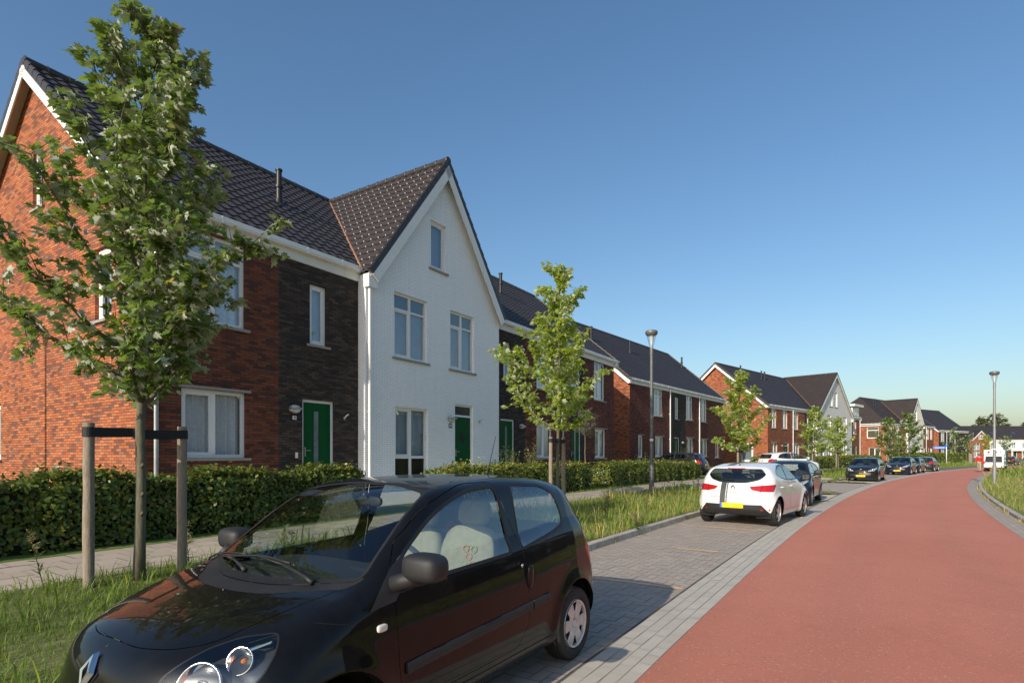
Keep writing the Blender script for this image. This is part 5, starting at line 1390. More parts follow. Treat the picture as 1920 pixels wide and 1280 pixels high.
class CarBuilder:
    """local car frame: a = metres behind the nose; blender x = ax - a (x forward from the rear axle), y left"""
    def __init__(s,sp,root,paint,h):
        s.sp=sp;s.root=root;s.B=Body(sp);s.ax=sp['wheels'][1];s.paint=paint
        V,Q=s.B.mesh(h)
        s.bm=Shell(V,Q); s.names=['body']; s.cfg=[dict(mat=paint)]
    def to(s,p): return (s.ax-p[0],p[1],p[2])
    def cand(s,view,poly,lim=None,part=0,mg=.06):
        xs=[p[0] for p in poly];ys=[p[1] for p in poly];x0,x1,y0,y1=min(xs)-mg,max(xs)+mg,min(ys)-mg,max(ys)+mg
        c=s.bm.center(); ok=s.bm.alive.copy()
        if part is not None: ok&=s.bm.part==part
        if view=='L': ok&=c[:,1]>.12
        if view=='R': ok&=c[:,1]<-.12
        iu,iv={'L':(0,2),'R':(0,2),'F':(1,2),'B':(1,2),'T':(0,1)}[view]
        if lim:
            q=c[:,0] if view in 'FB' else (c[:,2] if view=='T' else np.abs(c[:,1])); ok&=(q>=lim[0])&(q<=lim[1])
        ok&=(c[:,iu]>=x0)&(c[:,iu]<=x1)&(c[:,iv]>=y0)&(c[:,iv]<=y1)
        return np.nonzero(ok)[0]
    def part(s,name,mat,**kw):
        s.names.append(name);s.cfg.append(dict(mat=mat,**kw)); return len(s.names)-1
    def cut(s,view,poly,name,mat,ring=0,ringmat=None,lim=None,frm=0,ringname='window_seal',**kw):
        P,Q=VIEW[view]
        if ring:
            outer=offset_poly(poly,ring)
            fs=cut_region(s.bm,s.cand(view,outer,lim,frm),outer,P,Q)
            k=s.part(ringname,ringmat)
            s.bm.part[fs]=k
            fs=cut_region(s.bm,fs,poly,P,Q)
        else: fs=cut_region(s.bm,s.cand(view,poly,lim,frm),poly,P,Q)
        k=s.part(name,mat,**kw)
        s.bm.part[fs]=k
        return k
    def cut3(s,pts,d,name,mat,ring=0,ringmat=None,lim=None,**kw):
        """cut by a polygon of 3-D points seen along direction d"""
        d=Vector(d).normalized(); P=Vector((0,0,1)).cross(d).normalized(); Q=d.cross(P)
        from mathutils.geometry import convex_hull_2d
        q2=[(Vector(p).dot(P),Vector(p).dot(Q)) for p in pts]; poly=round_poly([q2[i] for i in convex_hull_2d([Vector(q) for q in q2])],.03)
        c0=sum((Vector(p) for p in pts),Vector())/len(pts); R=max((Vector(p)-c0).length for p in pts)+.12
        cc=s.bm.center(); fs=np.nonzero(s.bm.alive&(s.bm.part==0)&(np.linalg.norm(cc-np.array(c0),axis=1)<R))[0]
        if ring:
            fs=cut_region(s.bm,fs,offset_poly(poly,ring),P,Q); k=s.part('lamp_seal',ringmat)
            s.bm.part[fs]=k
        fs=cut_region(s.bm,fs,poly,P,Q); k=s.part(name,mat,**kw)
        s.bm.part[fs]=k
        return k
    def arches(s,r=None):
        for aw in s.sp['wheels']:
            rr=r or s.sp['wr']+.055
            poly=[(aw+rr*math.cos(t),s.sp['wr']+.012+rr*math.sin(t)) for t in np.linspace(0,2*math.pi,36,endpoint=False)]
            for v in 'LR':
                fs=cut_region(s.bm,s.cand(v,poly,(.45,1.2)),poly,*VIEW[v])
                s.bm.alive[fs]=False
    def finish(s):
        s.objs={}; sh=s.bm
        for k in range(len(s.names)):
            ids=np.nonzero(sh.alive&(sh.part==k))[0]
            if not len(ids): continue
            c=s.cfg[k]; used,inv_=np.unique(sh.F[ids],return_inverse=True); inv_=inv_.reshape(len(ids),-1)
            V=sh.V[used]; F=[list(dict.fromkeys(inv_[i,:sh.k[f]].tolist())) for i,f in enumerate(ids)]; F=[q for q in F if len(q)>2]
            g=s.B.grad(V); g/=np.linalg.norm(g,axis=1,keepdims=True)+1e-9
            if c.get('inset'): V=V-g*c['inset']
            X=np.stack([s.ax-V[:,0],V[:,1],V[:,2]],1); Nn=np.stack([-g[:,0],g[:,1],g[:,2]],1)
            F=[q[::-1] for q in F]
            me=bpy.data.meshes.new(s.names[k]); me.from_pydata(X.tolist(),[],F); me.materials.append(M[c['mat']] if isinstance(c['mat'],str) else c['mat'])
            me.polygons.foreach_set('use_smooth',[True]*len(me.polygons)); me.update()
            try: me.normals_split_custom_set_from_vertices([tuple(n) for n in Nn])
            except Exception as ex: print('normals',ex)
            o=bpy.data.objects.new(s.names[k],me)
            s.objs[k]=o
        for k,o in s.objs.items():
            p=s.cfg[k].get('parent'); link(o,s.objs[p] if (p in s.objs) else s.root)
            if s.cfg[k].get('copyin'):   # dark housing behind a lens: same patch pushed inwards
                d,mat,nm=s.cfg[k]['copyin']; me=o.data.copy(); me.name=nm
                co=np.empty(len(me.vertices)*3,np.float32); me.vertices.foreach_get('co',co); co=co.reshape(-1,3)
                P=np.stack([s.ax-co[:,0],co[:,1],co[:,2]],1).astype(float); g=s.B.grad(P); g/=np.linalg.norm(g,axis=1,keepdims=True)
                P=P-g*d; co=np.stack([s.ax-P[:,0],P[:,1],P[:,2]],1).astype(np.float32); me.vertices.foreach_set('co',co.ravel()); me.materials[0]=M[mat]
                link(bpy.data.objects.new(nm,me),o)
        s.bm=None
    def ribbon(s,view,pts,w,mat,name='panel_gap',parent=None,lift=.0015,step=.03,closed=False,h=0.):
        P=np.array(pts,float)
        if closed: P=np.vstack([P,P[:1]])
        q=[P[0]]
        for i in range(len(P)-1):
            n=max(1,int(np.linalg.norm(P[i+1]-P[i])/step))
            for k in range(1,n+1): q.append(P[i]+(P[i+1]-P[i])*k/n)
        X,G=s.B.hit(view,q); t=np.gradient(X,axis=0); t/=np.linalg.norm(t,axis=1,keepdims=True)+1e-9
        b=np.cross(t,G); b/=np.linalg.norm(b,axis=1,keepdims=True)+1e-9
        mb=MB()
        if h<=0:
            A=X+b*w/2+G*lift;Bq=X-b*w/2+G*lift
            for i in range(len(X)-1): mb.poly([s.to(A[i]),s.to(A[i+1]),s.to(Bq[i+1]),s.to(Bq[i])])
        else:
            R=[X+b*w/2-G*.004,X+b*w/2+G*h*.6,X+b*w*.38+G*h,X-b*w*.38+G*h,X-b*w/2+G*h*.6,X-b*w/2-G*.004]
            for i in range(len(X)-1):
                for j in range(5): mb.poly([s.to(R[j][i]),s.to(R[j][i+1]),s.to(R[j+1][i+1]),s.to(R[j+1][i])])
            for i in (0,len(X)-1): mb.poly([s.to(R[j][i]) for j in range(6)])
        return mb.build(name,M[mat],parent or s.root,angle=50 if h>0 else None)
def wheel(parent,x,y,side,r,w,style='lobes',rim=.19,steer=0.):
    """side=+1 left"""
    Mx=Matrix.Translation((x,y,r))@Matrix.Rotation(steer,4,'Z')@Matrix.Rotation(math.radians(-90*side),4,'X')   # local z -> outward
    t=MB(); b=r-rim
    prof=[(rim*.98,-w*.5),(rim+b*.35,-w*.52),(r-.02,-w*.47),(r-.004,-w*.36),(r,-w*.12),(r,w*.12),(r-.004,w*.36),(r-.018,w*.47),(rim+b*.45,w*.53),(rim+.012,w*.50),(rim,w*.44),(rim*.985,w*.30)]
    t.lathe(prof,48,0,Mx,caps=False)
    for k in range(-2,3):
        zz=k*w*.16; t.lathe([(r+.0005,zz-.004),(r+.0012,zz),(r+.0005,zz+.004)],48,1,Mx,caps=False)
    o=t.build('wheel',[M['tyre'],M['seam']],parent,angle=35)
    h=MB(); zf=w*.40
    h.lathe([(0.001,zf-.075),(rim*.97,zf-.075),(rim*.985,zf+.02)],36,1,Mx,caps=False)
    h.lathe([(rim*.88,zf-.01),(rim*.90,zf+.012),(rim*.97,zf+.018),(rim*1.01,zf+.004)],48,0,Mx,caps=False)
    n=144; nl=6 if style=='lobes' else 5 if style=='five' else 10
    def rad(th):
        c=(math.cos(nl*th)+1)/2
        if style=='lobes': t_=min(1,max(0,(c-.10)/.30)); return rim*(.52+.41*t_*t_*(3-2*t_))
        return rim*(.30+.65*min(1,max(0,(c-.45)*4)))
    rings=[0.0,.16,.17,.24,.45,.75,1.0]
    hh=[.004,.004,-.004,.006,.012,.010,.004]
    pts=[]
    for q,z in zip(rings,hh): pts.append([Mx@Vector((rad(2*math.pi*k/n)*q*math.cos(2*math.pi*k/n) if q>.3 else rim*.93*q*math.cos(2*math.pi*k/n), rad(2*math.pi*k/n)*q*math.sin(2*math.pi*k/n) if q>.3 else rim*.93*q*math.sin(2*math.pi*k/n), zf+z)) for k in range(n)])
    back=[Mx@Vector((rad(2*math.pi*k/n)*math.cos(2*math.pi*k/n),rad(2*math.pi*k/n)*math.sin(2*math.pi*k/n),zf-.03)) for k in range(n)]
    pts.append(back)
    for i in range(len(pts)-1):
        for k in range(n): h.poly([pts[i][k],pts[i][(k+1)%n],pts[i+1][(k+1)%n],pts[i+1][k]],1 if i==len(pts)-2 else 0)
    if style=='lobes':
        for k in range(5):
            th=2*math.pi*k/5; h.lathe([(.009,0),(.009,.006),(.006,.008),(.001,.009)],8,0,Mx@Matrix.Translation((rim*.30*math.cos(th),rim*.30*math.sin(th),zf+.002)),caps=False)
    h.build('hubcap',[M['hubcap'],M['rubber']],o,angle=40)
    return o
def arch_liner(mb,ax,aw,wr,side,hw,r):
    n=18
    for k in range(n):
        t0=math.pi*(-.12+1.24*k/n);t1=math.pi*(-.12+1.24*(k+1)/n)
        y0,y1=side*(hw-.05),side*(hw-.38)
        p=lambda t,y,q=r:(ax-aw-q*math.cos(t),y,wr+.012+q*math.sin(t))
        mb.poly([p(t0,y0),p(t1,y0),p(t1,y1),p(t0,y1)])
    mb.poly([(ax-aw-r*math.cos(t),side*(hw-.38),wr+.012+r*math.sin(t)) for t in np.linspace(-.3,math.pi+.3,16)])
def mirror(parent,c,side,mat,r=(.075,.115,.082),armto=None):
    m=MB(); superell(m,c,r,.62,24,16)
    if armto:
        m.tube([armto,((armto[0]+c[0])/2+.01,(armto[1]+c[1])/2,(armto[2]+c[2])/2-.02),(c[0],c[1]-side*.05,c[2]-.05)],[.045,.042,.05],10)
    o=m.build('wing_mirror',M[mat],parent,smooth=True)
    g=MB(); x=c[0]-r[0]*.985
    g.poly([(x,c[1]-r[1]*.6,c[2]-r[2]*.55),(x,c[1]+r[1]*.6,c[2]-r[2]*.55),(x,c[1]+r[1]*.6,c[2]+r[2]*.55),(x,c[1]-r[1]*.6,c[2]+r[2]*.55)])
    g.build('mirror_glass',M['mirrorglass'],o); return o
def seat(parent,x,y,z,mat,rec=.22,sc=1.):
    m=MB(); R=Matrix.Rotation(-rec,3,'Y')
    superell(m,(x+.20,y,z+.06),(.26,.24,.085),.6)
    superell(m,(x-.12,y,z+.38),(.085,.235*sc,.33),.62,rot=R)
    superell(m,(x-.2,y,z+.79),(.055,.135,.10),.65,rot=R)
    for s in (-.05,.05): m.tube([(x-.175,y+s,z+.62),(x-.19,y+s,z+.74)],.008,6)
    return m.build('seat',M[mat],parent,smooth=True)
def steering(parent,x,y,z):
    m=MB(); R=Matrix.Rotation(math.radians(-62),3,'Y'); c=Vector((x,y,z)); n=28
    ring=[c+R@Vector((.18*math.cos(t),.18*math.sin(t),0)) for t in np.linspace(0,2*math.pi,n+1)]
    m.tube(ring,.017,8,caps=False)
    superell(m,c,(.055,.06,.03),.7,rot=R)
    for t in (0,2.2,-2.2): m.tube([c,c+R@Vector((.18*math.cos(t),.18*math.sin(t),0))],.014,6)
    return m.build('steering_wheel',M['seatdark'],parent,smooth=True)
def plate(parent,x,z,front,w=.52,h=.115,tilt=0.,y=0.):
    m=MB(); s=1 if front else -1
    m.box(x,x+s*.012,y-w/2,y+w/2,z-h/2,z+h/2,0)
    o=m.build('number_plate',M['plate_yellow'],parent,recalc=True,bevel=.003)
    b=MB(); yb=y+(w/2-.045)*(-1 if front else 1)*-1
    yb=y+ (w/2-.024)*( -1 if front else 1)
    b.box(x+s*.012,x+s*.0135,yb-.022,yb+.022,z-h/2+.002,z+h/2-.002,0); b.build('plate_strip',M['plate_blue'],o,recalc=True)
    return o
# ---------------------------------------------------------------- the small black hatchback in front
TW=dict(L=3.60,hw=.825,H=1.47,wheels=(.665,3.032),wr=.287,
 profile=[(-.035,.45),(.004,.61),(.055,.74),(.15,.815),(.36,.885),(.62,.945),(.86,.992),(1.07,1.125),(1.31,1.285),(1.52,1.395),(1.75,1.448),(2.1,1.467),(2.45,1.472),(2.85,1.455),(3.12,1.415),(3.27,1.35),(3.40,1.16),(3.50,.98),(3.56,.84),(3.595,.66),(3.6,.48),(3.56,.32),(3.42,.24),(2.9,.215),(1.8,.21),(.8,.215),(.22,.22),(.05,.30)],
 plan=[(0,.80),(.3,.81),(.7,.822),(1.2,.815),(1.8,.82),(2.6,.825),(3.05,.822),(3.4,.79),(3.6,.77)],
 belt=[(0,.90),(.9,.93),(1.2,.95),(2.2,.985),(2.9,1.03),(3.3,1.04),(3.6,1.0)],tumble=.31,shoulder=.05,tuck=.09,flare=.022,
 frontw=[(0,1),(.3,.95),(.9,.30),(1.3,.18),(1.8,.10),(2.1,0)],rearw=[(2.4,0),(3.1,.8),(3.4,1)],bulge_f=.40,bulge_r=.16,bpow=2.7,
 crown=[(0,.02),(.3,.055),(.9,.03),(1.8,.04),(3.0,.045),(3.4,.02)],blend=[(0,.10),(.4,.11),(.9,.10),(1.3,.07),(2,.12),(3,.14),(3.6,.12)])
def twingo(root):
    c=CarBuilder(TW,root,'paint_black',.019); B=c.B
    c.arches(.348)
    dg=round_poly([(2.155,.978,.02),(2.165,1.403,.03),(1.90,1.388,.1),(1.70,1.338,.12),(1.476,1.252,.12),(1.245,1.106,.06),(1.15,1.03,.02),(1.15,.948,.02)],.04)
    qg=round_poly([(2.30,.985,.03),(2.372,1.405,.05),(2.78,1.378,.1),(2.90,1.316,.06),(2.945,1.19,.06),(2.93,1.10,.05),(2.79,1.06,.06)],.05)
    for v in 'LR':
        c.cut(v,[(.885,.862),(1.065,.880),(1.13,.94),(1.205,1.098),(1.12,1.045)],'mirror_base','plastic',lim=(.3,1.2),inset=-.006)
    # door first, then the glass inside it
    door=round_poly([(1.085,.33,.04),(2.18,.335,.06),(2.33,.50,.12),(2.348,.75,.1),(2.287,.985,.1),(2.268,1.432,.03),(1.88,1.435,.1),(1.66,1.385,.12),(1.43,1.305,.1),(1.19,1.15,.05),(1.07,1.0,.05),(1.058,.62,.05)],.04)
    parts={}
    for v in 'LR':
        ring=offset_poly(door,.0035)
        fs=cut_region(c.bm,c.cand(v,ring,(.3,1.2)),ring,*VIEW[v]); k=c.part('door_gap','seam',inset=.006)
        c.bm.part[fs]=k
        fs=cut_region(c.bm,fs,door,*VIEW[v]); kd=c.part('door','paint_black')
        c.bm.part[fs]=kd
        parts[v]=kd
        kg=c.cut(v,dg,'window','carglass_side',ring=.022,ringmat='rubber',lim=(.3,1.2),frm=kd,inset=.006,parent=kd); c.cfg[kg-1]['parent']=kd
        c.cut(v,qg,'window','carglass_side',ring=.02,ringmat='rubber',lim=(.3,1.2),inset=.003)
    c.cut('F',round_poly([(-.665,1.0,.02),(.665,1.0,.02),(.63,.958,.05),(.3,.94,.1),(-.3,.94,.1),(-.63,.958,.05)],.03),'scuttle_panel','plastic',lim=(.5,1.3),inset=.004)
    c.bm.part[c.bm.part==len(c.names)-1]=len(c.names)-1
    ws=round_poly([(-.635,.998,.03),(-.535,1.385,.04),(-.25,1.425,.1),(.25,1.425,.1),(.535,1.385,.04),(.635,.998,.03),(.3,.974,.1),(-.3,.974,.1)],.04)
    ksc=len(c.names)-1
    up=c.bm.center()[:,2]
    c.cut('F',ws,'windscreen','carglass',ring=.014,ringmat='rubber',lim=(.6,2.0),inset=.003,frm=None)
    rw=round_poly([(-.60,1.02,.08),(-.50,1.33,.08),(.50,1.33,.08),(.60,1.02,.08)],.08)
    c.cut('B',rw,'rear_window','carglass_dark',ring=.02,ringmat='rubber',lim=(2.6,3.6))
    # bonnet
    bn=round_poly([(.128,-.20,.10),(.128,.20,.10),(.19,.37,.12),(.30,.475,.15),(.48,.52,.1),(.77,.592,.1),(1.0,.62,.02),(1.0,-.62,.02),(.77,-.592,.1),(.48,-.52,.1),(.30,-.475,.15),(.19,-.37,.12)],.1,5)
    fs=cut_region(c.bm,c.cand('T',bn,(.6,1.04)),offset_poly(bn,.004),*VIEW['T']); k=c.part('bonnet_gap','seam',inset=.007)
    c.bm.part[fs]=k
    fs=cut_region(c.bm,fs,bn,*VIEW['T']); kb=c.part('bonnet','paint_black')
    c.bm.part[fs]=kb
    cw=round_poly([(.885,-.60,.04),(.885,.60,.04),(1.06,.665,.02),(1.06,-.665,.02)],.03)
    # headlamps: clear cover over a dark housing
    def hit3(a,z,sg): return None
    for sg in (1,-1):
        hp=[(.515,.632*sg,.832),(.411,.53*sg,.823),(.30,.476*sg,.80),(.176,.441*sg,.749),(.119,.408*sg,.70),(.464,.69*sg,.782),(.395,.712*sg,.713),(.28,.68*sg,.61),(.13,.50*sg,.58)]
        c.cut3(hp,(-.72,.62*sg,.42),'headlight','lensglass',ring=.007,ringmat='rubber',copyin=(.075,'lampwell','lamp_housing'))
        tp=[(3.47,.69*sg,.70),(3.43,.72*sg,.92),(3.36,.735*sg,1.0),(3.25,.79*sg,.86),(3.35,.79*sg,.70)]
        c.cut3(tp,(.75,.66*sg,.1),'tail_light','redlamp',ring=.006,ringmat='rubber')
    c.finish()
    X=c.to; ob={n:o for n,o in [(c.names[k],o) for k,o in c.objs.items()]}
    dl=c.objs[parts['L']]
    for sg,nm in ((1,'L'),(-1,'R')):
        # bump strip, repeater, mirror triangle, handle
        c.ribbon(nm,[(1.11,.532),(2.335,.588)],.060,'plastic',name='bump_strip',parent=c.objs[parts[nm]],h=.014)
        c.ribbon(nm,[(2.352,.589),(2.58,.600)],.060,'plastic',name='bump_strip',h=.014)
        m=MB(); p,g=B.hit(nm,[(.955,.775)]); p=Vector(X(p[0])); superell(m,p,(.034,.012,.019),.6); m.build('side_repeater',M['lensglass2'],root,smooth=True)
        # door handle in its round recess
        hc=(2.352,.795); th=np.linspace(0,2*math.pi,20,endpoint=False)
        P,G=B.hit(nm,[(hc[0]-.02+.055*math.cos(t),hc[1]-.01+.082*math.sin(t)) for t in th]); m=MB(); m.poly([X(p+g*.0025) for p,g in zip(P,G)])
        hb=m.build('door_handle',M['seam'],c.objs[parts[nm]])
        m=MB(); p,g=B.hit(nm,[(hc[0]-.025,hc[1]-.01)]); p=Vector(X(p[0]+g[0]*.008)); superell(m,p,(.033,.014,.078),.7); m.build('handle_grip',M['paint_black'],hb,smooth=True)
        m=MB(); p,g=B.hit(nm,[(hc[0]-.10,hc[1]+.075)]); p=Vector(X(p[0]+g[0]*.001)); superell(m,p,(.012,.006,.014),.9); m.build('door_lock',M['chrome'],c.objs[parts[nm]],smooth=True)
        # rear body seam, sill line
        c.ribbon(nm,[(1.05,.285),(2.62,.30)],.006,'seam')
        c.ribbon(nm,[(.62,.87),(.75,.84),(.89,.862)],.004,'seam')
        c.ribbon(nm,[(3.25,.50),(3.33,.60),(3.42,.66)],.005,'seam')
        mirror(root,(c.ax-(1.13 if sg>0 else 1.2),sg*(.925 if sg>0 else .865),1.055),sg,'plastic',r=(.085,.118,.072),armto=(c.ax-1.07,sg*.765,.965))
    # front bumper grille, badge, lamps
    m=MB(); gp=[(y,z) for y,z in [(-.36,.40),(.36,.40),(.30,.27),(-.30,.27)]]; P,G=B.hit('F',gp); m.poly([X(p+g*.003) for p,g in zip(P,G)]); m.build('lower_grille',M['plastic'],root)
    # diamond badge on a black holder
    def onF(y,z,l): P,G=B.hit('F',[(y,z)]); return Vector(X(P[0]+G[0]*l))
    bc=(0,.690)
    m=MB(); o4=[(0,.075),(.052,0),(0,-.075),(-.052,0)]; i4=[(0,.038),(.022,0),(0,-.038),(-.022,0)]
    O=[onF(bc[0]+a,bc[1]+b*.95,.010) for a,b in o4]; O2=[onF(bc[0]+a*.8,bc[1]+b*.8*.95,.026) for a,b in o4]; I2=[onF(bc[0]+a,bc[1]+b*.95,.024) for a,b in i4]; I=[onF(bc[0]+a,bc[1]+b*.95,.005) for a,b in i4]
    for i in range(4):
        j=(i+1)%4
        m.poly([O[i],O[j],O2[j],O2[i]]); m.poly([O2[i],O2[j],I2[j],I2[i]]); m.poly([I2[i],I2[j],I[j],I[i]])
    bd=m.build('badge',M['chrome'],root)
    m=MB(); K=[onF(bc[0]+a*1.35,bc[1]+b*1.28,.004) for a,b in o4]; m.poly(K); m.build('badge_holder',M['plastic'],bd)
    # head lamp insides
    for sg in (1,-1):
        for (ctr,r,mat,kind) in (((.193,.532*sg,.685),.095,'chrome','main'),((.335,.595*sg,.762),.056,'chrome','turn')):
            d=Vector((-.78,.42*sg,.38)).normalized(); p=Vector(ctr); P0=p-d*.028
            dd=Vector((-d.x,d.y,d.z)); z=dd; xax=z.orthogonal().normalized(); yax=z.cross(xax)
            cen=Vector(X(P0)); Mx=Matrix(((xax.x,yax.x,z.x,cen.x),(xax.y,yax.y,z.y,cen.y),(xax.z,yax.z,z.z,cen.z),(0,0,0,1)))
            m=MB(); m.lathe([(r*1.0,-.01),(r*1.06,.004),(r*1.02,.012),(r*.93,.006),(r*.75,-.03),(r*.45,-.055),(r*.2,-.065)],32,0,Mx,caps=False)
            hl=m.build('lamp_reflector',M['chrome'],root,smooth=True)
            b=MB()
            if kind=='main': b.lathe([(r*.30,-.05),(r*.31,-.012),(r*.22,.006),(.001,.012)],20,0,Mx,caps=False); b.build('lamp_bulb',M['chrome'],hl,smooth=True)
            else: b.lathe([(r*.24,-.05),(r*.26,-.03),(r*.16,-.018),(.001,-.014)],16,0,Mx,caps=False); b.build('lamp_bulb',M['orange'],hl,smooth=True)
        m=MB(); a=Vector(X((.385,.60*sg,.792)));b=Vector(X((.475,.635*sg,.812))); m.tube([a,b],.008,6); m.build('lamp_trim',M['chrome'],root)
    # wheels and arches
    for i,aw in enumerate(TW['wheels']):
        for sg in (1,-1):
            wheel(root,c.ax-aw,sg*.728,sg,.287,.165,'lobes',rim=.19)
    for aw in TW['wheels']:
        for sg in (1,-1): m=MB(); arch_liner(m,c.ax,aw,.287,sg,.80,.352); m.build('wheel_arch_liner',M['rubber'],root)
    # wipers
    def onT(a,y,l): P,G=B.hit('T',[(a,y)]); return Vector(X(P[0]+G[0]*l))
    for (a0,y0,a1,y1) in ((.83,.44,.95,-.14),(.80,-.10,.97,-.58)):
        m=MB(); e=(y1-y0)
        pts=[onT(a0+(a1-a0)*t,y0+e*t,.022 if 0<t<.6 else .012) for t in (0,.12,.35,.6)]
        m.tube(pts,[.016,.012,.009,.007],6)
        tip=[onT(a1-.015-.04*abs(t-.5),y1-e*.0+(t-.5)*.58*(1 if e>0 else -1)*-1,.016) for t in np.linspace(0,1,8)]
        m.tube(tip,.007,6)
        m.tube([pts[-1],tip[3]],.006,6)
        m.build('wiper',M['rubber'],root,smooth=True)
    # roof antenna
    m=MB(); P,G=B.hit('T',[(2.95,0)]); p=Vector(X(P[0])); superell(m,p,(.05,.02,.016),.8); m.tube([p,p+Vector((-.06,0,.16)),p+Vector((-.13,0,.34))],[.006,.004,.002],6); m.build('aerial',M['rubber'],root,smooth=True)
    # cabin
    m=MB(); superell(m,(c.ax-1.24,0,.835),(.30,.70,.12),.45); superell(m,(c.ax-1.36,.34,.90),(.14,.2,.07),.6); m.build('dashboard',M['dash'],root,smooth=True)
    steering(root,c.ax-1.60,.34,.93)
    sd=seat(root,c.ax-2.12,.34,.41,'seat',sc=1.08); seat(root,c.ax-2.34,-.34,.33,'seat',sc=1.0)
    # two rows of coloured rings printed on the backrest
    R=Matrix.Rotation(-.22,3,'Y'); cols=['ring_orange','ring_green','ring_orange','ring_green','ring_orange']
    mm=MB()
    for (dy,dzz,k) in ((-.035,.10,0),(.035,.10,1),(.0,.045,0),(-.035,-.01,1),(.035,-.01,0)):
        cc=Vector((c.ax-2.24,.34,.79))+R@Vector((.088,dy+.06,dzz+.05)); ring=[cc+R@Vector((0,.024*math.cos(t),.024*math.sin(t))) for t in np.linspace(0,2*math.pi,17)]
        mm.tube(ring,.003,5,mi=k,caps=False)
    mm.build('ring_print',[M['ring_orange'],M['ring_green']],sd)
    m=MB(); superell(m,(c.ax-2.72,0,.70),(.10,.58,.30),.5); 
    m.build('rear_seat',M['seat'],root,smooth=True)
    m=MB(); m.box(c.ax-3.4,c.ax-.9,-.70,.70,.30,.36); m.build('cabin_floor',M['dash'],root)
    m=MB(); P,G=B.hit('T',[(1.62,0)]); p=Vector(X(P[0]))-Vector((0,0,.11)); superell(m,p,(.02,.11,.035),.6); m.tube([p+Vector((.01,0,.02)),p+Vector((.06,0,.09))],.01,6); m.build('rear_view_mirror',M['rubber'],root,smooth=True)
    plate(root,c.ax-.035+.0,.43,True)
    return root
M['lensglass2']=simple('clear_repeater',(.75,.73,.68),.12,var=.1,coat=.5)
YAW=33.2; t=math.radians(YAW)
hubx,huby=.508,4.518
lx,ly=math.cos(t),-math.sin(t)
tx,ty=hubx-lx*.81,huby-ly*.81
tw=empty('parked_car',(tx,ty,0),math.radians(90-(YAW+180)),'small black three door hatchback parked facing the camera, large in the foreground with beige seats','car','cars parked along the street')
twingo(tw)
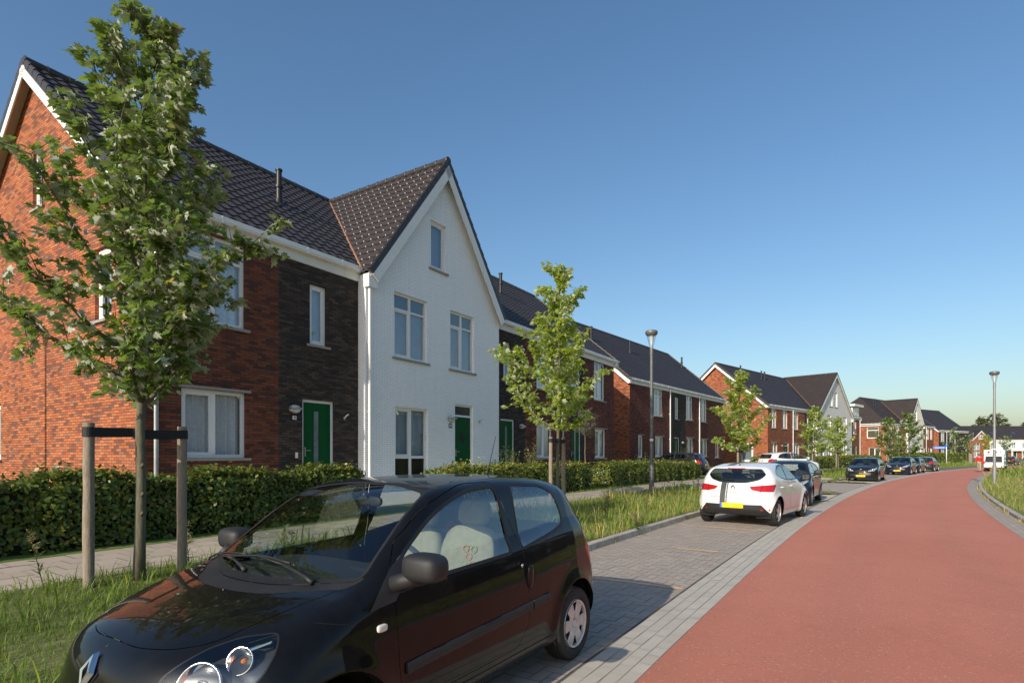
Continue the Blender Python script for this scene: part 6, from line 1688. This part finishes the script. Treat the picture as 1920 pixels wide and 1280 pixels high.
# ================================================================== THE OTHER CARS
def hatch(root, paint, shape='A', detail=1, h=.034):
    if shape=='A':   # rounded five door supermini
        sp=dict(L=4.06,hw=.866,H=1.448,wheels=(.86,3.45),wr=.312,
         profile=[(.0,.48),(.02,.64),(.10,.75),(.35,.87),(.75,.96),(1.05,1.01),(1.35,1.17),(1.65,1.32),(1.95,1.41),(2.3,1.442),(2.7,1.446),(3.2,1.42),(3.62,1.345),(3.75,1.21),(3.86,1.05),(3.93,.94),(4.0,.80),(4.05,.64),(4.06,.48),(4.02,.33),(3.85,.25),(2.9,.21),(1.9,.21),(.8,.21),(.25,.21),(.05,.30)],
         plan=[(0,.84),(.5,.86),(.9,.866),(1.4,.85),(2.2,.852),(2.9,.862),(3.45,.872),(3.8,.84),(4.06,.82)],
         belt=[(0,.92),(1,.95),(2,1.0),(3,1.06),(3.6,1.10),(4.06,1.0)],tumble=.40,shoulder=.05,tuck=.10,flare=.03,
         frontw=[(0,1),(.35,1),(.95,.40),(1.4,.26),(1.9,.12),(2.2,0)],rearw=[(2.6,0),(3.4,.7),(3.8,1)],bulge_f=.36,bulge_r=.24,bpow=2.6,
         crown=[(0,.02),(.3,.08),(1,.06),(1.9,.05),(3.3,.06),(3.7,.03)],blend=[(0,.12),(.4,.14),(1,.12),(1.4,.09),(2.2,.12),(3.3,.15),(4.06,.14)])
        fg=[(1.33,1.03,.03),(1.62,1.235,.1),(1.95,1.345,.1),(2.30,1.37,.04),(2.29,1.035,.02)]
        rg=[(2.36,1.04,.02),(2.36,1.37,.05),(2.80,1.345,.1),(3.12,1.255,.1),(3.27,1.17,.03),(2.95,1.09,.1)]
        fd=[(1.24,.34,.05),(2.32,.34,.04),(2.325,1.395,.03),(1.95,1.385,.1),(1.6,1.27,.1),(1.25,1.04,.02)]
        rd=[(2.335,.34,.04),(2.98,.36,.08),(3.30,.78,.15),(3.345,1.19,.05),(3.10,1.305,.1),(2.8,1.375,.1),(2.34,1.395,.02)]
        rwin=[(-.63,1.17,.03),(-.54,1.285,.04),(.54,1.285,.04),(.63,1.17,.03),(.54,1.075,.08),(.28,1.0,.12),(-.28,1.0,.12),(-.54,1.075,.08)]
        tl=[(.36,.905),(.42,.835),(.60,.80),(.82,.80),(.83,.95),(.60,.925)]
        rb=[(-.84,.24),(-.62,.50),(.62,.50),(.84,.24)]
        ws=[(-.69,1.005,.04),(-.54,1.345,.05),(-.25,1.385,.1),(.25,1.385,.1),(.54,1.345,.05),(.69,1.005,.04),(.3,.992,.1),(-.3,.992,.1)]
        hl=[(.40,.66),(.44,.74),(.64,.84),(.80,.90),(.81,.80),(.66,.69)]
        gr=[(-.46,.60),(.46,.60),(.40,.52),(-.40,.52)]; mouth=[(-.50,.42),(.50,.42),(.42,.27),(-.42,.27)]
        pz=.475; wsl=(.8,2.3)
    else:            # taller, longer five door hatchback with a wide mouth
        sp=dict(L=4.10,hw=.875,H=1.475,wheels=(.84,3.38),wr=.312,
         profile=[(.0,.46),(.015,.60),(.07,.74),(.25,.86),(.65,.965),(1.0,1.025),(1.3,1.185),(1.6,1.335),(1.95,1.44),(2.35,1.474),(2.8,1.470),(3.3,1.43),(3.66,1.36),(3.80,1.18),(3.92,1.0),(3.98,.90),(4.04,.74),(4.09,.60),(4.10,.46),(4.06,.32),(3.88,.25),(2.9,.21),(1.9,.21),(.8,.21),(.25,.20),(.05,.28)],
         plan=[(0,.85),(.5,.868),(.9,.875),(1.4,.865),(2.2,.87),(2.9,.872),(3.4,.872),(3.8,.85),(4.1,.83)],
         belt=[(0,.92),(1,.965),(2,1.0),(3,1.035),(3.6,1.06),(4.1,1.0)],tumble=.36,shoulder=.045,tuck=.10,flare=.024,
         frontw=[(0,1),(.35,1),(.95,.40),(1.4,.26),(1.9,.12),(2.2,0)],rearw=[(2.6,0),(3.4,.7),(3.8,1)],bulge_f=.34,bulge_r=.18,bpow=2.6,
         crown=[(0,.02),(.3,.08),(1,.06),(1.9,.05),(3.3,.06),(3.7,.03)],blend=[(0,.12),(.4,.14),(1,.12),(1.4,.09),(2.2,.12),(3.3,.13),(4.1,.13)])
        fg=[(1.30,1.045,.03),(1.60,1.255,.1),(1.95,1.375,.1),(2.34,1.398,.04),(2.33,1.035,.02)]
        rg=[(2.41,1.04,.02),(2.41,1.398,.05),(2.90,1.37,.1),(3.22,1.28,.08),(3.36,1.10,.05),(2.95,1.06,.1)]
        fd=[(1.20,.34,.05),(2.37,.34,.04),(2.375,1.425,.03),(1.95,1.415,.1),(1.58,1.29,.1),(1.22,1.05,.02)]
        rd=[(2.385,.34,.04),(2.92,.36,.08),(3.24,.78,.15),(3.42,1.10,.05),(3.25,1.32,.1),(2.9,1.405,.1),(2.39,1.425,.02)]
        rwin=[(-.60,1.06,.06),(-.54,1.31,.06),(.54,1.31,.06),(.60,1.06,.06)]
        tl=[(.52,.80),(.55,.98),(.72,1.03),(.83,.98),(.84,.80)]
        rb=[(-.84,.20),(-.80,.42),(.80,.42),(.84,.20)]
        ws=[(-.70,1.02,.04),(-.55,1.37,.05),(-.25,1.41,.1),(.25,1.41,.1),(.55,1.37,.05),(.70,1.02,.04),(.3,1.008,.1),(-.3,1.008,.1)]
        hl=[(.36,.64),(.42,.72),(.60,.83),(.80,.93),(.83,.82),(.66,.66)]
        gr=[(-.56,.52),(.56,.52),(.48,.40),(-.48,.40)]; mouth=[(-.46,.385),(.46,.385),(.40,.25),(-.40,.25)]
        pz=.72; wsl=(.8,2.3)
    c=CarBuilder(sp,root,paint,h); B=c.B; X=c.to
    c.arches(.372)
    for v in 'LR':
        for dp,gp in ((fd,fg),(rd,rg)):
            d=round_poly(dp,.04,2)
            fs=cut_region(c.bm,c.cand(v,d,(.3,1.2)),offset_poly(d,.005),*VIEW[v]); k=c.part('door_gap','seam',inset=.006)
            c.bm.part[fs]=k
            fs=cut_region(c.bm,fs,d,*VIEW[v]); kd=c.part('door',paint)
            c.bm.part[fs]=kd
            g=c.cut(v,round_poly(gp,.04,2),'window','carglass_dark',ring=.022,ringmat='rubber',lim=(.3,1.2),frm=kd,inset=.004,parent=kd); c.cfg[g-1]['parent']=kd
    c.cut('F',round_poly(ws,.04,2),'windscreen','carglass',ring=.016,ringmat='rubber',lim=wsl,inset=.003)
    c.cut('B',round_poly(rwin,.05,3),'rear_window','carglass_dark',ring=.02,ringmat='rubber',lim=(2.6,4.2),inset=.003)
    for sg in (1,-1):
        c.cut('B',round_poly([(y*sg,z) for y,z in tl],.02,2),'tail_light','redlamp',ring=.008,ringmat='rubber',lim=(3.2,4.2))
        c.cut('F',round_poly([(y*sg,z) for y,z in hl],.03,2),'headlight','lensglass',ring=.008,ringmat='rubber',lim=(-.1,1.1),copyin=(.05,'lampchrome','lamp_housing'))
    c.cut('B',rb,'rear_bumper','plastic',lim=(3.4,4.2))
    c.cut('F',round_poly(mouth,.04,2),'lower_grille','plastic',lim=(-.1,.6),inset=.02)
    c.cut('F',round_poly(gr,.03,2),'grille','plastic',lim=(-.1,.6),inset=.015)
    c.finish()
    if shape=='B':
        for z in (.505,.41): c.ribbon('F',[(-.53,z),(.53,z)],.026,'chrome',name='chrome_bar',h=.012)
    else: c.ribbon('F',[(-.44,.56),(.44,.56)],.03,'chrome',name='chrome_bar',h=.012)
    # simple emblem: ring on the nose and on the tailgate
    for view,z in (('F',.72),('B',.87)):
        P,G=B.hit(view,[(0,z)]); p=Vector(X(P[0]+G[0]*.006))
        m=MB(); s=-1 if view=='B' else 1
        pts=[p+Vector((0,.045*math.cos(t),.06*math.sin(t))) for t in ([math.pi/2,0,-math.pi/2,math.pi,math.pi/2] if shape=='A' else np.linspace(0,2*math.pi,13))]
        m.tube(pts,.011,6,caps=False); m.build('badge',M['chrome' if view=='F' or shape=='B' else 'black_metal'],root)
    c.ribbon('T',[(.16,-.45),(.40,-.66),(1.0,-.72)],.007,'seam'); c.ribbon('T',[(.16,.45),(.40,.66),(1.0,.72)],.007,'seam'); c.ribbon('T',[(.16,-.45),(.12,0),(.16,.45)],.007,'seam')
    c.ribbon('B',[(-.62,1.0),(-.58,.72),(-.50,.66),(.50,.66),(.58,.72),(.62,1.0)],.008,'seam')
    for sg in (1,-1):
        mirror(root,(c.ax-1.30,sg*.985,1.06),sg,'plastic' if shape=='A' else paint,armto=(c.ax-1.28,sg*.85,1.0))
        nm='L' if sg>0 else 'R'
        for a in (2.17,3.10):
            P,G=B.hit(nm,[(a-.07,.865),(a+.07,.875)]); m=MB(); m.tube([Vector(X(P[0]-G[0]*.005)),Vector(X(P[0]+G[0]*.03)),Vector(X(P[1]+G[1]*.03)),Vector(X(P[1]-G[1]*.005))],.013,8); m.build('door_handle',M[paint] if isinstance(paint,str) else paint,root,smooth=True)
        if shape=='A':
            P,G=B.hit('B',[(sg*.60,.405),(sg*.78,.405),(sg*.78,.375),(sg*.60,.375)]); m=MB(); m.poly([X(p+g*.006) for p,g in zip(P,G)]); m.build('reflector',M['redlamp'],root)
        for aw in sp['wheels']: wheel(root,c.ax-aw,sg*.765,sg,sp['wr'],.19,'five' if shape=='A' else 'ten',rim=.205)
        for aw in sp['wheels']: m=MB(); arch_liner(m,c.ax,aw,sp['wr'],sg,.84,.376); m.build('wheel_arch_liner',M['rubber'],root)
        # light reflector bowls behind the head lamp glass
        m=MB(); P,G=B.hit('F',[(sg*.60,.755)]); p=Vector(X(P[0]-G[0]*.03)); superell(m,p,(.03,.07,.055),.9); m.build('lamp_reflector',M['chrome'],root,smooth=True)
    P,G=B.hit('B',[(0,pz)]); plate(root,X(P[0])[0]-.004,pz,False)
    P,G=B.hit('F',[(0,.40 if shape=='B' else .45)]); plate(root,X(P[0])[0]+.004,.36 if shape=='B' else .44,True)
    P,G=B.hit('B',[(-.20,1.30),(.20,1.30)]); m=MB(); a,b=[Vector(X(p+g*.006)) for p,g in zip(P,G)]; m.tube([a,b],.016,6); m.build('brake_light',M['darkredlamp'],root)
    P,G=B.hit('T',[(3.45,0)]); p=Vector(X(P[0])); m=MB(); superell(m,p,(.04,.02,.015),.8); m.tube([p,p+Vector((-.07,0,.12))],[.006,.003],6); m.build('aerial',M['rubber'],root,smooth=True)
    if shape=='A':
        P,G=B.hit('B',[(.02,1.035),(.30,1.06)]); m=MB(); m.tube([Vector(X(p+g*.02)) for p,g in zip(P,G)],[.02,.012],6); m.build('rear_wiper',M['rubber'],root)
    m=MB(); superell(m,(c.ax-1.42,0,.88),(.30,.72,.10),.45); m.build('dashboard',M['dash'],root,smooth=True)
    steering(root,c.ax-1.78,.36,.96)
    for y in (.37,-.37): seat(root,c.ax-2.28,y,.46,'seatdark')
    m=MB(); superell(m,(c.ax-3.12,0,.74),(.10,.60,.33),.5)
    for y in (-.38,.38): superell(m,(c.ax-3.2,y,1.13),(.05,.12,.07),.6)
    m.build('rear_seat',M['seatdark'],root,smooth=True)
    m=MB(); m.box(c.ax-3.7,c.ax-1.0,-.72,.72,.30,.36); m.build('cabin_floor',M['dash'],root)
    return c
M['lampchrome']=simple('lamp_chrome',(.78,.79,.80),.28,.45,var=.3,scale=14)
M['lamp_mid']=simple('grey_lettering',(.16,.16,.165),.4)
GC='cars parked along the street'
def place(o,x,y,head,z=0.): o.location=(x,y,z); o.rotation_euler=(0,0,math.radians(90-head))
CA=empty('parked_car',(0,0,0),0,'white hatchback with a grey stripe over its tailgate, back to the camera','car',GC)
cb=hatch(CA,'paint_white','A',h=.030)
CB=empty('parked_car',(0,0,0),0,'black hatchback with a chrome barred grille alone in the middle parking bay, facing the camera','car',GC)
hatch(CB,'paint_dark','B')
def repaint(o,new,old):
    for ch in o.children_recursive:
        if ch.type=='MESH' and ch.data.materials and ch.data.materials[0]==M[old]:
            ch.material_slots[0].link='OBJECT'; ch.material_slots[0].material=M[new]
def car_copy(src,x,y,head,z,label,paint=None,old=None,group=GC):
    c=copy_tree(src); c['label']=label; c['group']=group; place(c,x,y,head,z)
    if paint: bpy.context.view_layer.update(); repaint(c,paint,old)
    return c
def on_street(s,o,flip=False):
    p=C(s,o); return p.x,p.y,heading(s)+(180 if flip else 0)
car_copy(CA,10.30,20.76,214.,0,'dark blue hatchback parked nose to nose with the white hatchback','paint_blueblack','paint_white')
x,y=11.5,33.3
car_copy(CB,x-.79*.72-.05,y+.61*.72,-52,.33,'dark hatchback with a red tail light, standing behind the hedge right of the lamp post')
car_copy(CB,17.3,38.1,78,.36,'white car seen from its side in front of the wide orange gable house','paint_white','paint_dark')
car_copy(CB,*on_street(55.6,1.35,True),0,'black hatchback facing the camera, first of the last three parked cars at the bend','paint_blueblack','paint_dark')
car_copy(CA,*on_street(61.6,1.5,True),0,'dark car half hidden between two black parked cars at the far bend','paint_grey','paint_white')
car_copy(CB,*on_street(66.2,1.4),0,'dark grey car seen from behind, farthest of the row at the bend','paint_grey','paint_dark')
car_copy(CB,80.3,92.,52,0.05,'small dark car far away behind the white utility truck',group=None) if False else None
fc=car_copy(CB,80.3,92.,52,.02,'small dark car far away at the right, behind the white utility truck')
# stripes, badge and lettering belong to the white car only
for y,w in ((.215,.125),(.125,.028)):
    cb.ribbon('B',[(y,.985),(y,.80),(y,.66),(y,.505)],w,'stripe',name='stripe',lift=.003)
    cb.ribbon('T',[(3.52,y),(3.0,y),(2.4,y),(2.05,y)],w,'stripe',name='stripe',lift=.003)
P,G=cb.B.hit('B',[(.0,.765)]); p=Vector(cb.to(P[0]+G[0]*.010)); n=Vector((-G[0][0],G[0][1],G[0][2])); ex=Vector((0,-1,0)); ez=n.cross(ex)
Mx=Matrix(((ex.x,ez.x,n.x,p.x),(ex.y,ez.y,n.y,p.y),(ex.z,ez.z,n.z,p.z),(0,0,0,1)))
text_obj('lettering','CLIO',.072,M['lamp_mid'],Mx@Matrix.Diagonal((1.5,1,1,1)),CA,extrude=.003)
h=39.; place(CA,5.42-.0,13.53,h)
x,y=21.75,35.3; hh=heading(inv(x,y)[0]); tt=math.radians(hh)
place(CB,x+math.sin(tt)*2.54,y+math.cos(tt)*2.54,hh+180)
# ================================================================== LAMP POSTS, SIGN, TRUCK, PERSON
M['lamp_grey']=simple('dark_grey_lamp_paint',(.13,.13,.128),.45,.2,var=.15)
M['lamp_light']=simple('galvanised_grey',(.26,.27,.275),.45,.3,var=.12)
M['clearcone']=glass_mat('clear_lamp_cone',(.9,.93,.94),.08,1.5)
def lamp_post(x,y,h,label,mat='lamp_grey',z=None):
    z0=zat(x,y) if z is None else z
    root=empty('street_lamp',(x,y,z0),0,label,'street lamp','street lamps with cone heads')
    m=MB(); m.tube([(0,0,-.2),(0,0,1.0),(0,0,1.02),(0,0,h-.85)],[.085,.085,.065,.05],16); m.tube([(0,0,h-.85),(0,0,h-.62)],[.058,.058],16)
    p=m.build('pole',M[mat],root,angle=40)
    c=MB(); c.lathe([(.055,h-.62),(.07,h-.55),(.16,h-.18),(.175,h-.15)],24,0,caps=False); c.build('lamp_cone',M['clearcone'],root,smooth=True)
    r=MB(); r.lathe([(.045,h-.62),(.04,h-.45),(.075,h-.22),(.11,h-.17)],20); r.build('reflector',M['white'],root,smooth=True)
    d=MB(); d.lathe([(.165,h-.17),(.20,h-.13),(.215,h-.06),(.19,h-.015),(.12,h+.005),(.001,h+.01)],28); d.build('lamp_hood',M['lamp_grey'],root,angle=45)
    s=MB(); 
    for zz in (1.6,1.75): s.tube([(0,0,zz),(0,0,zz+.09)],.062,16)
    s.build('post_sticker',M['white'],p,smooth=True)
    return root
lamp_post(4.78,19.5,5.55,'tall grey street lamp in the verge between the black and the white hatchback')
lamp_post(24.5,28.9,5.75,'tall grey street lamp in the rough grass right of the red road',mat='lamp_light')
lamp_post(52.9,80.0,5.7,'street lamp half hidden in the merging maple crowns at the bend')
lamp_post(111.,137.,7.0,'far street lamp in front of the small white trimmed gable',z=.1)
lamp_post(-13.2,10.6,5.7,'street lamp left of the red brick end house, seen only by its shadow') 
# street name sign
x,y=62.6,82.
sg=empty('street_sign',(x,y,zat(x,y)),math.radians(-37),'blue street name sign on a pale pole at the far bend','street sign')
m=MB(); m.tube([(0,0,-.2),(0,0,2.55)],.05,10); m.build('pole',M['white'],sg,smooth=True)
M['signblue']=simple('sign_blue',(.02,.16,.62),.4)
m=MB(); m.box(-1.55,-.02,-.02,.02,2.22,2.58); b=m.build('sign_plate',M['signblue'],sg,recalc=True)
m=MB(); m.box(-1.35,-.25,-.026,-.021,2.36,2.42); m.build('sign_lettering',M['white'],b)
m=MB(); superell(m,(0,0,2.68),(.16,.12,.16),.8); m.build('finial',M['signblue'],sg,smooth=True)
# grey slim post beside the hip roofed house
x,y=50.2,82.
m=MB(); m.tube([(x,y,0),(x,y,4.3)],.06,8); tag(m.build('slim_post',M['zinc'],smooth=True),'thin pale post in front of the hipped corner house','post')
# utility truck
M['truckwhite']=simple('truck_white',(.72,.73,.72),.4,var=.06)
M['truckteal']=simple('truck_side_curtain',(.045,.12,.12),.5,var=.3)
tk=empty('utility_truck',(48.75,57.4,0),math.radians(90-226),'small white utility truck with a tall box, on the road at the bend','truck')
m=MB(); m.tube([(0,0,.5),(0,0,.51)],.01,4)
# cab: x forward
cab=MB(); prof=[(1.35,.38),(1.42,.55),(1.40,.85),(1.22,1.55),(1.15,1.64),(.35,1.64),(.35,.38)]
for sgn in (-1,1): cab.poly([(a,sgn*.76,z) for a,z in (prof if sgn>0 else prof[::-1])])
for i in range(len(prof)):
    a,b=prof[i],prof[(i+1)%len(prof)]; cab.poly([(a[0],-.76,a[1]),(b[0],-.76,b[1]),(b[0],.76,b[1]),(a[0],.76,a[1])])
cab.build('cab',M['truckwhite'],tk,recalc=True,bevel=.03)
w=MB(); w.poly([(1.412,-.66,.92),(1.412,.66,.92),(1.245,.62,1.52),(1.245,-.62,1.52)]); w.build('windscreen',M['panelblack'],tk)
for sgn in (-1,1):
    w=MB(); w.poly([(1.22,sgn*.765,.95),(.5,sgn*.765,.95),(.5,sgn*.765,1.52),(1.10,sgn*.765,1.52)]); w.build('window',M['panelblack'],tk)
    w=MB(); superell(w,(1.42,sgn*.55,.68),(.03,.10,.07),.7); w.build('headlight',M['lampchrome'],tk,smooth=True)
bx=MB(); bx.box(-2.0,.38,-.80,.80,.55,2.15); bx.box(.38,.95,-.80,.80,1.68,2.15); bx.build('box_body',M['truckwhite'],tk,recalc=True,bevel=.02)
bx=MB(); bx.box(-1.9,-.1,.803,.812,.7,2.05); bx.build('side_panel',M['truckteal'],tk,recalc=True)
lg=MB()
for yy,r in ((.05,.10),(-.35,.10)):
    for k in range(2): pass
for yy,r,mi in ((.12,.11,0),(-.42,.10,0),(.5,.05,1)):
    n_=18; lg.poly([(.957,yy+r*math.cos(t),1.92+r*math.sin(t)) for t in np.linspace(0,2*math.pi,n_,endpoint=False)],mi)
lg.box(.951,.958,-.60,-.25,1.72,1.75,2); lg.build('logo_marks',[M['redlamp'],M['green'],M['black_metal']],tk)
ch=MB(); ch.box(-1.9,1.2,-.6,.6,.30,.5); ch.build('chassis',M['rubber'],tk,recalc=True)
for a in (.85,-1.3):
    for sgn in (1,-1): wheel(tk,a,sgn*.66,sgn,.30,.18,'five',rim=.18)
plate(tk,1.43,.42,True); mirror(tk,(1.25,.98,1.3),1,'rubber',r=(.04,.07,.16),armto=(1.2,.74,1.3)); mirror(tk,(1.25,-.98,1.3),-1,'rubber',r=(.04,.07,.16),armto=(1.2,-.74,1.3))
# person in red walking beside the truck
M['skin']=simple('skin',(.42,.24,.17),.55); M['redshirt']=simple('red_jacket',(.55,.015,.02),.8,var=.15); M['khaki']=simple('pale_trousers',(.36,.30,.24),.85,var=.12); M['hair']=simple('dark_hair',(.02,.014,.01),.7); M['shoe']=simple('dark_shoe',(.03,.028,.026),.6)
def skin_mesh(name,verts,edges,radii,mat,parent,rootv=0,sub=1):
    me=bpy.data.meshes.new(name); me.from_pydata(verts,edges,[]); o=bpy.data.objects.new(name,me); link(o)
    md=o.modifiers.new('skin','SKIN'); md.use_smooth_shade=True
    sv=me.skin_vertices[0].data
    for i,r in enumerate(radii): sv[i].radius=(r,r) if not hasattr(r,'__len__') else r; sv[i].use_root=(i==rootv)
    sb=o.modifiers.new('sub','SUBSURF'); sb.levels=sub; sb.render_levels=sub
    bpy.context.view_layer.update(); dg=bpy.context.evaluated_depsgraph_get()
    m2=bpy.data.meshes.new_from_object(o.evaluated_get(dg)); m2.name=name; m2.materials.clear(); m2.materials.append(M[mat])
    bpy.data.objects.remove(o); o2=bpy.data.objects.new(name,m2); link(o2,parent); return o2
pr=empty('person',(45.4,55.3,0),math.radians(90-226),'person in a red jacket and pale trousers walking on the road beside the white truck','person')
def limbs(mk): return mk
J=dict(pel=(0,0,.93),wa=(0,0,1.10),ch=(.02,0,1.32),nk=(.02,0,1.47),hd=(.05,0,1.60),ht=(.04,0,1.69))
for nm,sgn in (('l',1),('r',-1)):
    f=.16*sgn
    J.update({nm+'hip':(0,.09*sgn,.90),nm+'kn':(f*.75+.05,.10*sgn,.50),nm+'an':(f*1.1-.06*(sgn<0),.10*sgn,.09),nm+'to':(f*1.1+.16-.06*(sgn<0),.11*sgn,.035),
      nm+'sh':(.0,.18*sgn,1.42),nm+'el':(-f*.6,.25*sgn,1.14),nm+'wr':(-f*.9+.14,.24*sgn,.92),nm+'pa':(-f*.9+.17,.24*sgn,.85)})
E_=[('pel','wa'),('wa','ch'),('ch','nk'),('nk','hd'),('hd','ht')]
for nm in 'lr': E_+=[('pel',nm+'hip'),(nm+'hip',nm+'kn'),(nm+'kn',nm+'an'),(nm+'an',nm+'to'),('ch',nm+'sh'),(nm+'sh',nm+'el'),(nm+'el',nm+'wr'),(nm+'wr',nm+'pa')]
Rd=dict(pel=.115,wa=.115,ch=.125,nk=.052,hd=.092,ht=.06); 
for nm in 'lr': Rd.update({nm+'hip':.085,nm+'kn':.055,nm+'an':.038,nm+'to':.03,nm+'sh':.055,nm+'el':.042,nm+'wr':.028,nm+'pa':.036})
K=list(J); ix={k:i for i,k in enumerate(K)}
body=skin_mesh('body',[J[k] for k in K],[(ix[a],ix[b]) for a,b in E_],[Rd[k] for k in K],'skin',pr)
def sub(keys,edges,rs,name,mat):
    ii={k:i for i,k in enumerate(keys)}; return skin_mesh(name,[J[k] for k in keys],[(ii[a],ii[b]) for a,b in edges],rs,mat,pr)
sub(['pel','wa','ch','nk','lsh','lel','lwr','rsh','rel','rwr'],[('pel','wa'),('wa','ch'),('ch','nk'),('ch','lsh'),('lsh','lel'),('lel','lwr'),('ch','rsh'),('rsh','rel'),('rel','rwr')],[.135,.135,.148,.06,.068,.055,.040,.068,.055,.040],'jacket','redshirt')
sub(['pel','lhip','lkn','lan','rhip','rkn','ran'],[('pel','lhip'),('lhip','lkn'),('lkn','lan'),('pel','rhip'),('rhip','rkn'),('rkn','ran')],[.125,.10,.072,.058,.10,.072,.058],'trousers','khaki')
for nm in 'lr':
    m=MB(); p=Vector(J[nm+'an']); superell(m,p+Vector((.06,0,-.035)),(.14,.048,.05),.75); m.build('shoe',M['shoe'],pr,smooth=True)
    # five fingers
    pa=Vector(J[nm+'pa']); m=MB()
    for k,(dy,l) in enumerate(((-.03,.07),(-.01,.08),(.01,.075),(.03,.06))): m.tube([pa+Vector((0,dy,-.02)),pa+Vector((.012,dy,-.02-l*.6)),pa+Vector((.03,dy,-.02-l))],[.010,.009,.007],6)
    m.tube([pa+Vector((.02,0,.02)),pa+Vector((.05,0,-.01)),pa+Vector((.06,0,-.04))],[.011,.010,.008],6); m.build('fingers',M['skin'],body,smooth=True)
m=MB(); superell(m,(.025,0,1.665),(.105,.088,.085),.9); m.build('hair',M['hair'],pr,smooth=True)
m=MB()
for sgn in (1,-1): superell(m,(.137,.033*sgn,1.615),(.012,.016,.010),1.)
superell(m,(.148,0,1.585),(.018,.012,.022),1.); m.build('face',M['skin'],body,smooth=True)
bg_=MB(); superell(bg_,(.18,.34,.92),(.13,.10,.17),.6); bg_.tube([(.18,.30,1.08),(.14,.25,.98),(.18,.38,1.08)],.012,6); tag(bg_.build('bag',M['redshirt'],smooth=True),'red bag carried by the person on the road','bag')
bo=bpy.data.objects['bag']; bo.location=(45.4,55.3,0); bo.rotation_euler=(0,0,math.radians(90-226))
# ================================================================== CAMERA, SUN, SKY
cam=bpy.data.cameras.new('camera'); co=bpy.data.objects.new('camera',cam); COL.objects.link(co)
co.location=(0,0,EYE); co.rotation_euler=(math.radians(90),0,0)
cam.sensor_width=36; cam.lens=36*1067/1920; cam.shift_y=(853-640)/1920; cam.clip_start=.05; cam.clip_end=6000
SC.camera=co
AZ=35.0; EL=26.0     # shadows run towards azimuth AZ (from +Y to +X)
sun=bpy.data.lights.new('sun','SUN'); so=bpy.data.objects.new('sun',sun); COL.objects.link(so)
sun.energy=5.0; sun.angle=math.radians(.53); sun.color=(1,.90,.76)
a=math.radians(AZ);e=math.radians(EL)
dirv=Vector((math.sin(a)*math.cos(e),math.cos(a)*math.cos(e),-math.sin(e)))
so.rotation_euler=dirv.to_track_quat('-Z','Y').to_euler()
W=bpy.data.worlds.new('World'); SC.world=W; W.use_nodes=True
nt=W.node_tree; bg=nt.nodes['Background']; sk=nt.nodes.new('ShaderNodeTexSky'); sk.sky_type='NISHITA'; sk.sun_disc=False
sk.sun_elevation=math.radians(EL); sk.sun_rotation=math.radians(AZ+180); sk.air_density=1.25; sk.dust_density=1.8; sk.ozone_density=3.4; sk.altitude=0
hs=nt.nodes.new('ShaderNodeHueSaturation'); hs.inputs['Saturation'].default_value=1.12; nt.links.new(sk.outputs[0],hs.inputs['Color']); nt.links.new(hs.outputs[0],bg.inputs[0]); bg.inputs[1].default_value=.15
SC.view_settings.view_transform='Standard'; SC.view_settings.look='None'; SC.view_settings.exposure=0; SC.view_settings.gamma=1
SC.render.engine='CYCLES'
SC.cycles.max_bounces=8; SC.cycles.transparent_max_bounces=12; SC.cycles.caustics_reflective=False; SC.cycles.caustics_refractive=False
SC.cycles.use_denoising=True
